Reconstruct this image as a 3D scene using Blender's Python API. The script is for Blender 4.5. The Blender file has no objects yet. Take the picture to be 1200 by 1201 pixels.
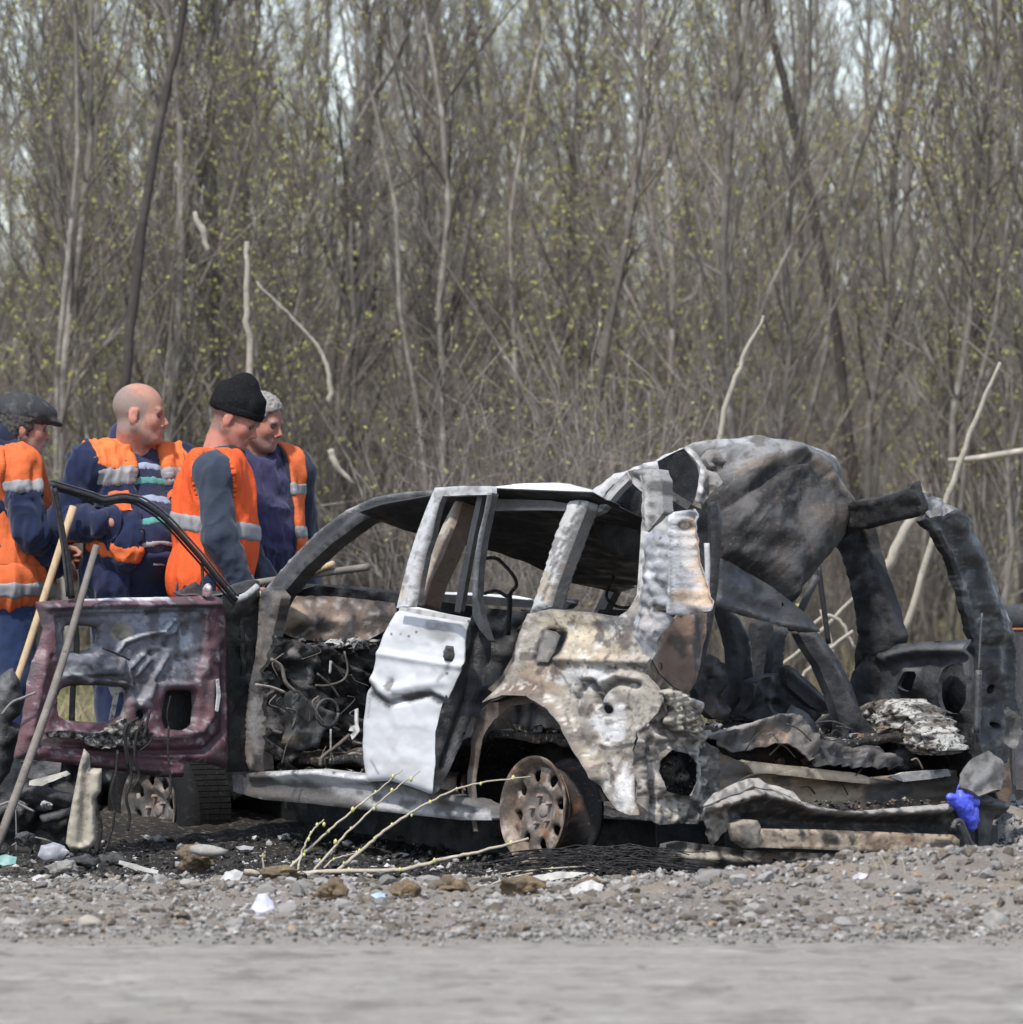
import bpy, math, random
import numpy as np
from mathutils import Vector, Matrix
from mathutils.geometry import delaunay_2d_cdt

# ------------------------------------------------------------------ camera, world, sun, exposure
SC = bpy.context.scene
COL = SC.collection
FPX, HOR, CAMZ = 9000.0, 623.0, 1.3            # focal length in photo pixels, horizon row, camera height
CAM = np.array([0.0, 0.0, CAMZ])
cd = bpy.data.cameras.new('camera')
cam = bpy.data.objects.new('camera', cd); COL.objects.link(cam)
cam.location = (0, 0, CAMZ); cam.rotation_euler = (math.radians(90), 0, 0)
cd.sensor_fit = 'HORIZONTAL'; cd.sensor_width = 36.0
cd.lens = FPX / 1200 * 36.0
cd.shift_y = (HOR - 600.5) / 1200.0
cd.clip_start = 1.0; cd.clip_end = 6000
cd.dof.use_dof = True; cd.dof.focus_distance = 30.7; cd.dof.aperture_fstop = 5.6
SC.camera = cam

SUN_EL, SUN_AZ = 57.0, 207.0                   # azimuth clockwise from +Y: behind the camera, slightly left
w = bpy.data.worlds.new('World'); SC.world = w; w.use_nodes = True
nt = w.node_tree
for n in list(nt.nodes): nt.nodes.remove(n)
out = nt.nodes.new('ShaderNodeOutputWorld'); bg = nt.nodes.new('ShaderNodeBackground')
sky = nt.nodes.new('ShaderNodeTexSky'); sky.sky_type = 'NISHITA'; sky.sun_disc = False
sky.sun_elevation = math.radians(SUN_EL); sky.sun_rotation = math.radians(SUN_AZ)
sky.dust_density = 1.0; sky.ozone_density = 4.5; sky.air_density = 1.0; sky.altitude = 100
bg.inputs['Strength'].default_value = 0.15
hs = nt.nodes.new('ShaderNodeHueSaturation'); hs.inputs['Saturation'].default_value = .60   # thin white overcast veil
nt.links.new(sky.outputs[0], hs.inputs['Color']); nt.links.new(hs.outputs[0], bg.inputs['Color']); nt.links.new(bg.outputs[0], out.inputs['Surface'])
sl = bpy.data.lights.new('sun', 'SUN'); sl.energy = 2.9; sl.angle = math.radians(3.0); sl.color = (1.0, 0.965, 0.915)
sun = bpy.data.objects.new('sun', sl); COL.objects.link(sun)
_a, _e = math.radians(SUN_AZ), math.radians(SUN_EL)
SUND = Vector((math.sin(_a) * math.cos(_e), math.cos(_a) * math.cos(_e), math.sin(_e)))
sun.rotation_euler = SUND.to_track_quat('Z', 'Y').to_euler()
sun.location = (-8, 10, 14)
SC.view_settings.view_transform = 'Standard'; SC.view_settings.look = 'None'
SC.view_settings.gamma = 1.0; SC.view_settings.exposure = 0.92
SC.view_settings.use_curve_mapping = False
SC.render.engine = 'CYCLES'
SC.cycles.max_bounces = 6; SC.cycles.diffuse_bounces = 3; SC.cycles.use_denoising = True

rng = np.random.default_rng(7)
random.seed(7)

# ------------------------------------------------------------------ noise (numpy)
def _h(ix, iy, iz, seed):
    n = (ix.astype(np.int64) * 374761393 + iy.astype(np.int64) * 668265263 + iz.astype(np.int64) * 2147483647 + seed * 1274126177) & 0xffffffff
    n = ((n ^ (n >> 13)) * 1274126177) & 0xffffffff
    n = ((n ^ (n >> 16)) * 2246822519) & 0xffffffff
    return ((n ^ (n >> 15)) & 0xffffff).astype(np.float64) / 0xffffff
def vnoise(P, scale=1.0, seed=0):
    P = np.asarray(P, float)
    if P.shape[-1] == 2: P = np.concatenate([P, np.zeros(P.shape[:-1] + (1,))], -1)
    Q = P * scale; I = np.floor(Q); F = Q - I; I = I.astype(np.int64); F = F * F * (3 - 2 * F)
    r = 0.0
    for dx in (0, 1):
        for dy in (0, 1):
            for dz in (0, 1):
                wgt = (F[..., 0] if dx else 1 - F[..., 0]) * (F[..., 1] if dy else 1 - F[..., 1]) * (F[..., 2] if dz else 1 - F[..., 2])
                r = r + wgt * _h(I[..., 0] + dx, I[..., 1] + dy, I[..., 2] + dz, seed)
    return r * 2 - 1
def fbm(P, scale=1.0, seed=0, oct=4, gain=.5):
    r = 0.0; a = 1.0; t = 0.0
    for o in range(oct):
        r = r + a * vnoise(P, scale * 2.03 ** o, seed + o * 17); t += a; a *= gain
    return r / t
def sstep(a, b, x):
    t = np.clip((x - a) / (b - a), 0, 1); return t * t * (3 - 2 * t)

# ------------------------------------------------------------------ materials
def NL(m): return m.node_tree.nodes, m.node_tree.links
def M(name, base=None, layers=(), rough=.8, spec=.25, bump=None, vary=0.0, metallic=0.0, rlayer=None, sheen=0):
    """base None -> the mesh's own colour attribute; layers = (colour, scale, lo, hi, amount[, detail])"""
    m = bpy.data.materials.new(name); m.use_nodes = True
    N, L = NL(m); b = N['Principled BSDF']
    b.inputs['Roughness'].default_value = rough; b.inputs['Specular IOR Level'].default_value = spec
    b.inputs['Metallic'].default_value = metallic
    if sheen: b.inputs['Sheen Weight'].default_value = sheen
    tc = N.new('ShaderNodeTexCoord')
    if base is None:
        a = N.new('ShaderNodeAttribute'); a.attribute_name = 'Col'; cur = a.outputs['Color']
    else:
        a = N.new('ShaderNodeRGB'); a.outputs[0].default_value = (*base, 1); cur = a.outputs[0]
    for ly in layers:
        c, s, lo, hi, amt = ly[:5]; det = ly[5] if len(ly) > 5 else 5.0
        nz = N.new('ShaderNodeTexNoise'); nz.inputs['Scale'].default_value = s; nz.inputs['Detail'].default_value = det
        nz.inputs['Roughness'].default_value = .62
        if len(ly) > 6:
            mp = N.new('ShaderNodeMapping'); mp.inputs['Scale'].default_value = ly[6]
            L.new(tc.outputs['Object'], mp.inputs[0]); L.new(mp.outputs[0], nz.inputs['Vector'])
        else: L.new(tc.outputs['Object'], nz.inputs['Vector'])
        mr = N.new('ShaderNodeMapRange'); mr.inputs['From Min'].default_value = lo; mr.inputs['From Max'].default_value = hi
        mr.inputs['To Max'].default_value = amt
        L.new(nz.outputs['Fac'], mr.inputs['Value'])
        mx = N.new('ShaderNodeMix'); mx.data_type = 'RGBA'
        L.new(mr.outputs['Result'], mx.inputs['Factor']); L.new(cur, mx.inputs['A']); mx.inputs['B'].default_value = (*c, 1)
        cur = mx.outputs['Result']
    if vary:
        oi = N.new('ShaderNodeObjectInfo'); hv = N.new('ShaderNodeHueSaturation')
        mr = N.new('ShaderNodeMapRange'); mr.inputs['To Min'].default_value = 1 - vary; mr.inputs['To Max'].default_value = 1 + vary
        L.new(oi.outputs['Random'], mr.inputs['Value']); L.new(mr.outputs['Result'], hv.inputs['Value'])
        L.new(cur, hv.inputs['Color']); cur = hv.outputs['Color']
    L.new(cur, b.inputs['Base Color'])
    if rlayer:
        s, lo, hi = rlayer
        nz = N.new('ShaderNodeTexNoise'); nz.inputs['Scale'].default_value = s; nz.inputs['Detail'].default_value = 4
        L.new(tc.outputs['Object'], nz.inputs['Vector'])
        mr = N.new('ShaderNodeMapRange'); mr.inputs['From Min'].default_value = .35; mr.inputs['From Max'].default_value = .65
        mr.inputs['To Min'].default_value = lo; mr.inputs['To Max'].default_value = hi
        L.new(nz.outputs['Fac'], mr.inputs['Value']); L.new(mr.outputs['Result'], b.inputs['Roughness'])
    if bump:
        prev = None
        for s, st, ds in (bump if isinstance(bump[0], tuple) else (bump,)):
            nz = N.new('ShaderNodeTexNoise'); nz.inputs['Scale'].default_value = s; nz.inputs['Detail'].default_value = 6
            nz.inputs['Roughness'].default_value = .65
            L.new(tc.outputs['Object'], nz.inputs['Vector'])
            bp = N.new('ShaderNodeBump'); bp.inputs['Strength'].default_value = st; bp.inputs['Distance'].default_value = ds
            L.new(nz.outputs['Fac'], bp.inputs['Height'])
            if prev: L.new(prev, bp.inputs['Normal'])
            prev = bp.outputs['Normal']
        L.new(prev, b.inputs['Normal'])
    return m

# ------------------------------------------------------------------ objects
ROOTLOC = {}
def rootloc(o):
    while o.parent: o = o.parent
    return np.array(ROOTLOC.get(o.name, (0, 0, 0)), float)
def tag(o, label=None, cat=None, group=None, kind=None):
    if label: o['label'] = label
    if cat: o['category'] = cat
    if group: o['group'] = group
    if kind: o['kind'] = kind
    return o
def thing(name, label, cat, loc, group=None):
    o = bpy.data.objects.new(name, None); COL.objects.link(o); o.empty_display_size = .1
    o.location = loc; ROOTLOC[o.name] = tuple(loc)
    return tag(o, label, cat, group)
def mesh_of(name, V, F, col=None, smooth=True, mat=None):
    """F: list of int arrays (k,3) / (k,4) or ragged lists"""
    me = bpy.data.meshes.new(name)
    V = np.asarray(V, np.float32)
    if isinstance(F, np.ndarray): F = [F]
    FA = [np.asarray(f, np.int32) for f in F if len(f)]
    loops = np.concatenate([f.ravel() for f in FA]); sizes = np.concatenate([np.full(len(f), f.shape[1], np.int32) for f in FA])
    me.vertices.add(len(V)); me.vertices.foreach_set('co', V.ravel())
    me.loops.add(len(loops)); me.loops.foreach_set('vertex_index', loops)
    st = np.concatenate([[0], np.cumsum(sizes)[:-1]]).astype(np.int32)
    me.polygons.add(len(sizes)); me.polygons.foreach_set('loop_start', st); me.polygons.foreach_set('loop_total', sizes)
    me.polygons.foreach_set('use_smooth', np.full(len(sizes), bool(smooth)))
    if col is not None:
        ca = me.color_attributes.new('Col', 'FLOAT_COLOR', 'POINT')
        c4 = np.ones((len(V), 4), np.float32); c4[:, :3] = np.broadcast_to(np.asarray(col, np.float32), (len(V), 3))
        ca.data.foreach_set('color', c4.ravel())
    if mat: me.materials.append(mat)
    me.update(calc_edges=True); me.validate()
    return me
def mk(name, V, F, mat, parent=None, col=None, smooth=True, loc=None):
    V = np.asarray(V, float)
    off = rootloc(parent) if parent else (np.array(loc, float) if loc is not None else np.zeros(3))
    me = mesh_of(name, V - off, F, col, smooth, mat)
    o = bpy.data.objects.new(name, me); COL.objects.link(o)
    if parent: o.parent = parent
    elif loc is not None: o.location = loc; ROOTLOC[o.name] = tuple(loc)
    return o
def bake(V):                                   # join lists of (V, F) pieces
    vs, f3, f4, n = [], [], [], 0
    for v, fs in V:
        v = np.asarray(v, float); vs.append(v)
        for f in (fs if isinstance(fs, (list, tuple)) else [fs]):
            f = np.asarray(f)
            if len(f) == 0: continue
            (f3 if f.shape[1] == 3 else f4).append(f + n)
        n += len(v)
    F = []
    if f3: F.append(np.concatenate(f3))
    if f4: F.append(np.concatenate(f4))
    return np.concatenate(vs), F

# ------------------------------------------------------------------ where things stand: car axes and pixel rays
AN = math.radians(53.0)
CF = np.array([-math.cos(AN), math.sin(AN), 0.0])   # car's forward
CR = np.array([math.sin(AN), math.cos(AN), 0.0])    # car's right
CO = np.array([0.093, 30.0, 0.0])                   # ground under the rear left wheel face
UP = np.array([0.0, 0.0, 1.0])
def W(u, v, z): return CO + u * CF + v * CR + z * UP
def S(v, lean=0.0):                                 # plane parallel to the car's side
    l = math.radians(lean); return (W(0, v, .95), -CR * math.cos(l) + UP * math.sin(l))
def R(u, lean=0.0, yaw=0.0):                        # plane across the car, facing rearwards
    l = math.radians(lean); y = math.radians(yaw)
    n = -CF * math.cos(y) - CR * math.sin(y)
    return (W(u, .8, .7), n * math.cos(l) + UP * math.sin(l))
def T(z): return (np.array([0, 30, z]), UP)
def Y(d): return (np.array([0, d, 0.0]), np.array([0, -1.0, 0]))
def unproj(xy, surf):
    xy = np.asarray(xy, float); p0, n = surf
    d = np.stack([(xy[..., 0] - 600) / FPX, np.ones(xy.shape[:-1]), -(xy[..., 1] - HOR) / FPX], -1)
    t = ((p0 - CAM) @ n) / (d @ n)
    return CAM + d * t[..., None]
def PX(x, y, surf): return unproj(np.array([x, y], float), surf)
def zat(y, d): return CAMZ - (y - HOR) / FPX * d
def xat(x, d): return (x - 600) / FPX * d

# ------------------------------------------------------------------ sheet metal traced in its own plane
def seg_dist(P, A, B):
    AB = B - A; L2 = (AB * AB).sum(-1) + 1e-12
    best = np.full(len(P), 1e9)
    for a, ab, l2 in zip(A, AB, L2):
        t = np.clip(((P - a) @ ab) / l2, 0, 1); d = P - a - t[:, None] * ab
        best = np.minimum(best, np.hypot(d[:, 0], d[:, 1]))
    return best
def ldist(P, poly, closed=False):
    p = np.asarray(poly, float)
    return seg_dist(P, p, np.roll(p, -1, 0)) if closed else seg_dist(P, p[:-1], p[1:])
def inside(P, poly):
    p = np.asarray(poly, float); q = np.roll(p, -1, 0); r = np.zeros(len(P), bool)
    for (x0, y0), (x1, y1) in zip(p, q):
        if y0 == y1: continue
        c = (y0 > P[:, 1]) != (y1 > P[:, 1])
        r ^= c & (P[:, 0] < (x1 - x0) * (P[:, 1] - y0) / (y1 - y0) + x0)
    return r
def resample(poly, step, rag, seed, closed=True, smooth=0):
    p = np.asarray(poly, float)
    for _ in range(smooth):                                  # Chaikin corner cutting
        q = np.roll(p, -1, 0); p = np.stack([.75 * p + .25 * q, .25 * p + .75 * q], 1).reshape(-1, 2)
    out = []
    for a, b in zip(p, np.roll(p, -1, 0)):
        n = max(1, int(round(np.hypot(*(b - a)) / step)))
        for k in range(n): out.append(a + (b - a) * k / n)
    out = np.array(out)
    if rag:
        out[:, 0] += rag * fbm(out, .16, seed, 3); out[:, 1] += rag * fbm(out, .16, seed + 50, 3)
    return out
def cdt(outline, holes, step, seed=0, rag=0, smooth=0, hsmooth=2):
    ol = resample(outline, step, rag, seed, smooth=smooth); hs = [resample(h, step, rag * .3, seed + 5, smooth=hsmooth) for h in holes]
    lo, hi = ol.min(0), ol.max(0)
    gx = np.arange(lo[0], hi[0] + step, step); gy = np.arange(lo[1], hi[1] + step, step * .87)
    G = np.array([(x + (step * .5 if j % 2 else 0), y) for j, y in enumerate(gy) for x in gx])
    G += np.random.default_rng(seed).uniform(-.12, .12, G.shape) * step
    keep = inside(G, ol) & (ldist(G, ol, True) > step * .45)
    for h in hs: keep &= ~inside(G, h) & (ldist(G, h, True) > step * .45)
    G = G[keep]
    pts = [Vector(p) for p in ol]; edges = [(i, (i + 1) % len(ol)) for i in range(len(ol))]
    for h in hs:
        n0 = len(pts); pts += [Vector(p) for p in h]; edges += [(n0 + i, n0 + (i + 1) % len(h)) for i in range(len(h))]
    pts += [Vector(p) for p in G]
    v, e, f, *_ = delaunay_2d_cdt(pts, edges, [], 0, 1e-4)
    P = np.array([(p.x, p.y) for p in v]); F = np.array([t for t in f if len(t) == 3], int)
    c = P[F].mean(1); ok = inside(c, ol)
    for h in hs: ok &= ~inside(c, h)
    F = F[ok]
    d = ldist(P, ol, True); dh = np.full(len(P), 1e9)
    for h in hs: dh = np.minimum(dh, ldist(P, h, True))
    return P, F, d, dh
def field(P, ops, d, dh, seed=0):
    """sum of relief ops, metres"""
    r = np.zeros(len(P))
    for op in ops:
        k = op[0]
        if k == 'b':                                   # soft bump
            _, cx, cy, rx, ry, a = op; r += a * np.exp(-(((P[:, 0] - cx) / rx) ** 2 + ((P[:, 1] - cy) / ry) ** 2))
        elif k == 'l':                                 # ridge or groove along a line
            _, pl, wd, a = op; r += a * np.exp(-(ldist(P, pl) / wd) ** 2)
        elif k == 'n': _, s, a = op; r += a * fbm(P, s, seed + int(s * 1000), 3)
        elif k == 'f':                                 # folded sheet: straight sharp creases
            _, lam, a = op; gr = np.random.default_rng(seed + int(lam * 10))
            for q in range(4):
                th = gr.uniform(0, math.pi); L = lam * gr.uniform(.6, 1.7); t = (P[:, 0] * math.cos(th) + P[:, 1] * math.sin(th)) / L + gr.uniform(0, 9) + .35 * fbm(P, .5 / lam, seed + q, 2)
                r += a * (np.abs(t - np.floor(t) - .5) * 4 - 1) * gr.uniform(.3, .7) * sstep(-.25, .25, fbm(P, .45 / lam, seed + 31 * q, 2))
        elif k == 'r': _, s, a = op; r += a * (1 - 3 * np.abs(fbm(P, s, seed + 77 + int(s * 1000), 3)))   # sharp crumple ridges
        elif k == 'p':                                 # plateau inside a polygon
            _, pl, wd, a = op; q = np.array(pl, float); sd = ldist(P, q, True) * np.where(inside(P, q), 1, -1); r += a * sstep(-wd, wd, sd)
        elif k == 'e': _, wd, a = op; r += a * np.exp(-(d / wd))
        elif k == 'h': _, wd, a = op; r += a * np.exp(-(dh / wd))
        elif k == 'puff': _, wd, a = op; t = np.clip(d / wd, 0, 1); r += a * np.sqrt(1 - (1 - t) ** 2)
        elif k == 'g': _, x0, y0, gx, gy = op; r += (P[:, 0] - x0) * gx + (P[:, 1] - y0) * gy   # tilt
    return r
def painted(P, base, ops, d, dh, seed=0):
    C = np.tile(np.array(base, float), (len(P), 1))
    nz = fbm(P, .11, seed + 3, 4) ; nz2 = fbm(P, .03, seed + 9, 3)
    for op in ops:
        k = op[0]
        if k == 'b':
            _, cx, cy, rx, ry, c, a = op
            q = np.sqrt(((P[:, 0] - cx) / rx) ** 2 + ((P[:, 1] - cy) / ry) ** 2) + nz * .45 + nz2 * .15
            m = a * (1 - sstep(.65, 1.15, q))
        elif k == 'l': _, pl, wd, c, a = op; m = a * (1 - sstep(.4, 1.2, ldist(P, pl) / wd + nz * .4))
        elif k == 'n': _, s, lo, hi, c, a = op; lo, hi = lo + .3 * (hi - lo), hi - .28 * (hi - lo); m = a * sstep(lo, hi, fbm(P, s, seed + int(s * 999), 4))
        elif k == 'e': _, wd, c, a = op; m = a * (1 - sstep(.3, 1.2, d / wd + nz * .5))
        elif k == 'h': _, wd, c, a = op; m = a * (1 - sstep(.3, 1.2, dh / wd + nz * .5))
        elif k == 'p': _, pl, wd, c, a = op; q = np.array(pl, float); sd = ldist(P, q, True) * np.where(inside(P, q), 1, -1); m = a * sstep(-wd, wd, sd + nz * wd * .8)
        C += (np.array(c) - C) * m[:, None]
    return C
def boundary(F):
    e = np.concatenate([F[:, [0, 1]], F[:, [1, 2]], F[:, [2, 0]]]); k = np.sort(e, 1)
    key = k[:, 0].astype(np.int64) * 10 ** 7 + k[:, 1]
    u, idx, cnt = np.unique(key, return_index=True, return_counts=True)
    return e[idx[cnt == 1]]
def panel(name, outline, surf, mat, parent, holes=(), th=.004, step=5, relief=(), base=(.1, .1, .1), paint=(), rag=0, smooth=0, back=None, seed=None, hsmooth=1):
    seed = seed if seed is not None else (sum(ord(c) for c in name) + int(outline[0][0] * 7 + outline[0][1])) % 9999
    P, F, d, dh = cdt(outline, holes, step, seed, rag, smooth, hsmooth)
    p0, n = surf; n = np.asarray(n, float); n = n / np.linalg.norm(n)
    if n @ (CAM - p0) < 0: n = -n
    A = unproj(P, (p0, n))
    r = field(P, relief, d, dh, seed)
    puffs = [op for op in relief if op[0] == 'puff']
    front = A + r[:, None] * n
    rb = field(P, puffs, d, dh, seed) if puffs else 0 * r
    backv = A + (r - 2 * rb)[:, None] * n - th * n if puffs else front - th * n
    C = painted(P, base, paint, d, dh, seed)
    # winding: make front face the camera side
    a, b, c = front[F[0]]; 
    nn = np.cross(front[F[:, 1]] - front[F[:, 0]], front[F[:, 2]] - front[F[:, 0]]) @ n
    F = np.where((nn < 0)[:, None], F[:, ::-1], F)
    B = boundary(F); N0 = len(front)
    bi, inv = np.unique(B.ravel(), return_inverse=True); be = inv.reshape(-1, 2); nb = len(bi)
    V = np.concatenate([front, backv, front[bi], backv[bi]])
    wall = np.stack([2 * N0 + be[:, 0], 2 * N0 + nb + be[:, 0], 2 * N0 + nb + be[:, 1], 2 * N0 + be[:, 1]], 1)
    cb = C if back is None else np.tile(np.array(back, float), (N0, 1))
    CC = np.concatenate([C, cb, C[bi], cb[bi]])
    return mk(name, V, [F, F[:, ::-1] + N0, wall], mat, parent, CC)

# ------------------------------------------------------------------ tubes and boxes
def tube(pts, r, n=8, cap=True, flat=1.0):
    p = np.asarray(pts, float); m = len(p); r = np.broadcast_to(np.asarray(r, float), (m,))
    t = np.gradient(p, axis=0); t /= np.linalg.norm(t, axis=1)[:, None] + 1e-12
    ref = np.array([0, 0, 1.0]) if abs(t[0, 2]) < .9 else np.array([1.0, 0, 0])
    a = np.cross(t[0], ref); a /= np.linalg.norm(a); fr = []
    for k in range(m):
        a = a - (a @ t[k]) * t[k]; a /= np.linalg.norm(a) + 1e-12; fr.append((a, np.cross(t[k], a)))
    th = np.linspace(0, 2 * math.pi, n, endpoint=False)
    V = np.concatenate([p[k] + r[k] * (np.cos(th)[:, None] * fr[k][0] + flat * np.sin(th)[:, None] * fr[k][1]) for k in range(m)])
    i = np.arange(n); j = (i + 1) % n
    F = np.concatenate([np.stack([k * n + i, k * n + j, (k + 1) * n + j, (k + 1) * n + i], 1) for k in range(m - 1)])
    Fs = [F]
    if cap:
        V = np.concatenate([V, p[:1], p[-1:]]); c0, c1 = m * n, m * n + 1
        Fs.append(np.concatenate([np.stack([np.full(n, c0), j, i], 1), np.stack([np.full(n, c1), (m - 1) * n + i, (m - 1) * n + j], 1)]))
    return V, Fs
def spline(pts, n=6):
    p = np.asarray(pts, float)
    if len(p) < 3: return np.array([p[0] + (p[-1] - p[0]) * k / n for k in range(n + 1)])
    q = np.concatenate([[2 * p[0] - p[1]], p, [2 * p[-1] - p[-2]]]); out = []
    for i in range(1, len(q) - 2):
        for k in range(n):
            t = k / n; a, b, c, d = q[i - 1], q[i], q[i + 1], q[i + 2]
            out.append(.5 * (2 * b + (c - a) * t + (2 * a - 5 * b + 4 * c - d) * t * t + (3 * b - a - 3 * c + d) * t ** 3))
    out.append(p[-1]); return np.array(out)
def pxline(pts, surf): return np.array([PX(x, y, surf) for x, y in pts])
def pipe(name, pts, r, mat, parent=None, n=8, col=None, sp=5, flat=1.0, **k):
    q = spline(pts, sp) if sp else np.asarray(pts, float)
    if not np.isscalar(r): r = np.interp(np.linspace(0, 1, len(q)), np.linspace(0, 1, len(r)), r)
    V, F = tube(q, r, n, True, flat)
    return mk(name, V, F, mat, parent, col, **k)
def boxVF(c, ax, ay, az):
    c = np.asarray(c, float); s = [(-1, -1, -1), (1, -1, -1), (1, 1, -1), (-1, 1, -1), (-1, -1, 1), (1, -1, 1), (1, 1, 1), (-1, 1, 1)]
    V = np.array([c + a * np.asarray(ax) + b * np.asarray(ay) + d * np.asarray(az) for a, b, d in s])
    return V, np.array([(0, 3, 2, 1), (4, 5, 6, 7), (0, 1, 5, 4), (1, 2, 6, 5), (2, 3, 7, 6), (3, 0, 4, 7)])
ICO = None
def ico(sub=1):
    import bmesh
    bm = bmesh.new(); bmesh.ops.create_icosphere(bm, subdivisions=sub, radius=1)
    V = np.array([v.co[:] for v in bm.verts]); F = np.array([[v.index for v in f.verts] for f in bm.faces]); bm.free()
    return V, F
def rockVF(seed, sub=2, rough=.35, flat=.7):
    V, F = ico(sub); g = np.random.default_rng(seed)
    r = 1 + rough * fbm(V + seed * 3.1, 1.1, seed, 3)
    V = V * r[:, None]
    for _ in range(5):                                    # chipped facets
        n = g.normal(size=3); n /= np.linalg.norm(n); h = g.uniform(.55, .85); s = V @ n
        V = V - np.maximum(s - h, 0)[:, None] * n
    V *= np.array([g.uniform(.8, 1.25), g.uniform(.7, 1.0), flat * g.uniform(.7, 1.1)])
    return V, F
# ================================================================== ground, road, hill
def ground_z(x, y, fine=True):
    x = np.asarray(x, float); y = np.asarray(y, float)
    P = np.stack([x, y], -1)
    z = .17 * sstep(31.0, 33.2, y) * sstep(1.6, -1.2, x) + .10 * sstep(31.5, 34, y) * sstep(-1.2, 1.6, x)
    z = z + .30 * sstep(34, 48, y) + .012 * np.maximum(y - 44, 0) + .00006 * np.maximum(y - 80, 0) ** 1.5
    mound = np.clip(.035 + .088 * (x - .1), 0, .30) * sstep(-.35, .5, x)
    z = z + mound * np.exp(-((y - 26.9 - .12 * np.sin(x * 2.1)) / .95) ** 2)
    amp = sstep(24.1, 25.2, y) * (1 - .6 * sstep(60, 90, y)) * (1 - .75 * sstep(27.6, 28.8, y) * sstep(33, 31.5, y))
    z = z - .026 * sstep(27.4, 28.6, y) * sstep(32, 31, y)
    z = z + amp * (.028 * fbm(P, .9, 3, 3) + .020 * fbm(P, 3.2, 11, 3))
    if fine:
        near = sstep(24.2, 25.0, y) * sstep(40, 33, y)
        z = z + near * (.014 * np.abs(fbm(P, 10, 21, 3)) * 2 + .010 * fbm(P, 26, 31, 3))
    z = z - .05 * sstep(24.6, 24.0, y)                        # under the road sheet
    return z
def axis(parts):
    out = []
    for a, b, s in parts: out.append(np.arange(a, b, s))
    return np.concatenate(out + [[parts[-1][1]]])
gx = axis([(-3000, -200, 400), (-200, -20, 20), (-20, -4, 1.0), (-4, -2.5, .1), (-2.5, 2.5, .014), (2.5, 4, .1), (4, 20, 1.0), (20, 200, 20), (200, 3000, 400)])
gy = axis([(-60, 10, 10), (10, 22, 1), (22, 24, .1), (24, 30.5, .026), (30.5, 34, .07), (34, 60, .6), (60, 120, 4), (120, 400, 40), (400, 4000, 400)])
XX, YY = np.meshgrid(gx, gy); ZZ = ground_z(XX, YY)
far = sstep(90, 160, YY); ZZ = ZZ * (1 - far) + far * 1.2
nx, ny = len(gx), len(gy)
idx = np.arange(nx * ny).reshape(ny, nx)
GF = np.stack([idx[:-1, :-1], idx[:-1, 1:], idx[1:, 1:], idx[1:, :-1]], -1).reshape(-1, 4)
GV = np.stack([XX, YY, ZZ], -1).reshape(-1, 3)
PG = GV[:, :2]
soil = np.array([.208, .187, .163]); gc = np.tile(soil, (len(GV), 1))
def gmix(m, c):
    global gc
    gc = gc + (np.array(c) - gc) * m[:, None]
gmix(sstep(-.1, .5, fbm(PG, 1.7, 5, 4)) * .55, (.125, .108, .09))
gmix(sstep(.12, .5, fbm(PG, 2.6, 15, 4)) * .45, (.22, .165, .11))
yy = PG[:, 1]; xx = PG[:, 0]
gmix(sstep(26.0, 24.3, PG[:, 1] + .8 * fbm(PG, 2.2, 71, 3)) * .8, (.245, .228, .204))
burn = sstep(.9, .35, np.hypot((xx + .45) / 2.3, (yy - 31.1) / 2.3) * .55 + .12 * fbm(PG, 2, 8, 3))
gmix(burn * .93, (.012, .011, .010))
char = sstep(.55, .2, np.hypot((xx - .25) / .55, (yy - 29.3) / .8) * .5 + .12 * fbm(PG, 4, 18, 3)); gmix(char * .85, (.016, .015, .014))
gmix(sstep(33, 37, yy) * .8, (.150, .125, .085))
gmix(sstep(33, 37, yy) * sstep(-.1, .35, fbm(PG, .8, 44, 4)) * .6, (.13, .14, .055))
m_ground = M('soil', None, [((.27, .255, .235), 38, .55, .72, .75), ((.055, .05, .045), 52, .58, .72, .7), ((.24, .17, .10), 21, .62, .75, .5)], rough=.95, spec=.12, bump=[(60, .8, .02), (190, .6, .006)])
go = mk('ground', GV, [GF], m_ground, None, gc); tag(go, kind='structure')

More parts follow.
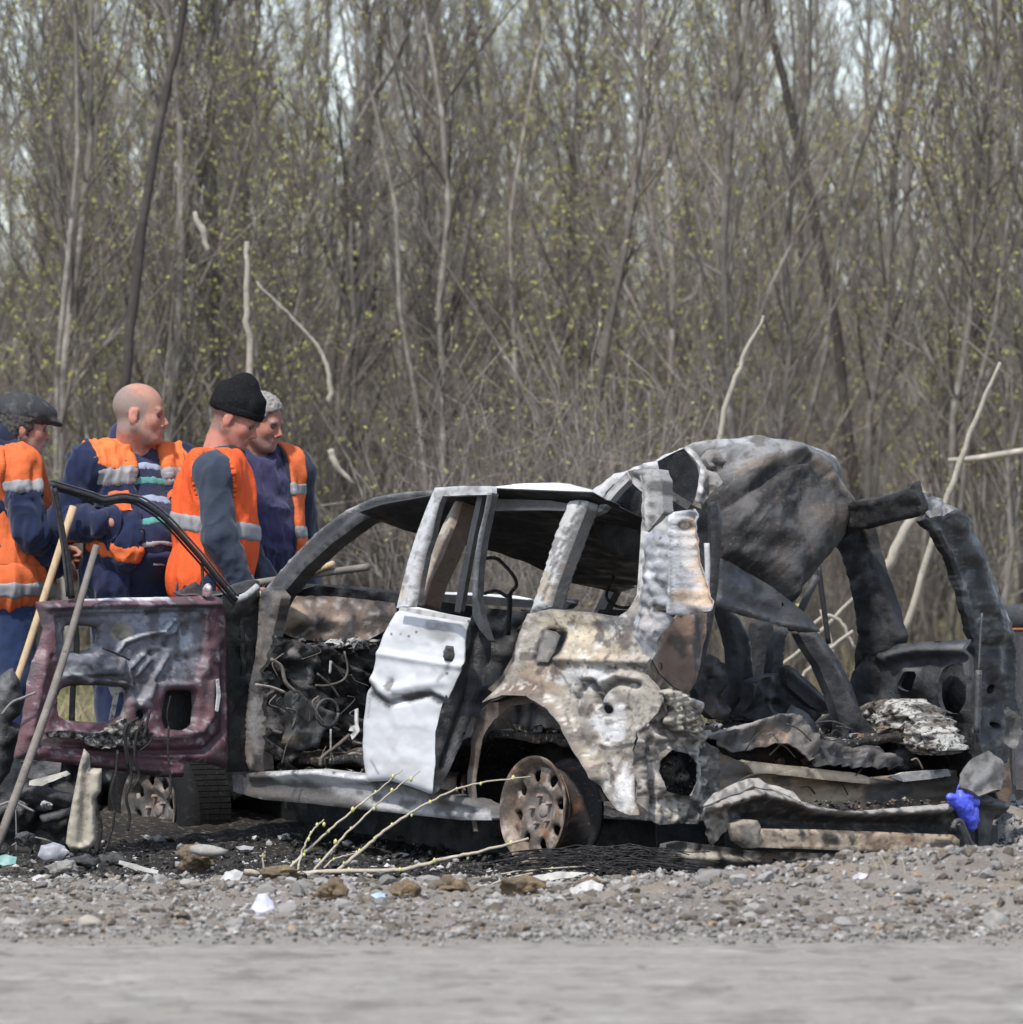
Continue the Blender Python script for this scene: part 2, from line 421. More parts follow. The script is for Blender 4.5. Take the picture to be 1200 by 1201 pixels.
rx = axis([(-300, -20, 10), (-20, -4, .5), (-4, 4, .05), (4, 20, .5), (20, 300, 10)])
ry = axis([(6, 17, .5), (17, 24.55, .05)])
XX, YY = np.meshgrid(rx, ry); P2 = np.stack([XX, YY], -1)
edge = 24.3 + .45 * fbm(np.stack([XX, XX * 0], -1), 1.6, 2, 5) + .5 * fbm(np.stack([XX * .6, XX * 0], -1), 1.0, 9, 2)
ZZ = .006 + .010 * fbm(np.stack([XX * .25, YY * 2.2], -1), 1.0, 6, 4) + .006 * fbm(P2, 9, 4, 3) - .07 * sstep(-.15, .35, YY - edge)
idx = np.arange(XX.size).reshape(XX.shape)
RF = np.stack([idx[:-1, :-1], idx[:-1, 1:], idx[1:, 1:], idx[1:, :-1]], -1).reshape(-1, 4)
m_road = M('packed_dirt', (.245, .228, .204), [((.195, .18, .16), 1.0, .42, .66, .7, 7, (.6, 2.0, 1)), ((.29, .275, .25), 1.0, .52, .74, .6, 7, (.8, 5, 1)), ((.125, .113, .098), 8, .52, .70, .65, 6), ((.34, .32, .29), 15, .55, .72, .6, 6), ((.12, .108, .095), 3.2, .57, .72, .5, 7, (1, 1.8, 1)), ((.26, .205, .15), 5, .62, .78, .45), ((.115, .104, .09), 1.0, .54, .66, .6, 4, (3.2, 1.3, 1)), ((.36, .34, .31), 1.0, .56, .68, .6, 4, (2.4, 1.7, 1)), ((.10, .09, .08), 1.0, .60, .68, .6, 3, (6, 2.2, 1))], rough=.97, spec=.08, bump=[(9, .7, .03), (55, .8, .012)])
ro = mk('road', np.stack([XX, YY, ZZ], -1).reshape(-1, 3), [RF], m_road); tag(ro, kind='structure')

hx = np.linspace(-900, 900, 121); hy = np.linspace(560, 1300, 41)
XX, YY = np.meshgrid(hx, hy)
ZZ = -2 + sstep(560, 900, YY) * (22 + 7 * fbm(np.stack([XX, YY], -1), .004, 77, 4) + 4 * np.sin(XX * .006 + 1))+ 1.5 * fbm(np.stack([XX, YY], -1), .05, 7, 3)
idx = np.arange(XX.size).reshape(XX.shape)
HF = np.stack([idx[:-1, :-1], idx[:-1, 1:], idx[1:, 1:], idx[1:, :-1]], -1).reshape(-1, 4)
m_hill = M('wooded_hill', (.10, .115, .11), [((.15, .15, .11), .03, .4, .65, .9), ((.07, .08, .07), .15, .5, .7, .8)], rough=1, spec=0)
ho = mk('hill', np.stack([XX, YY, ZZ], -1).reshape(-1, 3), [HF], m_hill); tag(ho, kind='structure')

# ================================================================== thicket
m_bark = M('sapling_bark', (.17, .152, .13), [((.34, .315, .28), 9, .5, .68, .8), ((.055, .047, .04), 5, .55, .72, .8), ((.15, .15, .09), 3, .6, .7, .4)], rough=.95, spec=.1, bump=(60, .5, .006), vary=.35)
m_twig = M('twig', (.150, .132, .114), [((.34, .31, .275), 3, .50, .64, .85), ((.06, .05, .043), 1.5, .52, .66, .7), ((.165, .115, .088), 2.0, .52, .68, .5)], rough=.95, spec=.08, vary=.35)
m_bud = M('spring_bud', (.33, .32, .11), [((.26, .27, .085), 3, .45, .6, .8), ((.30, .22, .09), 2, .55, .7, .6)], rough=.8, spec=.1, vary=.2)
m_pale = M('broken_wood', (.29, .26, .215), [((.19, .17, .145), 20, .5, .65, .7), ((.44, .40, .33), 9, .55, .7, .7)], rough=.9, spec=.1, bump=(70, .5, .005))
def stick_bundle(A, B, ra, rb, mid=None):
    """many 3-sided twigs at once: A, B (n,3); optional sagging mid points"""
    n = len(A); d = B - A; L = np.linalg.norm(d, axis=1)[:, None] + 1e-9; t = d / L
    ref = np.where((np.abs(t[:, 2]) < .9)[:, None], np.array([[0, 0, 1.0]]), np.array([[1.0, 0, 0]]))
    a = np.cross(t, ref); a /= np.linalg.norm(a, axis=1)[:, None]; b = np.cross(t, a)
    rings = [(A, ra)] + ([(mid, (ra + rb) / 2)] if mid is not None else []) + [(B, rb)]
    V = []
    for c, r in rings:
        r = np.broadcast_to(r, (n,))[:, None]
        for k in range(3):
            th = k * 2.0944; V.append(c + r * (math.cos(th) * a + math.sin(th) * b))
    m = len(rings); V = np.stack(V, 1).reshape(-1, 3)
    base = np.arange(n)[:, None] * (3 * m); F = []
    for s in range(m - 1):
        for k in range(3):
            q = (k + 1) % 3; F.append(np.concatenate([base + s * 3 + k, base + s * 3 + q, base + (s + 1) * 3 + q, base + (s + 1) * 3 + k], 1))
    return V, np.concatenate(F)
def tree_data(seed, H=8.0, r0=.035, nb=70, ntw=9, lean=.06, bud=420, low=.5, spread=1.0):
    g = np.random.default_rng(seed)
    k = 12; zs = np.linspace(0, H, k); wob = np.cumsum(g.normal(0, .045, (k, 2)), 0) + np.outer(zs, g.normal(0, lean, 2)) ; wob -= wob[0]
    tp = np.stack([wob[:, 0], wob[:, 1], zs], 1); tr = r0 * (1 - .82 * zs / H)
    trunk = [tube(tp, tr, 6)]
    if g.random() < .45:                                        # a second stem from near the base
        j = g.integers(1, 4); d = g.normal(0, 1, 2); d /= np.linalg.norm(d); zz = zs[j:] - zs[j]
        sp = tp[j:] + np.stack([d[0] * zz * .14, d[1] * zz * .14, 0 * zz], 1); trunk.append(tube(sp, tr[j:] * .7, 5))
    A, B, MD, RA, RB = [], [], [], [], []
    ends = []
    for i in range(nb):
        t = low / H + (1 - low / H) * g.random() ** 1.15; z = t * H
        p = np.array([np.interp(z, zs, tp[:, 0]), np.interp(z, zs, tp[:, 1]), z])
        az = g.uniform(0, 2 * math.pi); el = math.radians(g.uniform(38, 78)); L = g.uniform(.35, 1.5) * (1.1 - .55 * t) * spread
        d = np.array([math.cos(az) * math.cos(el), math.sin(az) * math.cos(el), math.sin(el)])
        m = p + d * L * .5 + g.normal(0, .05, 3) * L; q = m + (d + np.array([0, 0, .35])) * L * .5 + g.normal(0, .07, 3) * L
        r = min(.011, r0 * .35) * (1.1 - .6 * t) * g.uniform(.6, 1.3)
        A.append(p); MD.append(m); B.append(q); RA.append(r); RB.append(r * .4)
        for s in range(int(g.integers(ntw // 2, ntw + 1))):
            f = g.uniform(.15, 1); c = p + (m - p) * f * 2 if f < .5 else m + (q - m) * (f - .5) * 2
            dd = d + g.normal(0, .45, 3); dd[2] += .35; dd /= np.linalg.norm(dd); l = g.uniform(.12, .55) * spread
            mm = c + dd * l * .5 + g.normal(0, .025, 3); e = mm + (dd + g.normal(0, .18, 3)) * l * .5
            A.append(c); MD.append(mm); B.append(e); rr = g.uniform(.0022, .0042); RA.append(rr); RB.append(rr * .5); ends += [e, mm]
    br = stick_bundle(np.array(A), np.array(B), np.array(RA), np.array(RB), np.array(MD))
    E = np.array(ends); E = E[g.integers(0, len(E), bud)] + g.normal(0, .012, (bud, 3)) if bud else np.zeros((0, 3))
    bv, bf = leaf_quads(E, g, .006, .0155) if bud else (None, None)
    return bake(trunk), br, (bv, bf)
def leaf_quads(E, g, a, b):
    n = len(E); u = g.normal(size=(n, 3)); u /= np.linalg.norm(u, axis=1)[:, None]; v = np.cross(u, g.normal(size=(n, 3))); v /= np.linalg.norm(v, axis=1)[:, None]
    s = g.uniform(a, b, n)[:, None]
    V = np.stack([E - u * s, E + v * s * .5, E + u * s, E - v * s * .5], 1).reshape(-1, 3)
    return V, np.arange(4 * n).reshape(-1, 4)
TREES = []
for i in range(9):
    tr, br, bd = tree_data(100 + i, H=[5.6, 7.6, 5.0, 6.4, 4.4, 5.4, 9.0, 3.9, 4.7][i], r0=[.028, .036, .022, .032, .018, .024, .042, .015, .020][i], nb=[56, 62, 54, 58, 52, 54, 66, 48, 50][i], bud=[900, 1300, 2600, 700, 2800, 1500, 1000, 1800, 800][i])
    TREES.append((mesh_of('trunk', tr[0], tr[1], mat=m_bark), mesh_of('crown', br[0], br[1], mat=m_twig), mesh_of('buds', bd[0], bd[1], mat=m_bud)))
def put_tree(k, x, y, rz, s, label, group):
    r = bpy.data.objects.new('young_tree', None); COL.objects.link(r); r.empty_display_size = .1
    r.location = (x, y, float(ground_z(x, y, False)) - .03); r.rotation_euler = (0, 0, rz); r.scale = (s, s, s)
    tag(r, label, 'tree', group)
    for nm, me in zip(('trunk', 'crown', 'buds'), TREES[k]):
        o = bpy.data.objects.new(nm, me); COL.objects.link(o); o.parent = r
        if nm == 'buds': o['kind'] = 'stuff'
    return r
g = np.random.default_rng(5); pts = []
NT = 285; KK = 0
while len(pts) < NT:
    u = g.random(); y = 43 + 34 * u ** 1.15; KK += 1; x = (((KK * .61803) % 1) * 2 - 1 + g.normal(0, .01)) * (y * .0667 + 1.6)
    if all((x - a) ** 2 + ((y - b) * .6) ** 2 > .06 for a, b in pts): pts.append((x, y))
for i, (x, y) in enumerate(pts):
    put_tree(int(g.integers(0, 9)), x, y, g.uniform(0, 6.28), g.uniform(.80, 1.12) * (.92 if x > .3 and y > 50 else 1), 'thin bare young tree with tiny yellow-green buds in the dense thicket', 'bare young trees of the thicket')
# the rest of the wood, farther in, as one mass
LT = [bake([tree_data(300 + i, H=2.5 + .4 * i, r0=.04, nb=44, ntw=4, bud=0)[q] for q in (0, 1)]) for i in range(4)]
pcs = []
for i in range(120):
    y = g.uniform(78, 125); x = g.uniform(-1, 1) * (y * .0667 + 3); V, F = LT[i % 4]; a = g.uniform(0, 6.28); s = g.uniform(.8, 1.2)
    Rm = np.array([[math.cos(a), -math.sin(a), 0], [math.sin(a), math.cos(a), 0], [0, 0, 1]])
    pcs.append((V @ Rm.T * s + np.array([x, y, float(ground_z(x, y, False)) - .05]), F))
V, F = bake(pcs); o = mk('distant_thicket', V, F, m_twig); tag(o, 'deep part of the bare wood behind the young trees', 'thicket', kind='stuff')

# low twiggy bushes in front of the trees
BUSH = []
for i in range(4):
    g2 = np.random.default_rng(700 + i); A, B, MD, RA = [], [], [], []; ends = []
    for s in range(46):
        az = g2.uniform(0, 6.28); sp = g2.uniform(.05, .55); h = g2.uniform(.7, 1.9); p = np.array([g2.normal(0, .12), g2.normal(0, .12), 0])
        q = p + np.array([math.cos(az) * sp * h, math.sin(az) * sp * h, h]); m = (p + q) / 2 + g2.normal(0, .06, 3)
        A.append(p); B.append(q); MD.append(m); RA.append(g2.uniform(.003, .007))
        for t in range(9):
            f = g2.uniform(.2, 1); c = p + (q - p) * f; d = g2.normal(0, 1, 3) + np.array([0, 0, .9]); d /= np.linalg.norm(d); l = g2.uniform(.12, .5)
            e = c + d * l; A.append(c); B.append(e); MD.append((c + e) / 2 + g2.normal(0, .02, 3)); RA.append(g2.uniform(.0016, .003)); ends.append(e)
    RA = np.array(RA); br = stick_bundle(np.array(A), np.array(B), RA, RA * .45, np.array(MD)); E = np.array(ends); E = E[g2.integers(0, len(E), 130)]
    bv, bf = leaf_quads(E, g2, .008, .018)
    BUSH.append((mesh_of('stems', br[0], br[1], mat=m_twig), mesh_of('buds', bv, bf, mat=m_bud)))
for i in range(46):
    y = g.uniform(40, 56); x = g.uniform(-1, 1) * (y * .0667 + 1.2); k = i % 4
    r = bpy.data.objects.new('bush', None); COL.objects.link(r); r.location = (x, y, float(ground_z(x, y, False)) - .03); r.rotation_euler = (0, 0, g.uniform(0, 6.28)); s = g.uniform(.7, 1.25); r.scale = (s, s, s)
    tag(r, 'leafless twiggy brown bush at the foot of the thicket', 'bush', 'twiggy bushes along the edge of the thicket')
    for nm, me in zip(('stems', 'buds'), BUSH[k]):
        o = bpy.data.objects.new(nm, me); COL.objects.link(o); o.parent = r
        if nm == 'buds': o['kind'] = 'stuff'
# dry grass
n = 15000; y = 34.2 + 24 * g.random(n) ** 1.5; x = g.uniform(-1, 1, n) * (y * .0667 + 1.2)
cl = fbm(np.stack([x, y], 1), .9, 4, 3); keep = cl > -.12; x, y = x[keep], y[keep]; n = len(x)
A = np.stack([x, y, ground_z(x, y, False) - .02], 1); h = g.uniform(.06, .3, n); D = np.stack([g.normal(0, .45, n) * h, g.normal(0, .45, n) * h, h], 1)
B = A + D; MD = A + D * .5 + np.stack([0 * h, 0 * h, h * .12], 1)
V, F = stick_bundle(A, B, np.full(n, .0035), np.full(n, .001), MD)
gcol = np.where((g.random(n) < .45)[:, None], np.array([[.19, .20, .07]]), np.array([[.34, .28, .17]])) * g.uniform(.6, 1.2, n)[:, None]
m_grass = M('dry_grass', None, rough=.9, spec=.1)
o = mk('dry_grass', V, F, m_grass, None, np.repeat(gcol, 9, 0)); tag(o, 'dry yellowish grass on the thicket floor', 'grass', kind='stuff')

# broken and leaning wood that stands out
def trunk_piece(name, pts, d, r, mat, label, cat, stub=True):
    p = np.array([[xat(x, dd), dd, zat(yy, dd)] for (x, yy), dd in zip(pts, np.broadcast_to(d, (len(pts),)))])
    q = spline(p, 5); q[:, :2] += g.normal(0, .004, (len(q), 2)); rr = np.interp(np.linspace(0, 1, len(q)), np.linspace(0, 1, len(r)), r)
    o = pipe(name, q, rr, mat, None, 7, sp=0, loc=tuple(p[0])); return tag(o, label, cat)
trunk_piece('snapped_trunk', [(292, 700), (291, 420), (290, 350), (289, 283)], 39.4, [.02, .018, .016, .012], m_pale, 'upright snapped pale trunk stripped of bark, above the black knitted hat', 'tree trunk')
trunk_piece('bent_branch', [(300, 330), (345, 375), (375, 410), (385, 440), (387, 474)], 41, [.005, .007, .010, .013, .016], m_pale, 'pale broken branch arching down to a bright torn end', 'branch')
trunk_piece('torn_branch', [(388, 528), (396, 548), (416, 568)], 40, [.018, .017, .008], m_pale, 'short cream torn branch stub right of the white-haired man', 'branch')
trunk_piece('broken_tip', [(228, 249), (236, 268), (244, 296)], 40.5, [.012, .02, .012], m_pale, 'small pale broken branch tip high on the thicket', 'branch')
trunk_piece('pale_tree', [(830, 580), (850, 480), (872, 420), (896, 370)], 37.5, [.014, .014, .012, .007], m_pale, 'pale thin trunk leaning right behind the crumpled car roof', 'tree trunk')
trunk_piece('pale_tree', [(1060, 745), (1085, 660), (1112, 580), (1145, 490), (1172, 425)], 36.8, [.018, .017, .016, .013, .008], m_pale, 'long pale trunk leaning right, seen through and above the open rear window', 'tree trunk')
trunk_piece('split_log', [(1005, 715), (1036, 668), (1068, 612), (1082, 590)], 36.2, [.022, .026, .025, .014], m_pale, 'cream split log leaning inside the empty rear side window', 'log')
trunk_piece('snapped_trunk', [(1112, 540), (1150, 537), (1206, 528)], 40, [.012, .017, .018], m_pale, 'pale snapped trunk lying level among the trees on the right', 'tree trunk')
m_dark = M('dark_bark', (.05, .044, .04), [((.1, .09, .08), 8, .5, .7, .8)], rough=.95, spec=.1, bump=(50, .5, .006))
trunk_piece('leaning_tree', [(146, 470), (158, 340), (178, 200), (205, 60), (222, -30), (250, -200)], 42, [.03, .028, .026, .022, .02, .01], m_dark, 'dark slender tree leaning right above the bald man', 'tree')
trunk_piece('leaning_tree', [(1010, 640), (985, 420), (955, 250), (918, 90), (890, -40)], 46, [.035, .032, .03, .026, .022], m_dark, 'dark slender tree leaning left above the open rear end', 'tree')
for i, (pp, lab) in enumerate([([(935, 800), (962, 770), (1000, 740)], 'fallen pale stick pointing up right, seen behind the wreck tailgate opening'), ([(962, 715), (975, 760), (985, 815)], 'upright pale stick behind the wreck, seen through the tailgate opening'), ([(940, 745), (968, 722), (990, 735), (1002, 760)], 'curved pale branch on the ground behind the wreck'), ([(905, 790), (950, 752), (1012, 690), (1032, 660)], 'long thin pale pole leaning behind the wreck')]):
    trunk_piece('fallen_branch', pp, 35.6 + i * .3, [.008, .011, .008] if len(pp) == 3 else [.007, .010, .009, .006], m_pale, lab, 'branch')
# ================================================================== burnt-out car
SOOT = (.016, .0155, .016); DARK = (.035, .035, .037); GREY = (.17, .17, .175); ASH = (.50, .495, .49); CREAM = (.50, .425, .31); OCHRE = (.38, .25, .12)
RUST = (.17, .085, .045); TAN = (.34, .25, .165); PINK = (.36, .255, .20); PALE = (.62, .61, .60); BLUEG = (.27, .31, .37)
m_burn = M('burnt_sheet_metal', None, [((.05, .046, .042), 34, .54, .80, .7, 9), ((.15, .10, .07), 11, .54, .80, .5, 8), ((.50, .48, .45), 70, .60, .80, .3, 8), ((.03, .027, .025), 240, .60, .72, .65), ((.025, .022, .02), 90, .66, .74, .7)], rough=.68, spec=.35, bump=[(45, .6, .007), (160, .6, .004)], rlayer=(14, .45, .9))
m_soot = M('sooty_metal', None, [((.005, .005, .005), 5, .24, .62, .78, 7), ((.075, .073, .075), 34, .56, .76, .55, 8), ((.085, .052, .036), 12, .60, .78, .55, 7), ((.30, .29, .28), 120, .66, .75, .55, 6), ((.006, .006, .006), 190, .56, .68, .6)], rough=.55, spec=.5, bump=[(38, .6, .008), (150, .6, .004)], rlayer=(11, .32, .8))
m_white = M('scorched_white_paint', None, [((.34, .33, .33), 160, .70, .78, .4), ((.36, .365, .38), 7, .5, .8, .22), ((.10, .09, .085), 75, .71, .78, .8)], rough=.5, spec=.4, bump=[(26, .12, .006), (120, .10, .002)])
m_ash = M('ash_and_char', None, [((.02, .019, .018), 42, .50, .60, .9), ((.55, .54, .52), 65, .60, .70, .75), ((.20, .12, .07), 20, .62, .74, .5)], rough=.95, spec=.1, bump=[(60, .9, .02), (170, .7, .006)])
m_maroon = M('scorched_maroon_paint', None, [((.022, .018, .019), 22, .52, .72, .8, 8), ((.28, .25, .26), 90, .64, .76, .5, 7), ((.12, .07, .058), 12, .58, .76, .55, 7), ((.015, .013, .013), 160, .60, .70, .6)], rough=.5, spec=.5, bump=[(35, .4, .005), (140, .5, .003)], rlayer=(13, .35, .75))
m_rubber = M('burnt_rubber', (.010, .010, .0105), [((.035, .033, .031), 40, .54, .74, .7), ((.15, .145, .14), 140, .68, .76, .4)], rough=.9, spec=.2, bump=[(70, .6, .008)])
m_rust = M('rusty_rim', None, [((.03, .024, .02), 26, .46, .70, .8, 8), ((.30, .28, .26), 60, .60, .74, .55, 8), ((.24, .105, .04), 12, .54, .72, .65, 7), ((.02, .017, .015), 200, .58, .70, .6)], rough=.75, spec=.35, bump=[(60, .4, .004)])
m_wire = M('charred_wire', (.02, .019, .019), [((.09, .085, .08), 60, .55, .7, .8)], rough=.8, spec=.2)

car = thing('burnt_car', 'burnt-out estate car wreck with open doors and torn roof on the dirt', 'car', (0.3, 31.0, 0.0))
def P(name, outline, surf, mat=m_burn, parent=None, **k): return panel(name, outline, surf, mat, parent or car, **k)

# ---- left side, rear quarter
arch = [(574, 824), (597, 815), (625, 816), (650, 831), (665, 850), (682, 882), (699, 912)]
P('quarter_panel', [(618, 720), (645, 714), (690, 718), (725, 724), (738, 716), (748, 698), (757, 722), (765, 772), (757, 790), (772, 808), (778, 820), (771, 836), (760, 850), (748, 858), (743, 880), (744, 938), (751, 956), (740, 956), (724, 950), (710, 934)] + arch[::-1] + [(591, 797), (603, 775), (609, 745)], S(-.03), step=2.8, th=.005,
  holes=[[(704, 829), (709, 826), (717, 830), (717, 836), (709, 838)], [(637, 737), (652, 739), (661, 744), (654, 766), (645, 779), (626, 778), (630, 760)]],
  relief=[('l', arch, 7, .035), ('b', 690, 740, 50, 18, -.02), ('b', 735, 735, 12, 25, .02), ('l', [(650, 772), (700, 774), (760, 776)], 5, .018), ('l', [(676, 818), (684, 801), (692, 800), (698, 812), (700, 826)], 4.5, -.028), ('l', [(700, 818), (712, 806), (726, 799), (746, 803)], 4.5, -.026), ('l', [(676, 812), (686, 795), (696, 794)], 4, .016), ('l', [(706, 800), (726, 792), (748, 796)], 4, .016),
          ('l', [(708, 872), (722, 874), (742, 870)], 3, .014), ('l', [(716, 880), (730, 935)], 7, .012), ('n', .03, .012), ('r', .03, .0035), ('r', .12, .0022), ('h', 3, -.012), ('b', 700, 860, 25, 15, .012)],
  base=(.315, .285, .24), paint=[('b', 672, 735, 42, 20, CREAM, .9), ('b', 700, 765, 55, 14, (.40, .33, .235), .7), ('b', 725, 728, 26, 16, (.20, .195, .19), .85), ('b', 707, 733, 22, 7, (.11, .11, .115), .8), ('b', 640, 795, 34, 22, (.27, .20, .14), .8), ('b', 617, 806, 22, 10, (.12, .08, .055), .85), ('l', arch, 9, (.13, .095, .07), .75), ('b', 690, 795, 40, 14, ASH, .75), ('b', 715, 850, 22, 30, ASH, .8), ('b', 733, 925, 12, 34, PALE, .85), ('b', 700, 880, 14, 26, (.36, .31, .24), .8),
         ('l', [(676, 818), (684, 801), (692, 800), (698, 812), (700, 826)], 4, SOOT, .85), ('l', [(700, 818), (712, 806), (726, 799), (746, 803)], 4, (.05, .045, .042), .85), ('b', 682, 818, 12, 14, (.16, .14, .125), .6), ('b', 690, 862, 12, 18, (.12, .10, .085), .65), ('b', 722, 902, 7, 14, (.13, .10, .08), .8), ('l', [(618, 720), (609, 745), (603, 775)], 7, (.42, .39, .36), .6), ('n', .06, .15, .45, (.09, .075, .065), .8), ('n', .14, .2, .5, (.62, .60, .56), .55), ('h', 4, SOOT, .8), ('e', 3, (.16, .14, .125), .6), ('l', [(658,790),(668,812),(664,836),(672,850)], 1.3, (.07,.06,.05), .7), ('l', [(740,806),(736,826),(742,846),(734,866)], 1.4, (.09,.08,.07), .7), ('l', [(704,842),(722,846),(738,842)], 1.3, (.10,.085,.07), .6), ('l', [(712,868),(726,872),(742,868)], 1.4, (.06,.05,.045), .7), ('b', 716, 848, 5, 4, SOOT, .6), ('b', 654, 764, 5, 22, (.10,.095,.09), .5), ('b', 668, 778, 1.8, 1.8, (.008, .008, .008), .95), ('b', 690, 784, 1.8, 1.8, (.008, .008, .008), .95), ('b', 724, 782, 1.8, 1.8, (.008, .008, .008), .95), ('b', 746, 784, 1.8, 1.8, (.008, .008, .008), .95), ('b', 716, 896, 1.8, 1.8, (.008, .008, .008), .95), ('b', 726, 884, 1.8, 1.8, (.008, .008, .008), .95), ('b', 700, 852, 1.8, 1.8, (.008, .008, .008), .95), ('b', 690, 838, 1.8, 1.8, (.008, .008, .008), .95), ('n', .3, .35, .5, (.05,.045,.04), .5)])
P('fuel_flap', [(639, 738), (652, 741), (657, 746), (651, 765), (643, 777), (628, 776), (632, 760)], S(-.033), th=.004, step=4, relief=[('b', 643, 757, 9, 14, .008)], base=(.27, .25, .225), paint=[('b', 648, 750, 10, 12, (.13, .125, .12), .8), ('e', 3, SOOT, .7)])
P('door_shut_pillar', [(609, 742), (618, 722), (622, 724), (612, 745), (606, 776), (594, 799), (578, 812), (572, 808), (588, 793), (600, 772)], S(.06), base=(.17, .145, .125), paint=[('n', .06, .1, .4, SOOT, .7)])
# wheel arch lining and the dark well
P('arch_liner', [(574, 824), (597, 813), (625, 814), (650, 829), (668, 850), (684, 882), (702, 914), (705, 960), (560, 985), (548, 935), (552, 880), (560, 848)], S(.42), m_soot, base=(.022, .021, .021), relief=[('n', .03, .04)], paint=[('b', 580, 880, 20, 60, (.06, .05, .045), .7)])
pts = np.array(arch + [(706, 940)]); A = pxline(pts, S(-.03)); Bp = A + CR * .44
P('arch_flange', [(574, 824), (560, 845), (553, 872), (549, 905), (550, 950), (557, 975), (562, 975), (558, 940), (560, 900), (566, 868), (578, 845), (600, 828), (625, 824), (650, 836), (648, 828), (624, 816), (597, 815)], S(.02), m_burn, base=(.11, .085, .07), relief=[('n', .05, .012)], paint=[('n', .06, .1, .4, SOOT, .7), ('b', 553, 930, 8, 40, (.22, .19, .165), .6)])
V = np.concatenate([A, Bp]); n = len(A); mk('wheel_well', V, np.array([(i, i + 1, n + i + 1, n + i) for i in range(n - 1)]), m_soot, car, np.tile([.03, .028, .027], (2 * n, 1)))

# ---- pillars, rails and roof on the left
P('rear_pillar', [(668, 588), (679, 586), (690, 588), (688, 598), (682, 613), (671, 642), (662, 668), (654, 690), (648, 711), (636, 716), (622, 719), (630, 697), (640, 665), (653, 625)], S(.06, 14), th=.05, step=2.8, relief=[('puff', 3.2, 0.014), ('l', [(676, 596), (660, 640), (636, 712)], 4, .008), ('n', .03, .003)], base=(.40, .395, .385), paint=[('b', 645, 690, 10, 18, (.30, .25, .18), .8), ('l', [(686, 598), (668, 645), (650, 708)], 4, (.08, .077, .074), .9), ('n', .09, .15, .4, (.13, .12, .115), .75), ('l', [(684,590),(664,640),(640,706)], 1.4, (.04,.04,.04), .8)])
P('roof_rail', [(574, 572), (600, 568), (620, 566), (650, 566), (670, 568), (700, 576), (692, 586), (680, 590), (660, 587), (640, 585), (577, 585)], S(.13, 40), th=.03, step=4, relief=[('puff', 3.2, 0.014), ('n', .04, .006)], base=PALE, paint=[('b', 690, 577, 16, 8, (.35, .345, .34), .7), ('n', .05, .25, .5, (.33, .33, .335), .6), ('e', 2, GREY, .5)])
P('drip_channel', [(574, 585), (645, 587), (668, 591), (664, 599), (640, 598), (574, 599)], S(.12, 10), th=.02, relief=[('l', [(574, 592), (664, 595)], 3, -.012)], base=(.11, .105, .10), paint=[('l', [(574, 597), (664, 598)], 2, (.36, .34, .315), .8)])
P('front_roof_pillar', [(308, 695), (340, 657), (373, 623), (407, 598), (440, 583), (475, 577), (507, 575), (514, 578), (514, 590), (500, 592), (470, 597), (453, 600), (427, 610), (390, 637), (357, 667), (332, 697), (322, 716), (306, 712)], S(.07, 16), th=.06, step=4, mat=m_soot, relief=[('puff', 3.2, 0.014), ('l', [(318, 700), (360, 652), (415, 603), (460, 588), (508, 583)], 3, -.012)], base=(.072, .070, .069), paint=[('l', [(308, 695), (340, 657), (373, 623), (407, 598), (440, 583), (507, 576)], 4.2, (.42, .415, .41), .85), ('l', [(330, 697), (390, 636), (453, 600), (500, 592)], 2, (.16, .15, .14), .7), ('n', .06, .1, .4, (.04, .038, .037), .7)])  # pale line along the outer edge is a highlight painted into the colour
P('hinge_pillar', [(306, 692), (303, 727), (300, 767), (293, 803), (287, 857), (285, 883), (293, 907), (310, 905), (309, 885), (313, 840), (318, 782), (321, 742), (330, 700), (320, 688)], S(.02), th=.05, step=4, relief=[('puff', 3.2, 0.014), ('l', [(311, 700), (305, 790), (296, 890)], 4, -.014), ('n', .06, .003), ('r', .05, .002)], base=(.085, .08, .077), paint=[('n', .05, .0, .3, (.16, .135, .115), .7), ('n', .08, .1, .35, SOOT, .8), ('b', 302, 850, 8, 40, (.25, .245, .25), .6)])
P('middle_pillar', [(535, 587), (545, 588), (538, 610), (522, 650), (508, 680), (498, 710), (484, 712), (490, 690), (505, 650), (520, 615)], S(.10, 14), th=.08, step=4, relief=[('l', [(540, 590), (490, 708)], 5, .018)], base=(.40, .36, .31), paint=[('l', [(545, 590), (508, 680), (497, 712)], 5, (.14, .09, .06), .85), ('n', .08, .15, .4, (.15, .12, .10), .7)])
# kicked-up roof edge behind the rear pillar
P('torn_roof_edge', [(686, 588), (694, 574), (719, 555), (745, 546), (770, 541), (780, 536), (801, 525), (806, 527), (792, 540), (776, 552), (752, 551), (737, 553), (722, 566), (702, 590), (690, 598)], S(.22, 30), th=.02, step=4, relief=[('puff', 3.2, 0.014), ('n', .05, .02), ('l', [(692, 580), (735, 550)], 4, -.01)], base=(.40, .395, .39), paint=[('n', .06, .05, .35, (.11, .105, .10), .75), ('l', [(700, 592), (737, 556)], 4, (.16, .16, .165), .7)])
P('window_rail', [(686, 590), (702, 588), (722, 566), (736, 553), (738, 563), (724, 577), (706, 599), (690, 606), (682, 612)], S(.15, 10), th=.03, step=4, relief=[('l', [(690, 600), (734, 560)], 2.5, -.012)], base=(.30, .295, .29), paint=[('n', .1, .1, .4, SOOT, .7)])
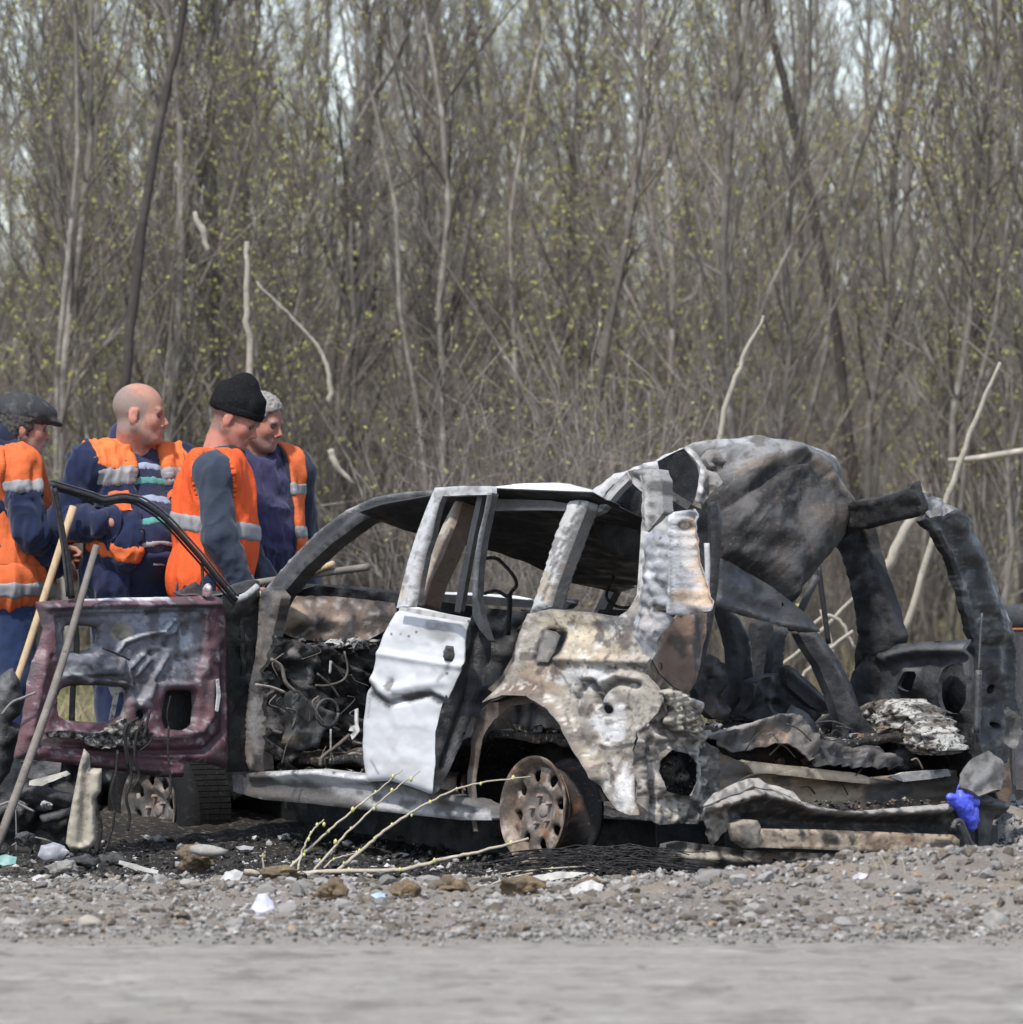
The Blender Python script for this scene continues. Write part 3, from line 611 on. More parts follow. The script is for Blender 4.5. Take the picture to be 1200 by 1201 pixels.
P('corner_pillar', [(736, 552), (752, 550), (772, 550), (777, 565), (777, 600), (768, 618), (758, 627), (753, 622), (753, 577), (742, 567)], S(.14, 6), th=.05, step=3.6, relief=[('l', [(764, 560), (762, 615)], 7, .03), ('l', [(745, 560), (757, 580), (757, 620)], 3, -.016), ('n', .08, .01)], base=(.23, .225, .22), paint=[('n', .12, .0, .35, (.05, .048, .046), .85), ('l', [(752, 560), (762, 575), (763, 620)], 3, (.50, .49, .48), .8)])
P('corner_strip', [(752, 622), (759, 627), (757, 660), (753, 700), (748, 712), (736, 722), (730, 724), (738, 714), (747, 698)], S(.10, 6), th=.03, base=(.42, .41, .39), step=4, paint=[('n', .12, .1, .4, (.12, .11, .10), .7)])
P('peeled_corner_panel', [(757, 626), (768, 618), (779, 606), (795, 600), (812, 597), (815, 603), (815, 640), (817, 662), (825, 692), (833, 716), (815, 720), (794, 721), (785, 732), (775, 745), (768, 758), (764, 774), (752, 772), (742, 760), (740, 735), (750, 700)], S(-.05, -4), step=2.8, th=.005,
  holes=[[(768, 711), (771, 710), (783, 715), (782, 719), (770, 716)], [(802, 611), (805, 611), (807, 617), (804, 621), (801, 617)]],
  relief=[('l', [(795, 604), (797, 640), (796, 690), (794, 718)], 7, .045), ('b', 770, 655, 18, 40, .02), ('l', [(808, 606), (810, 660), (828, 712)], 4, -.03), ('e', 4, -.01), ('n', .05, .010), ('f', 15, 0.007), ('b', 765, 740, 14, 20, .02)],
  base=(.31, .315, .33), paint=[('b', 768, 655, 16, 40, (.24, .245, .265), .85), ('b', 777, 608, 20, 14, (.33, .32, .285), .8), ('l', [(795, 604), (797, 640), (796, 690)], 6, (.46, .465, .48), .8), ('b', 766, 672, 8, 14, (.60, .60, .61), .7), ('l', [(808, 614), (812, 660), (826, 705)], 7, (.42, .29, .19), .85), ('l', [(806, 625), (806, 660)], 4, (.62, .60, .57), .8), ('b', 812, 700, 16, 14, (.46, .35, .25), .8), ('b', 764, 730, 16, 22, (.33, .31, .30), .8), ('n', .06, .15, .42, (.15, .145, .14), .6), ('n', .12, .25, .5, (.50, .49, .48), .5), ('h', 3, SOOT, .9), ('l', [(797,610),(798,660),(796,716)], 1.4, (.07,.065,.06), .6), ('l', [(760,640),(754,690),(750,735)], 1.5, (.10,.095,.09), .6), ('b', 776, 630, 1.8, 1.8, (.008, .008, .008), .95), ('b', 786, 690, 1.8, 1.8, (.008, .008, .008), .95), ('b', 772, 742, 1.8, 1.8, (.008, .008, .008), .95), ('b', 790, 640, 1.8, 1.8, (.008, .008, .008), .95)])
P('inner_corner_panel', [(776, 746), (786, 732), (795, 722), (830, 719), (828, 745), (822, 775), (816, 800), (806, 812), (790, 806), (774, 790), (766, 775)], R(-.70), m_burn, step=4, th=.01, holes=[[(771, 778), (776, 777), (778, 786), (773, 787)]], relief=[('n', .05, .014), ('l', [(812, 722), (806, 808)], 4, .02)], base=(.17, .115, .085), paint=[('l', [(770, 790), (766, 775), (778, 748)], 4, (.36, .30, .23), .8), ('b', 818, 755, 8, 40, (.07, .07, .072), .8), ('n', .06, .1, .4, (.06, .05, .045), .8)])

# ---- the roof sheet, sagging into the cabin
def grid_sheet(name, us, vs, zf, mat, base, paint=None, th=.006, parent=None, keep=None, under=None):
    U, Vv = np.meshgrid(us, vs); Z = zf(U, Vv); Pw = CO + U[..., None] * CF + Vv[..., None] * CR + Z[..., None] * UP
    i = np.arange(U.size).reshape(U.shape); F = np.stack([i[:-1, :-1], i[:-1, 1:], i[1:, 1:], i[1:, :-1]], -1).reshape(-1, 4)
    if keep is not None:
        k = keep(U, Vv).ravel(); F = F[k[F].all(1)]
    V = Pw.reshape(-1, 3); N0 = len(V); C = np.tile(np.array(base, float), (N0, 1))
    if paint is not None: C = paint(U.ravel(), Vv.ravel(), C)
    e = np.concatenate([F[:, [0, 1]], F[:, [1, 2]], F[:, [2, 3]], F[:, [3, 0]]]); kk = np.sort(e, 1); key = kk[:, 0] * 10 ** 7 + kk[:, 1]
    _, ix, ct = np.unique(key, return_index=True, return_counts=True); B = e[ix[ct == 1]]
    wall = np.stack([B[:, 0], B[:, 0] + N0, B[:, 1] + N0, B[:, 1]], 1)
    return mk(name, np.concatenate([V, V - th * UP]), [F, F[:, ::-1] + N0, wall], mat, parent or car, np.concatenate([C, C if under is None else np.tile(np.array(under), (N0, 1))]))
uv = lambda U, Vv: np.stack([U, Vv], -1)
def roof_z(U, Vv):
    t = np.clip((Vv - .13) / 1.35, 0, 1); edge = np.interp(U, [-.4, -.25, .43, .855, 1.2, 1.4], [1.44, 1.452, 1.472, 1.447, 1.412, 1.372])
    return edge - .34 * t ** .9 + (.035 * fbm(uv(U, Vv), 3.2, 4, 3) - .05 * sstep(.5, -.1, U)) * np.sin(np.pi * t)
grid_sheet('roof', np.linspace(-.25, 1.40, 70), np.linspace(.13, 1.5, 60), roof_z, m_soot, (.09, .088, .087), keep=lambda U, Vv: (U > -.25 + .40 * sstep(.5, 1.4, Vv) + .15 * fbm(uv(U, Vv), 3, 9, 3)) & (Vv < 1.45 - .06 * fbm(uv(U, Vv), 5, 19, 2)) & (U < 1.36 + .05 * fbm(uv(U, Vv), 4, 29, 2)), under=(.022, .021, .021))
# ---- crumpled rear roof, peeled up over the load bay
flap = [(801, 525), (812, 521), (840, 519), (865, 520), (885, 521), (910, 526), (936, 534), (963, 545), (972, 556), (979, 578), (990, 594), (996, 605), (993, 620), (987, 632), (974, 648), (960, 664), (945, 686), (933, 708), (916, 694), (894, 680), (866, 664), (840, 652), (832, 630), (834, 600), (826, 575), (820, 560), (814, 545)]
P('crumpled_rear_roof', flap, R(-.42, 25), m_burn, step=2.8, th=.006, smooth=1, rag=1.2,
  relief=[('puff', 45, .16), ('b', 900, 560, 60, 30, .06), ('l', [(838, 608), (880, 575), (914, 562), (935, 580)], 7, -.035), ('l', [(845, 640), (900, 655), (940, 690)], 9, -.03), ('l', [(860, 530), (930, 570), (985, 610)], 7, .03), ('l', [(905, 590), (925, 640), (935, 690)], 10, -.02), ('n', .022, .02), ('f', 56, 0.014), ('r', .05, .005)],
  base=(.026, .025, .025), back=(.02, .02, .02), paint=[('p', [(795, 515), (1000, 500), (1000, 600), (990, 612), (968, 588), (942, 566), (918, 556), (890, 560), (862, 564), (838, 572), (815, 566)], 7, (.20, .197, .195), .9), ('p', [(800, 515), (1000, 510), (985, 570), (950, 560), (910, 542), (870, 540), (830, 545)], 6, (.36, .36, .365), .6), ('n', .06, .0, .3, (.09, .088, .087), .6), ('l', [(842, 570), (880, 563), (920, 566), (955, 588), (990, 610)], 6, (.20, .165, .13), .6), ('n', .05, .15, .4, (.07, .065, .06), .8), ('l', [(895, 530), (950, 565), (985, 600)], 3, (.06, .058, .055), .8), ('l', [(870, 525), (920, 545)], 2, (.09, .085, .08), .7), ('b', 955, 620, 40, 18, (.10, .085, .072), .6), ('l', [(842, 640), (900, 580), (915, 560)], 4, SOOT, .8), ('l', [(845,600),(870,585),(900,572),(914,562)], 2.0, (.008,.008,.008), .8), ('l', [(905,585),(918,625),(930,680)], 1.8, (.09,.085,.08), .5), ('l', [(860,640),(890,600),(930,590)], 1.6, (.008,.008,.008), .7), ('n', .25, .2, .42, (.07,.06,.055), .6), ('l', [(905,525),(940,548),(965,575)], 2, (.06,.058,.055), .8), ('l', [(850,524),(900,540),(930,556)], 1.6, (.10,.10,.10), .7)])
P('torn_roof_fold', [(801, 525), (808, 523), (818, 532), (828, 548), (842, 556), (848, 566), (834, 578), (824, 592), (814, 588), (819, 570), (821, 548), (812, 536)], R(-.62, 0, 30), m_burn, step=3.6, th=.006, relief=[('n', .07, .03), ('l', [(812, 532), (826, 560), (818, 588)], 4, .03)], base=(.24, .225, .21), paint=[('l', [(806, 526), (822, 550), (820, 588)], 3.5, (.52, .51, .50), .8), ('n', .1, .0, .35, (.06, .055, .05), .85)])
P('bent_bracket', [(828, 538), (836, 528), (842, 527), (846, 536), (851, 541), (849, 549), (840, 553), (832, 549)], R(-.72), m_burn, step=3, th=.03, relief=[('n', .15, .03), ('puff', 3.2, 0.014)], base=(.16, .15, .14), paint=[('b', 840, 546, 10, 4, SOOT, .95)])
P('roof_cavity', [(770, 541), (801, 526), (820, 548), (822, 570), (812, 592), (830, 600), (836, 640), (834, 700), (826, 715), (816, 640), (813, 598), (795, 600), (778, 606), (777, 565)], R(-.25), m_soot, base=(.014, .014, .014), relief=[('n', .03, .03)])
P('loose_bracket', [(784, 584), (790, 577), (812, 590), (806, 598)], R(-.40), m_burn, base=(.11, .105, .10), th=.006)
P('hanging_side_sheet', [(840, 652), (866, 664), (894, 680), (918, 696), (936, 711), (950, 727), (958, 741), (936, 742), (905, 731), (870, 722), (836, 711), (832, 690)], R(-.58), m_soot, step=4, th=.006, relief=[('n', .03, .03), ('l', [(838, 706), (900, 727), (955, 740)], 4, .02)], base=(.062, .064, .07), paint=[('l', [(838, 708), (900, 728), (955, 739)], 3, (.16, .15, .145), .7), ('n', .08, .2, .5, (.14, .14, .145), .6), ('b', 860, 690, 1.8, 1.8, (.008, .008, .008), .95), ('b', 880, 700, 1.8, 1.8, (.008, .008, .008), .95), ('b', 905, 716, 1.8, 1.8, (.008, .008, .008), .95), ('b', 930, 728, 1.8, 1.8, (.008, .008, .008), .95), ('b', 850, 704, 1.8, 1.8, (.008, .008, .008), .95), ('b', 944, 735, 1.8, 1.8, (.008, .008, .008), .95), ('n', .06, .1, .4, (.13,.12,.115), .5)], holes=[[(918, 707), (921, 706), (922, 712), (919, 714)]])
P('hatch_arm', [(936, 741), (958, 740), (968, 752), (985, 775), (1000, 805), (1010, 836), (1025, 855), (1042, 872), (1030, 878), (1010, 872), (988, 868), (986, 850), (975, 815), (960, 780), (945, 758)], R(-.50), m_soot, step=4, th=.05, relief=[('puff', 3.2, 0.014), ('l', [(950, 745), (985, 800), (1000, 850)], 4, .015)], base=(.055, .056, .06), paint=[('l', [(945, 758), (975, 815), (986, 850)], 3, (.17, .165, .16), .6), ('l', [(952,748),(980,790),(998,830),(1006,860)], 1.5, (.20,.20,.205), .7), ('l', [(958,744),(990,786),(1006,830)], 1.3, (.010,.010,.010), .8), ('b', 972, 780, 2.0, 2.0, (.008, .008, .008), .95), ('b', 985, 806, 2.0, 2.0, (.008, .008, .008), .95), ('b', 996, 850, 2.0, 2.0, (.008, .008, .008), .95), ('n', .1, .15, .45, (.17,.14,.12), .5)])
P('seal_strip', [(834, 590), (842, 588), (847, 610), (846, 640), (842, 690), (838, 720), (828, 770), (818, 800), (812, 806), (820, 770), (830, 715), (834, 660)], R(-.66), m_soot, step=4, th=.02, relief=[('puff', 4, .01)], base=(.03, .03, .031), paint=[('l', [(843, 592), (846, 630)], 3, (.2, .2, .2), .7)])
pipe('gas_strut', pxline([(829, 637), (830, 665), (829, 692)], R(-.72)), .011, m_burn, car, 8, (.42, .42, .42)); pipe('strut_rod', pxline([(829, 690), (828, 715)], R(-.72)), .005, m_burn, car, 6, (.25, .25, .25))

# ---- rear corner: lamp box and burnt structure
P('lamp_recess', [(772, 808), (778, 816), (790, 820), (806, 824), (826, 826), (822, 840), (824, 862), (838, 880), (848, 905), (842, 930), (832, 950), (822, 966), (795, 966), (772, 968), (758, 960), (746, 940), (744, 880), (752, 858), (772, 836)], R(-.76), m_burn, step=2.8, th=.006, rag=1.0,
  holes=[[(774, 878), (800, 883), (811, 890), (811, 912), (806, 934), (790, 932), (772, 926)], [(783, 830), (790, 828), (796, 838), (793, 848), (785, 842)]],
  relief=[('f', 15, 0.018), ('r', .15, .005), ('n', .05, .02), ('h', 3, .025), ('l', [(752, 868), (756, 955)], 4, .03), ('l', [(763, 868), (766, 950)], 3, -.03), ('l', [(772, 866), (822, 864)], 4, .03), ('l', [(816, 870), (814, 940)], 4, .02)],
  base=(.17, .15, .13), paint=[('n', .07, -.05, .25, (.035, .032, .030), .9), ('n', .12, .1, .35, (.46, .43, .38), .85), ('b', 785, 950, 24, 14, (.42, .39, .33), .75), ('l', [(756, 868), (760, 955)], 5, (.06, .058, .06), .8), ('b', 795, 845, 14, 14, (.40, .36, .28), .7), ('l', [(816, 880), (813, 935)], 4, (.44, .42, .38), .7), ('b', 836, 905, 14, 30, (.10, .095, .09), .6), ('b', 752, 880, 2.0, 2.0, (.008, .008, .008), .95), ('b', 752, 905, 2.0, 2.0, (.008, .008, .008), .95), ('b', 753, 930, 2.0, 2.0, (.008, .008, .008), .95), ('b', 812, 870, 2.0, 2.0, (.008, .008, .008), .95), ('b', 826, 900, 2.0, 2.0, (.008, .008, .008), .95), ('b', 830, 925, 2.0, 2.0, (.008, .008, .008), .95), ('b', 806, 950, 2.0, 2.0, (.008, .008, .008), .95), ('l', [(771,876),(770,930)], 2, (.40,.38,.34), .6), ('n', .3, .2, .4, (.03,.028,.026), .7)])
P('lamp_cavity', [(766, 872), (818, 876), (818, 940), (766, 936)], R(-.62), m_ash, base=(.04, .038, .036), step=4, relief=[('n', .08, .04)], paint=[('b', 800, 912, 8, 5, ASH, .9), ('b', 790, 900, 12, 14, (.13, .12, .11), .8)])
P('lamp_bracket', [(775, 811), (786, 808), (800, 812), (812, 819), (827, 824), (821, 832), (812, 829), (822, 845), (822, 862), (806, 858), (790, 856), (782, 846), (788, 834), (782, 822)], R(-.84), m_burn, step=3.2, th=.02, rag=.8, relief=[('f', 8, 0.018), ('puff', 4, .012)], base=(.30, .275, .225), paint=[('n', .1, .0, .3, (.07, .06, .05), .9), ('l', [(790, 812), (826, 825)], 3, (.50, .48, .44), .7), ('b', 786, 832, 5, 10, SOOT, .9)])

# ---- load bay
def floor_z(U, Vv): return .50 + .05 * fbm(uv(U, Vv), 2.5, 3, 3) + .03 * fbm(uv(U, Vv), 9, 5, 3) - .12 * sstep(.4, .9, U)
def floor_c(U, Vv, C):
    m = sstep(-.1, .4, fbm(uv(U, Vv), 3, 8, 3)); C = C + (np.array((.10, .075, .055)) - C) * (m * .7)[:, None]; m = sstep(.2, .5, fbm(uv(U, Vv), 5, 18, 3)); return C + (np.array((.3, .29, .27)) - C) * (m * .5)[:, None]
grid_sheet('load_floor', np.linspace(-.70, 1.9, 70), np.linspace(.08, 1.66, 50), floor_z, m_ash, (.045, .043, .041), floor_c, th=.03)
P('rear_panel', [(826, 868), (850, 885), (878, 897), (930, 903), (1020, 912), (1060, 908), (1115, 903), (1140, 905), (1150, 930), (1100, 952), (1050, 955), (975, 955), (915, 940), (880, 934), (845, 945), (838, 905)], R(-.72), m_burn, step=4, th=.02, relief=[('n', .03, .02), ('f', 13, 0.013), ('l', [(880, 902), (1020, 918), (1110, 908)], 4, .03)], base=(.25, .185, .125), paint=[('n', .05, .05, .35, (.08, .07, .06), .85), ('b', 980, 935, 40, 12, (.40, .33, .23), .7), ('b', 870, 905, 26, 26, (.10, .095, .09), .8), ('b', 1040, 930, 30, 22, (.06, .06, .062), .85), ('b', 1100, 925, 40, 20, (.09, .085, .08), .8), ('l', [(880, 899), (950, 906), (1020, 914)], 3.5, (.46, .38, .27), .85), ('l', [(1050, 910), (1112, 905)], 4, (.42, .40, .37), .8)])
P('sill_plate', [(876, 896), (885, 893), (940, 900), (1000, 906), (1022, 912), (1020, 920), (960, 914), (900, 907), (884, 908)], R(-.80), m_burn, step=4, th=.02, rag=.6, relief=[('n', .06, .01)], base=(.44, .37, .27), paint=[('n', .08, .15, .4, (.13, .10, .08), .8), ('e', 2, (.2, .15, .1), .6)])
P('sill_plate', [(1044, 912), (1060, 906), (1085, 904), (1112, 902), (1116, 910), (1090, 914), (1060, 917)], R(-.78), m_burn, step=4, th=.02, base=(.36, .345, .32), paint=[('n', .08, .1, .4, (.09, .085, .08), .8)])
P('buckled_floor_sheet', [(826, 855), (850, 853), (880, 850), (905, 842), (922, 840), (940, 852), (955, 870), (957, 888), (950, 892), (932, 878), (915, 872), (888, 876), (860, 882), (840, 874)], R(-.60, 35), m_burn, step=3.6, th=.006, rag=.8, relief=[('n', .04, .03), ('l', [(840, 868), (900, 850), (925, 846), (955, 880)], 4, .05), ('f', 11, 0.011)], base=(.10, .09, .082), paint=[('l', [(828, 857), (880, 853), (918, 843)], 5, (.30, .285, .27), .7), ('b', 905, 864, 20, 10, (.30, .215, .15), .75), ('n', .07, .1, .4, SOOT, .75)])
P('sheet_shadow_side', [(842, 872), (890, 868), (930, 874), (950, 890), (953, 900), (900, 896), (876, 892), (850, 884)], R(-.55), m_soot, base=(.03, .027, .025), step=5, relief=[('n', .04, .03)], paint=[('b', 900, 885, 20, 7, (.2, .14, .1), .6)])  # dark sooty sheet behind the buckled one
P('curled_sheet', [(952, 868), (975, 866), (1000, 872), (1030, 880), (1048, 890), (1060, 898), (1040, 905), (1010, 903), (980, 902), (957, 900), (948, 886)], R(-.62, 30), m_soot, step=4, th=.006, rag=1, relief=[('n', .04, .05), ('l', [(955, 872), (1010, 882), (1050, 898)], 4, .04), ('f', 11, 0.013)], base=(.06, .056, .054), paint=[('l', [(960, 874), (1010, 884), (1046, 896)], 3, (.22, .19, .16), .7), ('n', .07, .1, .4, SOOT, .7)])
P('upright_scrap', [(922, 838), (930, 826), (945, 835), (958, 850), (966, 868), (958, 876), (945, 862)], R(-.45, 10), m_soot, step=4, th=.006, rag=1, base=(.10, .098, .098), relief=[('n', .06, .03)])
P('char_lump', [(1050, 880), (1062, 875), (1075, 884), (1080, 896), (1068, 905), (1050, 900)], R(-.66), m_soot, step=3, th=.05, rag=1.5, base=(.05, .05, .055), relief=[('n', .1, .04), ('puff', 3.2, 0.014)])
for i, (cx, cy, s) in enumerate([(912, 892, .035), (952, 890, .03), (942, 893, .025), (900, 905, .02)]):
    V, F = rockVF(60 + i, 2, .4, .8); p = PX(cx, cy, R(-.55)); mk('rust_lump', V * s + p, [F], m_ash, car, np.tile([.22, .145, .10], (len(V), 1)))
P('ash_covered_wheel_housing', [(1010, 840), (1018, 826), (1034, 820), (1055, 820), (1072, 828), (1090, 845), (1102, 862), (1108, 880), (1098, 886), (1080, 885), (1060, 882), (1045, 870), (1030, 858)], S(1.36), m_ash, step=2.6, th=.1, rag=1.2, relief=[('puff', 26, .07), ('f', 13, 0.027), ('n', .2, .03), ('f', 3, 0.011)], base=(.46, .445, .41), paint=[('b', 1028, 828, 22, 7, (.10, .085, .075), .85), ('n', .12, .0, .3, (.30, .24, .165), .8), ('n', .12, -.05, .12, (.09, .08, .07), .75), ('n', .3, .1, .3, (.05, .045, .04), .85), ('b', 1065, 865, 22, 8, (.40, .33, .22), .6)])

# ---- right side of the body, seen from inside
P('right_side_panel', [(1000, 790), (1014, 770), (1034, 760), (1044, 756), (1083, 753), (1137, 750), (1141, 800), (1142, 860), (1135, 890), (1100, 890), (1060, 885), (1010, 860), (998, 830)], S(1.60), m_soot, step=4, th=.02,
  holes=[[(1064, 789), (1067, 787), (1081, 788), (1078, 801), (1073, 812), (1058, 808), (1057, 802)], [(1104, 795), (1110, 783), (1124, 778), (1137, 778), (1137, 838), (1110, 836), (1104, 822)]], hsmooth=1,
  relief=[('l', [(1040, 774), (1060, 766), (1083, 762), (1135, 762)], 6, .05), ('h', 4, .02), ('b', 1090, 800, 10, 26, .03), ('n', .03, .02), ('l', [(1020, 815), (1030, 780), (1045, 772)], 5, -.03)], base=(.055, .057, .062), paint=[('l', [(1045, 768), (1083, 760), (1135, 759)], 4, (.19, .19, .195), .7), ('n', .06, .15, .4, (.14, .135, .13), .5), ('b', 1015, 800, 14, 30, (.03, .029, .028), .7), ('b', 1040, 770, 2.0, 2.0, (.008, .008, .008), .95), ('b', 1052, 772, 2.0, 2.0, (.008, .008, .008), .95), ('b', 1068, 776, 2.0, 2.0, (.008, .008, .008), .95), ('b', 1090, 778, 2.0, 2.0, (.008, .008, .008), .95), ('b', 1100, 772, 2.0, 2.0, (.008, .008, .008), .95), ('b', 1120, 770, 2.0, 2.0, (.008, .008, .008), .95), ('b', 1046, 800, 2.0, 2.0, (.008, .008, .008), .95), ('b', 1050, 815, 2.0, 2.0, (.008, .008, .008), .95), ('b', 1090, 820, 2.0, 2.0, (.008, .008, .008), .95), ('b', 1096, 846, 2.0, 2.0, (.008, .008, .008), .95), ('b', 1085, 840, 2.0, 2.0, (.008, .008, .008), .95), ('b', 1118, 848, 2.0, 2.0, (.008, .008, .008), .95), ('b', 1128, 852, 2.0, 2.0, (.008, .008, .008), .95), ('l', [(1058,786),(1066,784),(1083,785)], 1.5, (.25,.25,.26), .6), ('l', [(1102,800),(1108,782),(1124,776)], 1.5, (.25,.25,.26), .6)])
P('outer_skin', [(1040, 775), (1150, 770), (1150, 850), (1040, 850)], S(1.74), m_soot, base=(.018, .018, .019), step=8, relief=[('b', 1125, 810, 16, 26, .06)])
P('right_rear_pillar', [(981, 640), (996, 614), (1016, 618), (1020, 644), (1035, 682), (1046, 718), (1055, 749), (1050, 762), (1030, 772), (1014, 772), (1002, 793), (1002, 770), (1007, 745), (1004, 718), (998, 690), (990, 662)], S(1.58, -10), m_soot, th=.05, step=4, relief=[('puff', 3.2, 0.014), ('n', .06, .012)], base=(.038, .038, .04), paint=[('l', [(1010, 640), (1030, 700), (1042, 745)], 5, (.12, .12, .125), .7), ('b', 1006, 660, 2.0, 2.0, (.008, .008, .008), .95), ('b', 1016, 690, 2.0, 2.0, (.008, .008, .008), .95), ('b', 1022, 720, 2.0, 2.0, (.008, .008, .008), .95), ('b', 1030, 745, 2.0, 2.0, (.008, .008, .008), .95), ('l', [(1000,640),(1012,690),(1016,740)], 1.4, (.012,.012,.012), .8), ('l', [(1018,650),(1038,710)], 1.2, (.22,.22,.23), .6), ('n', .1, .2, .5, (.13,.10,.08), .5)])
P('right_roof_rail', [(990, 594), (1005, 588), (1028, 585), (1050, 579), (1062, 573), (1072, 566), (1076, 575), (1084, 600), (1078, 606), (1050, 612), (1018, 621), (1000, 622), (985, 634)], S(1.52, -18), m_soot, th=.03, step=4, rag=.8, relief=[('puff', 3.2, 0.014), ('n', .05, .02)], base=(.028, .027, .027), paint=[('n', .08, .2, .45, (.09, .085, .08), .6)])
P('right_tail_pillar', [(1071, 567), (1080, 575), (1096, 584), (1112, 594), (1134, 606), (1146, 628), (1150, 645), (1160, 668), (1169, 690), (1179, 716), (1187, 742), (1193, 772), (1193, 810), (1196, 835), (1190, 850), (1182, 880), (1178, 905), (1160, 925), (1142, 930), (1130, 905), (1138, 885), (1141, 850), (1141, 800), (1138, 765), (1134, 749), (1126, 712), (1118, 682), (1109, 660), (1096, 634), (1082, 612), (1086, 600)], R(-.72, 0, -18), m_soot, step=2.8, th=.03, rag=1.0,
  holes=[[(1165, 803), (1172, 803), (1173, 812), (1167, 815), (1163, 810)], [(1166, 848), (1174, 846), (1176, 852), (1168, 856)]],
  relief=[('l', [(1110, 600), (1140, 660), (1165, 730), (1172, 790)], 10, .03), ('l', [(1092, 622), (1120, 680), (1140, 760), (1142, 860)], 6, .025), ('puff', 3.2, 0.014), ('n', .04, .010), ('r', .05, .005), ('r', .14, .002), ('b', 1168, 830, 14, 14, -.03), ('h', 3, -.01), ('p', [(1144, 755), (1185, 750), (1192, 810), (1186, 840), (1146, 870)], 6, -.03)],
  base=(.055, .057, .063), paint=[('b', 1098, 596, 18, 9, (.30, .30, .30), .7), ('l', [(1142, 632), (1168, 696), (1184, 745)], 5, (.24, .25, .27), .75), ('l', [(1090, 620), (1110, 665), (1130, 740)], 4, (.035, .034, .034), .8), ('n', .07, .15, .4, (.19, .185, .18), .55), ('p', [(1144, 760), (1182, 752), (1190, 810), (1182, 845), (1146, 870)], 5, (.05, .05, .052), .8), ('b', 1160, 905, 18, 18, (.16, .155, .15), .7), ('h', 2.5, (.03, .028, .028), .9), ('b', 1104, 628, 2.4, 2.4, (.008, .008, .008), .95), ('b', 1116, 656, 2.4, 2.4, (.008, .008, .008), .95), ('b', 1128, 690, 2.4, 2.4, (.008, .008, .008), .95), ('b', 1138, 730, 2.4, 2.4, (.008, .008, .008), .95), ('b', 1152, 690, 2.4, 2.4, (.008, .008, .008), .95), ('b', 1160, 720, 2.4, 2.4, (.008, .008, .008), .95), ('b', 1174, 760, 2.4, 2.4, (.008, .008, .008), .95), ('b', 1150, 880, 2.4, 2.4, (.008, .008, .008), .95), ('b', 1182, 810, 2.4, 2.4, (.008, .008, .008), .95), ('b', 1162, 780, 2.4, 2.4, (.008, .008, .008), .95), ('b', 1158, 842, 2.4, 2.4, (.008, .008, .008), .95), ('b', 1146, 652, 2.4, 2.4, (.008, .008, .008), .95), ('l', [(1148,640),(1160,690),(1170,745),(1172,800)], 1.6, (.30,.31,.33), .7), ('l', [(1120,640),(1136,700),(1142,745)], 1.4, (.02,.02,.02), .8), ('b', 1125, 640, 8, 16, (.17,.175,.185), .5), ('n', .2, .3, .5, (.35,.35,.35), .5)])
P('torn_pillar_top', [(1071, 567), (1078, 572), (1096, 583), (1110, 590), (1118, 598), (1106, 606), (1092, 607), (1084, 600)], R(-.80, 20), m_burn, step=3.4, th=.006, rag=1.2, relief=[('n', .1, .03)], base=(.24, .24, .245), paint=[('n', .1, .0, .3, (.06, .06, .06), .85)])
pipe('gas_strut', pxline([(1148, 786), (1147, 820), (1146, 860)], R(-.84)), .013, m_soot, car, 8, (.11, .11, .115)); pipe('strut_rod', pxline([(1152, 719), (1150, 750), (1148, 788)], R(-.84)), .005, m_soot, car, 6, (.12, .12, .12))
P('pillar_foot', [(1130, 905), (1140, 890), (1160, 880), (1176, 890), (1182, 905), (1176, 925), (1150, 932), (1128, 922)], R(-.80, 30), m_burn, step=4, th=.02, relief=[('n', .06, .03)], base=(.15, .145, .14), paint=[('n', .09, .0, .35, (.05, .048, .046), .8)])
P('side_flap', [(1176, 826), (1186, 832), (1197, 840), (1199, 860), (1190, 880), (1178, 872), (1180, 850)], R(-.70, 0, 20), m_soot, step=4, th=.006, rag=1, base=(.12, .115, .11), relief=[('n', .08, .03)])
P('rust_strip', [(1170, 900), (1184, 895), (1188, 930), (1180, 950), (1168, 938)], R(-.68), m_burn, step=4, th=.01, rag=1, base=(.18, .125, .085), paint=[('n', .1, .0, .35, (.05, .045, .04), .8)])

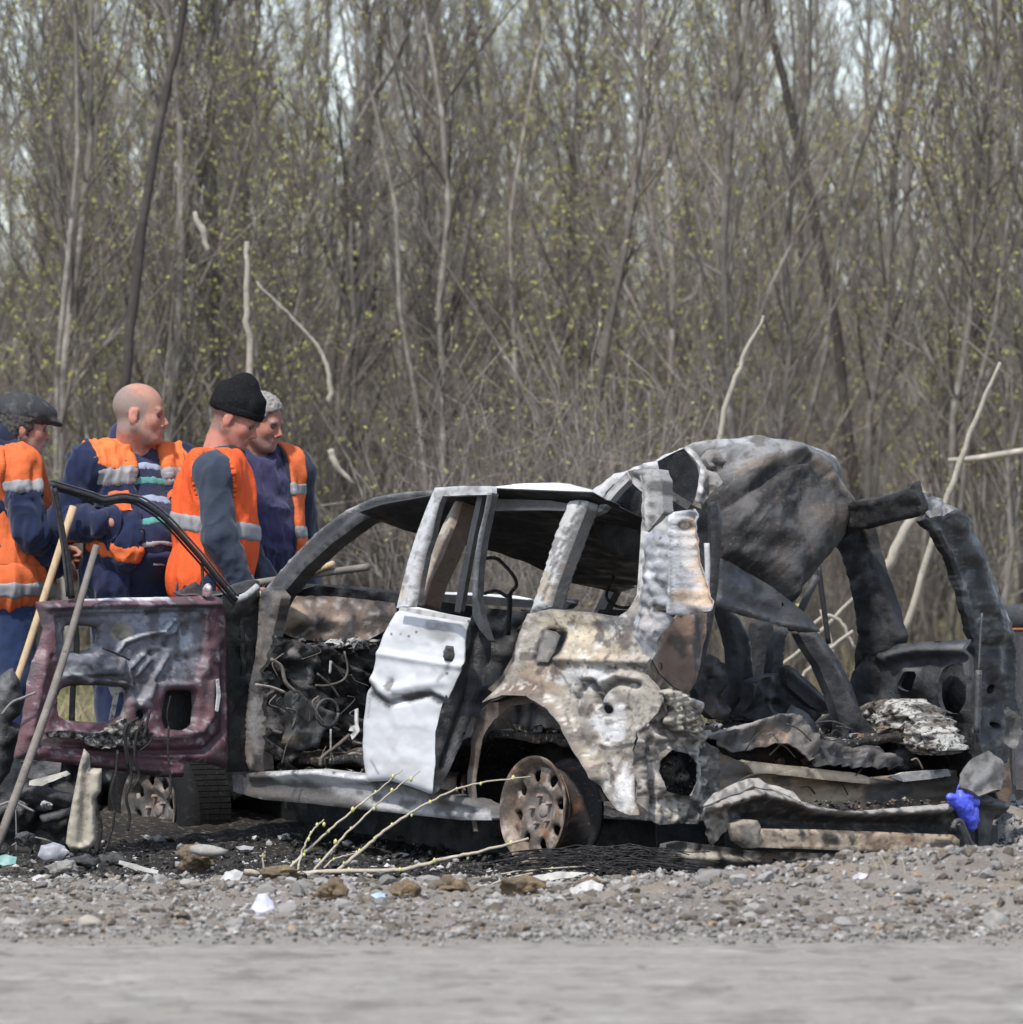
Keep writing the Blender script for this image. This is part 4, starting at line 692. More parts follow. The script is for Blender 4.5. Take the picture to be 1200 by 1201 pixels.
# ---- bumper and beams
P('rear_bumper', [(823, 947), (840, 938), (862, 930), (883, 924), (900, 928), (917, 933), (945, 945), (975, 951), (1010, 950), (1053, 946), (1100, 943), (1122, 934), (1142, 930), (1162, 936), (1181, 942), (1178, 953), (1164, 964), (1150, 972), (1120, 981), (1060, 977), (980, 975), (900, 974), (870, 968), (852, 966), (850, 975), (836, 992), (826, 970)], R(-.93), m_burn, step=2.8, th=.01, rag=.8,
  relief=[('l', [(830, 945), (883, 930), (940, 948), (1010, 954), (1100, 948), (1150, 938)], 7, .07), ('l', [(880, 962), (980, 966), (1100, 968)], 9, -.06), ('n', .03, .02), ('f', 15, 0.013), ('r', .16, .006), ('l', [(1098, 950), (1112, 975)], 2, .012), ('l', [(1104, 950), (1118, 975)], 2, .012)],
  base=(.035, .034, .034), paint=[('l', [(826, 948), (883, 927), (920, 935), (950, 948), (985, 953), (1053, 949), (1100, 946)], 6.5, (.31, .29, .265), .85), ('b', 840, 965, 14, 24, (.25, .215, .175), .85), ('b', 1150, 942, 30, 9, (.11, .11, .112), .8), ('n', .12, .2, .45, (.05, .045, .042), .8), ('n', .25, .25, .45, (.20,.18,.16), .5), ('l', [(1100,950),(1114,974)], 1.2, (.22,.22,.22), .7), ('l', [(1106,950),(1120,974)], 1.2, (.22,.22,.22), .7), ('l', [(1112,950),(1126,974)], 1.2, (.22,.22,.22), .7), ('b', 858, 938, 2.2, 2.2, (.008, .008, .008), .95), ('b', 872, 934, 2.2, 2.2, (.008, .008, .008), .95), ('b', 884, 930, 2.2, 2.2, (.008, .008, .008), .95), ('b', 846, 960, 2.2, 2.2, (.008, .008, .008), .95)])
P('bumper_lip', [(823, 947), (850, 936), (884, 922), (905, 926), (940, 941), (930, 930), (890, 912), (862, 918), (836, 932)], R(-.84, 60), m_burn, step=4, th=.006, base=(.30, .28, .25), paint=[('n', .1, .05, .35, (.08, .075, .07), .8)], relief=[('n', .06, .015)])
P('bumper_corner', [(1120, 934), (1142, 928), (1165, 935), (1182, 942), (1178, 952), (1168, 956), (1160, 990), (1166, 1000), (1150, 1004), (1146, 972), (1130, 962), (1118, 950)], R(-.98), m_soot, step=4, th=.02, relief=[('n', .06, .02), ('l', [(1122, 938), (1176, 946)], 4, .03)], base=(.07, .07, .071), paint=[('l', [(1124, 936), (1150, 933), (1178, 944)], 4, (.2, .2, .2), .7)])
c0, c1 = PX(893, 984, R(-.97)), PX(1132, 990, R(-.97))
V, F = boxVF((c0 + c1) / 2, (c1 - c0) / 2, CF * .03, UP * .037)
P('crash_beam', [(889, 972), (960, 973), (1040, 976), (1118, 979), (1126, 985), (1124, 1001), (1060, 1000), (980, 997), (892, 994), (886, 990)], R(-.98), m_burn, step=4, th=.06, relief=[('puff', 3, .006), ('l', [(892, 988), (1120, 994)], 2, -.006), ('n', .06, .008), ('l', [(1004, 973), (1004, 998)], 1.5, -.006)], base=(.43, .34, .245), paint=[('n', .06, .15, .4, (.19, .115, .07), .75), ('b', 972, 984, 12, 8, (.03, .03, .032), .95), ('b', 940, 979, 6, 5, (.05, .05, .05), .9), ('b', 1106, 991, 20, 8, (.05, .048, .048), .9), ('b', 1050, 984, 40, 8, (.26, .17, .11), .6), ('n', .2, .25, .5, (.10, .08, .07), .7), ('b', 920, 982, 2.0, 2.0, (.008, .008, .008), .95), ('b', 1000, 990, 2.0, 2.0, (.008, .008, .008), .95), ('b', 1010, 976, 2.0, 2.0, (.008, .008, .008), .95), ('b', 1070, 986, 2.0, 2.0, (.008, .008, .008), .95), ('b', 1090, 994, 2.0, 2.0, (.008, .008, .008), .95), ('n', .3, .25, .42, (.09,.06,.045), .7)])
P('beam_bracket', [(862, 966), (876, 961), (888, 962), (892, 970), (891, 994), (880, 995), (866, 986)], R(-1.0), m_burn, step=3.4, th=.05, relief=[('n', .08, .01), ('puff', 3, .01)], base=(.26, .225, .18), paint=[('b', 872, 982, 10, 12, (.05, .05, .05), .7), ('n', .1, .1, .4, (.10, .085, .07), .7)])
P('lower_rail', [(782, 990), (800, 987), (840, 992), (880, 998), (940, 1000), (1010, 1003), (1010, 1018), (970, 1030), (900, 1028), (840, 1022), (800, 1020), (780, 1012)], R(-.80), m_burn, step=4, th=.04, rag=1, relief=[('n', .05, .04), ('l', [(790, 1004), (900, 1012), (1005, 1010)], 4, .03)], base=(.07, .065, .06), paint=[('b', 815, 1006, 26, 9, (.34, .31, .25), .8), ('l', [(820, 1000), (880, 1008), (930, 1010)], 3, (.36, .33, .26), .7), ('n', .09, .0, .3, SOOT, .85), ('b', 935, 1018, 20, 12, (.06, .065, .075), .8)])
P('tow_eye', [(898, 1006), (906, 1001), (914, 1004), (918, 1014), (918, 1032), (900, 1032), (899, 1018)], R(-.86), m_burn, step=3, th=.03, holes=[[(902, 1010), (908, 1006), (914, 1011), (912, 1018), (904, 1018)]], base=(.17, .13, .10), relief=[('n', .1, .01)])
pipe('hose_loop', pxline([(1118, 972), (1121, 964), (1127, 964), (1132, 974), (1138, 988), (1148, 1000)], R(-1.02)), .012, m_soot, car, 8, (.11, .11, .105))
pipe('hose_loop', pxline([(1124, 966), (1130, 978), (1136, 996), (1140, 1003)], R(-1.03)), .010, m_soot, car, 8, (.06, .06, .06))

# ---- cabin
P('firewall', [(318, 702), (370, 686), (468, 698), (560, 712), (650, 720), (650, 900), (300, 905), (306, 800)], R(2.05), m_soot, step=6, th=.01, relief=[('n', .025, .07), ('n', .08, .025)], base=(.022, .021, .020), paint=[('n', .03, .05, .35, (.06, .052, .046), .7), ('n', .08, .25, .5, (.2, .18, .16), .5)])
P('cowl_panel', [(326, 703), (350, 699), (400, 700), (465, 707), (470, 730), (440, 745), (420, 756), (400, 750), (372, 752), (345, 748), (326, 740)], R(1.98), m_burn, step=4, th=.01, rag=1, relief=[('n', .03, .03), ('b', 350, 725, 18, 14, .04), ('b', 400, 730, 12, 18, .03)], base=(.22, .165, .13), paint=[('b', 338, 722, 14, 16, (.40, .30, .20), .7), ('b', 352, 738, 14, 10, (.05, .045, .04), .85), ('b', 455, 726, 26, 10, (.035, .033, .031), .9), ('b', 440, 712, 30, 8, (.22, .19, .165), .7), ('b', 395, 735, 18, 14, (.42, .33, .26), .7), ('n', .08, .1, .4, (.11, .085, .07), .7), ('n', .16, .25, .5, (.52, .48, .44), .6), ('b', 380, 733, 14, 9, SOOT, .9)])
P('cowl_top', [(322, 690), (345, 684), (372, 685), (420, 688), (468, 693), (480, 700), (480, 712), (440, 706), (390, 700), (340, 700)], R(2.10), m_soot, step=4, th=.05, relief=[('puff', 3.2, 0.014), ('n', .04, .01)], base=(.028, .027, .027), paint=[('n', .07, .2, .5, (.09, .085, .08), .5)])
P('ash_crust', [(343, 756), (352, 752), (368, 757), (385, 750), (405, 747), (420, 750), (418, 758), (405, 766), (392, 763), (384, 772), (372, 766), (358, 762)], R(1.86, 30), m_ash, step=2.6, th=.02, rag=2, relief=[('n', .12, .03), ('n', .3, .012)], base=(.52, .51, .49), paint=[('n', .16, .05, .3, (.06, .055, .05), .9)])
P('ash_crust', [(425, 752), (436, 757), (440, 765), (430, 766), (420, 760)], R(1.80), m_ash, step=2.6, th=.02, rag=2, relief=[('n', .15, .03)], base=(.40, .36, .33), paint=[('n', .16, .0, .3, (.06, .055, .05), .9)])
P('charred_dash', [(328, 745), (360, 756), (400, 760), (440, 762), (470, 745), (520, 740), (540, 760), (520, 860), (440, 880), (400, 900), (340, 905), (316, 880), (322, 800)], R(1.75), m_soot, step=4, th=.03, rag=2, holes=[[(325, 800), (345, 790), (352, 815), (340, 832), (326, 828)], [(420, 805), (440, 800), (438, 830), (422, 828)]], relief=[('n', .03, .10), ('f', 15, 0.045), ('f', 6, 0.018)], base=(.013, .012, .011), paint=[('n', .04, .15, .4, (.05, .04, .033), .75), ('n', .14, .25, .45, (.20, .175, .155), .6), ('l', [(345, 760), (360, 800), (375, 830)], 4, (.2, .18, .16), .4)])
P('heater_box', [(342, 812), (352, 810), (362, 822), (378, 830), (392, 836), (398, 850), (380, 856), (372, 876), (352, 880), (338, 872), (342, 850)], R(1.62), m_soot, step=3.4, th=.05, rag=1, relief=[('puff', 3.2, 0.014), ('n', .07, .02)], base=(.085, .085, .085), paint=[('b', 362, 858, 14, 14, (.20, .20, .205), .7), ('b', 345, 868, 8, 8, (.26, .21, .13), .7), ('n', .1, .1, .4, (.03, .028, .026), .8)])
# steering column ring
c = PX(384, 836, R(1.55)); th = np.linspace(0, 2 * math.pi, 30)
pipe('duct_ring', np.array([c + CR * .055 * math.cos(t) + UP * .055 * math.sin(t) for t in th]), .007, m_soot, car, 6, (.07, .068, .065), sp=0)
for nm, pts, rr, cc in [('charred_wire', [(318, 773), (330, 782), (335, 800), (347, 812)], .008, (.15, .13, .11)), ('charred_wire', [(404, 764), (408, 785), (402, 798), (384, 804), (370, 804)], .005, (.08, .07, .06)), ('charred_wire', [(372, 790), (388, 804), (398, 818)], .005, (.06, .05, .045)), ('charred_wire', [(300, 803), (318, 806), (334, 812)], .006, (.26, .23, .2)), ('charred_wire', [(388, 775), (387, 790)], .006, (.3, .29, .28)), ('charred_wire', [(388, 855), (388, 890)], .005, (.2, .2, .2)), ('charred_wire', [(410, 862), (395, 875), (378, 888), (376, 898)], .008, (.09, .075, .06)), ('charred_wire', [(412, 895), (408, 888), (414, 884), (424, 886)], .008, (.22, .19, .16))]:
    pipe(nm, pxline(pts, R(1.5)), rr, m_burn, car, 6, cc)
P('seat_rail_plate', [(411, 852), (416, 850), (416, 832), (419, 831), (419, 850), (421, 858), (418, 862), (413, 868), (411, 862), (415, 858), (409, 857)], S(.16), m_white, step=2.5, th=.006, base=(.55, .54, .53), paint=[('n', .2, .1, .4, (.15, .14, .13), .8)])
# rubble on the cabin floor behind the sill
P('floor_rubble', [(296, 902), (300, 888), (315, 882), (335, 892), (352, 890), (370, 896), (400, 900), (430, 905), (430, 918), (310, 915)], S(.22), m_ash, step=2.6, th=.1, rag=2, relief=[('n', .1, .05), ('n', .25, .03)], base=(.10, .095, .09), paint=[('n', .15, .1, .35, (.42, .41, .39), .85), ('n', .3, .1, .4, SOOT, .8)])
# sill
P('sill', [(272, 910), (310, 905), (373, 902), (430, 909), (500, 925), (560, 938), (575, 948), (577, 962), (540, 962), (480, 955), (420, 949), (360, 942), (310, 938), (272, 928)], S(0), m_burn, step=4, th=.08, relief=[('l', [(300, 910), (373, 906), (440, 914), (560, 944)], 6, .03), ('l', [(280, 930), (360, 938), (480, 950), (570, 958)], 5, .012), ('n', .03, .012)], base=(.085, .08, .077), paint=[('p', [(318, 906), (376, 903), (432, 910), (440, 917), (400, 919), (360, 915), (330, 916)], 3, (.66, .66, .67), .9), ('p', [(370, 918), (440, 918), (520, 934), (575, 950), (575, 965), (500, 958), (440, 946), (395, 930)], 5, (.34, .335, .33), .85), ('l', [(440, 944), (500, 953), (575, 961)], 5, (.42, .42, .42), .6), ('n', .07, .1, .4, (.07, .065, .06), .75), ('b', 520, 942, 24, 6, (.12, .11, .10), .7)])
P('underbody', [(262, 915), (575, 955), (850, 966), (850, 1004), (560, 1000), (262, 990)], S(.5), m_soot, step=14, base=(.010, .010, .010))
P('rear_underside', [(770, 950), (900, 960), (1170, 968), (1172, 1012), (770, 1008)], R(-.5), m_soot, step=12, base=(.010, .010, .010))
P('inner_wheel_wall', [(985, 835), (1140, 850), (1160, 900), (1170, 950), (985, 950)], S(1.56), m_soot, step=6, th=.01, base=(.018, .018, .018), relief=[('n', .05, .03)])
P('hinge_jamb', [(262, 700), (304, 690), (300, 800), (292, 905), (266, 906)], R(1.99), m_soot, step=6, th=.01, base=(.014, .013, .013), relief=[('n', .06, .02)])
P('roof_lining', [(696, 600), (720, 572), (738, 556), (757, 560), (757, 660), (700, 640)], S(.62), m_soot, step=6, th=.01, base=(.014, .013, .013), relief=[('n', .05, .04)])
# seat frames, posts and far side bits
P('seat_frame', [(843, 713), (852, 712), (868, 726), (876, 740), (882, 760), (884, 790), (880, 820), (872, 846), (850, 848), (853, 820), (858, 790), (857, 762), (852, 740)], R(.55), m_soot, step=4, th=.04, relief=[('puff', 3.2, 0.014), ('n', .06, .01)], base=(.05, .05, .053), paint=[('l', [(858, 730), (868, 770), (866, 820)], 4, (.15, .15, .155), .6)], holes=[[(862, 818), (867, 816), (869, 824), (864, 828)]])
P('seat_frame', [(888, 728), (908, 730), (906, 752), (900, 790), (894, 842), (880, 842), (884, 790), (886, 752)], R(.70), m_soot, th=.05, step=5, relief=[('puff', 3.2, 0.014)], base=(.03, .031, .034))
P('seat_frame', [(917, 735), (926, 737), (920, 770), (916, 800), (918, 845), (898, 845), (904, 800), (908, 765)], R(.45), m_soot, th=.05, step=4, relief=[('l', [(920, 740), (908, 840)], 3, .02), ('l', [(926, 740), (914, 840)], 2, -.02), ('n', .08, .01)], base=(.07, .073, .08), paint=[('n', .15, .0, .3, (.15, .155, .165), .6)])
P('fallen_brace', [(918, 782), (926, 780), (950, 800), (978, 828), (972, 838), (950, 828), (924, 805)], R(.1), m_soot, th=.04, step=4, relief=[('l', [(922, 786), (974, 832)], 3, .02)], base=(.07, .07, .075), paint=[('l', [(924, 784), (975, 830)], 2.5, (.2, .2, .2), .6)])
P('inner_arch', [(955, 852), (965, 842), (985, 832), (1000, 836), (1000, 868), (975, 866), (958, 862)], R(-.35), m_soot, step=4, th=.02, relief=[('puff', 3.2, 0.014)], base=(.09, .085, .08), paint=[('b', 962, 854, 8, 8, SOOT, .9)])
P('rear_seat_back', [(815, 770), (830, 766), (845, 775), (855, 780), (850, 812), (855, 845), (830, 842), (820, 826), (812, 806)], R(.15), m_soot, step=4, th=.05, rag=1.5, relief=[('n', .06, .05)], base=(.085, .082, .08), paint=[('b', 838, 830, 20, 14, (.20, .145, .105), .75), ('n', .1, .1, .4, (.03, .028, .026), .8), ('b', 842, 785, 10, 8, (.32, .31, .30), .6)])
P('seat_base', [(880, 800), (920, 790), (940, 800), (960, 825), (960, 850), (880, 850)], R(.3), m_soot, step=5, th=.08, rag=1.5, relief=[('n', .05, .06)], base=(.035, .035, .038))
pipe('thin_post', pxline([(960, 664), (966, 710), (972, 755)], R(1.0)), .013, m_soot, car, 6, (.02, .02, .02))
pipe('roof_prop', pxline([(958, 676), (944, 706), (928, 740)], R(.2)), .016, m_soot, car, 6, (.11, .11, .115))
# far side waist and door remains seen through the windows
P('far_waist_rail', [(468, 702), (500, 706), (560, 709), (640, 714), (668, 709), (671, 704), (666, 702), (640, 706), (560, 699), (490, 696)], S(1.55), m_soot, th=.04, step=5, base=(.02, .02, .021))
P('far_waist_rail', [(490, 694), (540, 695), (600, 699), (620, 703), (600, 706), (540, 705), (490, 702)], S(1.62), m_white, th=.03, step=5, base=(.72, .72, .74))
P('far_door_shell', [(470, 712), (640, 716), (640, 770), (600, 790), (560, 800), (470, 790)], S(1.50), m_soot, th=.03, step=6, rag=1, holes=[[(572, 716), (592, 711), (610, 716), (600, 722)]], relief=[('n', .03, .05), ('l', [(560, 735), (640, 738)], 5, .04)], base=(.018, .018, .018), paint=[('b', 600, 745, 26, 5, (.50, .49, .48), .8), ('n', .07, .2, .5, (.12, .115, .11), .6)])
pipe('seat_hoop', pxline([(564, 660), (570, 655), (582, 655), (592, 663), (602, 675), (606, 686), (600, 694), (596, 700), (582, 693), (568, 696)], S(.75)), .0075, m_wire, car, 7)
pipe('seat_post', pxline([(598, 696), (598, 715), (596, 745)], S(.75)), .010, m_wire, car, 7)
P('belt_buckle', [(512, 658), (520, 655), (522, 664), (520, 675), (511, 675), (511, 668), (514, 664)], S(.2), m_soot, step=2.5, th=.008, holes=[[(513, 669), (518, 668), (518, 673), (513, 673)]], base=(.05, .05, .05))
pipe('belt_strap', pxline([(516, 656), (518, 648), (522, 640)], S(.2)), .004, m_wire, car, 5)
P('far_pillar', [(696, 718), (708, 718), (722, 690), (730, 678), (722, 676), (714, 683)], S(1.45), m_soot, th=.04, base=(.04, .04, .042))
P('far_pillar', [(640, 706), (662, 704), (670, 708), (664, 714), (640, 716)], S(1.3), m_soot, th=.04, base=(.025, .025, .027))
pipe('belt_reel', pxline([(720, 676), (714, 688), (712, 702), (726, 712), (744, 712)], S(1.2)), .007, m_wire, car, 6)
pipe('cross_bar', pxline([(704, 718), (740, 719), (790, 720)], S(1.3)), .014, m_wire, car, 6)
P('left_belt_lining', [(596, 790), (606, 770), (620, 745), (648, 740), (745, 745), (760, 800), (700, 830), (640, 826), (600, 812)], S(.16), m_soot, base=(.02, .02, .02), step=8)

# loose wires and small burnt bits inside the wreck
gw = np.random.default_rng(321)
for i in range(26):
    x0, y0 = gw.uniform(835, 1120), gw.uniform(845, 925); L_ = gw.uniform(12, 46); a_ = gw.uniform(-.9, .9)
    q_ = [(x0, y0), (x0 + L_ * .5 * math.cos(a_), y0 + L_ * .5 * math.sin(a_) - gw.uniform(1, 7)), (x0 + L_ * math.cos(a_), y0 + L_ * math.sin(a_) + gw.uniform(-4, 6))]
    pipe('charred_wire', pxline(q_, R(gw.uniform(-.86, -.62))), gw.uniform(.0022, .0045), m_burn, car, 5, [(.05, .045, .04), (.16, .13, .10), (.02, .02, .02)][i % 3])
for i in range(18):
    x0, y0 = gw.uniform(322, 430), gw.uniform(755, 890); q_ = [(x0, y0), (x0 + gw.uniform(-14, 14), y0 + gw.uniform(4, 14)), (x0 + gw.uniform(-22, 22), y0 + gw.uniform(12, 34))]
    pipe('charred_wire', pxline(q_, R(gw.uniform(1.5, 1.68))), gw.uniform(.002, .0045), m_burn, car, 5, [(.03, .028, .026), (.13, .11, .095), (.07, .06, .05)][i % 3])
bits = []; bc = []; V0_, F0_ = ico(1)
def strew(n, fx, smin, smax, cols):
    for k in range(n):
        p_ = fx(); s_ = gw.uniform(smin, smax) * gw.uniform(.5, 1); V_ = V0_ * (1 + .35 * gw.normal(size=(len(V0_), 1))) * s_ * gw.uniform(.5, 1.4, 3); V_[:, 2] *= .6; bits.append((V_ + p_, F0_)); bc.append(np.tile(np.array(cols[gw.integers(len(cols))]) * gw.uniform(.6, 1.3), (len(V0_), 1)))
strew(420, lambda: (lambda u_, v_: W(u_, v_, float(floor_z(np.array(u_), np.array(v_))) + .01))(gw.uniform(-.68, .5), gw.uniform(.12, 1.6)), .008, .035, [(.05, .045, .04), (.02, .02, .02), (.22, .20, .18), (.16, .10, .065), (.40, .38, .35)])
strew(160, lambda: PX(gw.uniform(850, 1130), gw.uniform(938, 950), R(-.86)), .005, .018, [(.05, .045, .04), (.26, .23, .19), (.12, .09, .07), (.02, .02, .02)])
strew(120, lambda: PX(gw.uniform(318, 430), gw.uniform(902, 914), S(.06)), .006, .02, [(.05, .05, .05), (.40, .39, .38), (.16, .15, .14)])
strew(90, lambda: PX(gw.uniform(335, 470), gw.uniform(750, 770), R(1.8)), .006, .022, [(.03, .03, .03), (.45, .44, .42), (.12, .10, .085)])
V, F = bake(bits); mk('burnt_bits', V, F, m_ash, car, np.concatenate(bc), smooth=False)['kind'] = 'stuff'

# ---- rear door, hanging ajar
dsurf = (W(.95, -.07, .7), -CR * math.cos(.12) + CF * math.sin(.12))
rd = [(470, 713), (485, 712), (520, 720), (548, 727), (544, 740), (542, 755), (541, 778), (531, 800), (521, 823), (514, 842), (512, 860), (511, 895), (508, 930), (500, 931), (480, 923), (455, 916), (427, 917), (423, 890), (421, 870), (423, 842), (427, 815), (433, 792), (438, 770), (446, 745), (460, 719)]
dr = P('rear_door', rd, dsurf, m_white, step=2.8, th=.006, relief=[('l', [(436, 765), (480, 772), (540, 782)], 4, .008), ('l', [(431, 805), (440, 815), (455, 826), (480, 820), (505, 814), (518, 822)], 3, -.016), ('l', [(432, 796), (450, 810), (480, 806), (520, 800)], 6, .010), ('n', .02, .006), ('r', .05, .0015), ('e', 4, -.014), ('l', [(456, 812), (458, 800)], 3, -.014)],
  base=(.57, .575, .585), back=(.03, .03, .03), paint=[('l', [(431, 803), (438, 812), (450, 824), (456, 826)], 8, (.035, .032, .03), 1.0), ('l', [(456, 818), (480, 818), (505, 814), (517, 822)], 6, (.04, .037, .034), 1.0), ('b', 455, 805, 4, 7, (.16, .15, .14), .9), ('b', 438, 808, 8, 9, (.20, .19, .175), .7), ('b', 514, 740, 20, 12, (.17, .165, .16), .8), ('b', 521, 790, 14, 12, (.42, .41, .40), .6), ('l', [(516, 798), (528, 780)], 3, (.15, .14, .13), .8), ('b', 447, 860, 10, 16, (.50, .505, .51), .6), ('l', [(433, 818), (431, 842)], 1.6, (.18, .17, .16), .8), ('l', [(434, 892), (444, 908)], 1.4, (.2, .19, .18), .8), ('n', .03, .1, .5, (.42, .42, .43), .5), ('b', 500, 745, 40, 10, (.40, .395, .39), .5), ('b', 470, 900, 30, 12, (.46, .45, .44), .5), ('l', [(470, 714), (548, 728)], 3, (.42, .415, .41), .6), ('e', 2, (.40, .395, .39), .6), ('l', [(434,812),(446,820),(455,829)], 3, (.03,.028,.026), .9), ('b', 458, 744, 1.5, 1.5, (.008, .008, .008), .95), ('b', 470, 745, 1.5, 1.5, (.008, .008, .008), .95), ('b', 480, 747, 1.5, 1.5, (.008, .008, .008), .95), ('b', 488, 742, 1.5, 1.5, (.008, .008, .008), .95), ('b', 524, 790, 1.5, 1.5, (.008, .008, .008), .95), ('l', [(500,735),(520,742),(530,750)], 4, (.20,.195,.19), .5)])
hd = P('door_handle', [(519, 764), (523, 757), (531, 758), (532, 768), (529, 776), (521, 775)], (dsurf[0] + np.array([0, -.012, 0]), dsurf[1]), m_soot, parent=dr, step=2.5, th=.012, relief=[('puff', 3, .008), ('n', .2, .006)], base=(.10, .095, .09), paint=[('b', 524, 762, 3, 3, (.4, .4, .4), .7)])
P('door_edge', [(548, 727), (556, 722), (566, 735), (576, 752), (576, 772), (570, 792), (560, 820), (553, 842), (543, 868), (533, 888), (522, 915), (512, 930), (508, 931), (511, 895), (512, 858), (521, 823), (541, 778), (543, 750)], R(.24, 0, 10), m_soot, dr, step=4, th=.006, relief=[('n', .05, .012), ('l', [(560, 740), (550, 810), (520, 900)], 4, -.02)], base=(.035, .034, .035), paint=[('b', 562, 765, 9, 26, (.10, .098, .098), .7), ('n', .08, .2, .45, (.13, .12, .115), .6)])
fr = P('window_frame', [(510, 572), (540, 570), (577, 570), (577, 580), (540, 581), (520, 582), (517, 590), (508, 618), (498, 648), (491, 680), (486, 711), (465, 713), (470, 692), (478, 660), (488, 628), (500, 596)], (dsurf[0] - CR * .02, -CR * math.cos(.2) + UP * math.sin(.2)), m_burn, dr, step=3.6, th=.025, relief=[('l', [(516, 580), (500, 625), (480, 690), (474, 712)], 4, .012), ('l', [(524, 590), (500, 640), (486, 710)], 3, -.014)], base=(.42, .42, .42), paint=[('b', 545, 576, 34, 6, (.25, .25, .255), .7), ('l', [(519, 588), (500, 640), (484, 712)], 3.4, (.035, .033, .033), .9), ('b', 472, 695, 9, 14, (.40, .35, .25), .7), ('n', .1, .2, .45, (.15, .14, .14), .7)])
P('window_guide', [(560, 582), (566, 582), (560, 610), (552, 650), (545, 690), (540, 719), (533, 717), (537, 690), (545, 650), (553, 612)], (dsurf[0], -CR * math.cos(.2) + UP * math.sin(.2)), m_soot, dr, step=4, th=.02, base=(.03, .03, .031))
P('window_frame', [(572, 578), (578, 578), (572, 606), (566, 634), (562, 665), (560, 700), (565, 725), (574, 752), (562, 738), (554, 722), (554, 690), (556, 660), (561, 628), (567, 604)], (dsurf[0] - CR * .02, -CR * math.cos(.2) + UP * math.sin(.2)), m_soot, dr, step=3.4, th=.03, base=(.05, .05, .051), paint=[('l', [(570, 582), (560, 630), (556, 700)], 2.5, (.26, .265, .27), .8)])
P('waist_strip', [(468, 712), (500, 716), (549, 725), (548, 730), (500, 722), (468, 716)], (dsurf[0] - CR * .03, dsurf[1]), m_white, dr, step=4, th=.012, base=(.44, .43, .41), paint=[('n', .15, .1, .4, (.15, .14, .135), .7)])

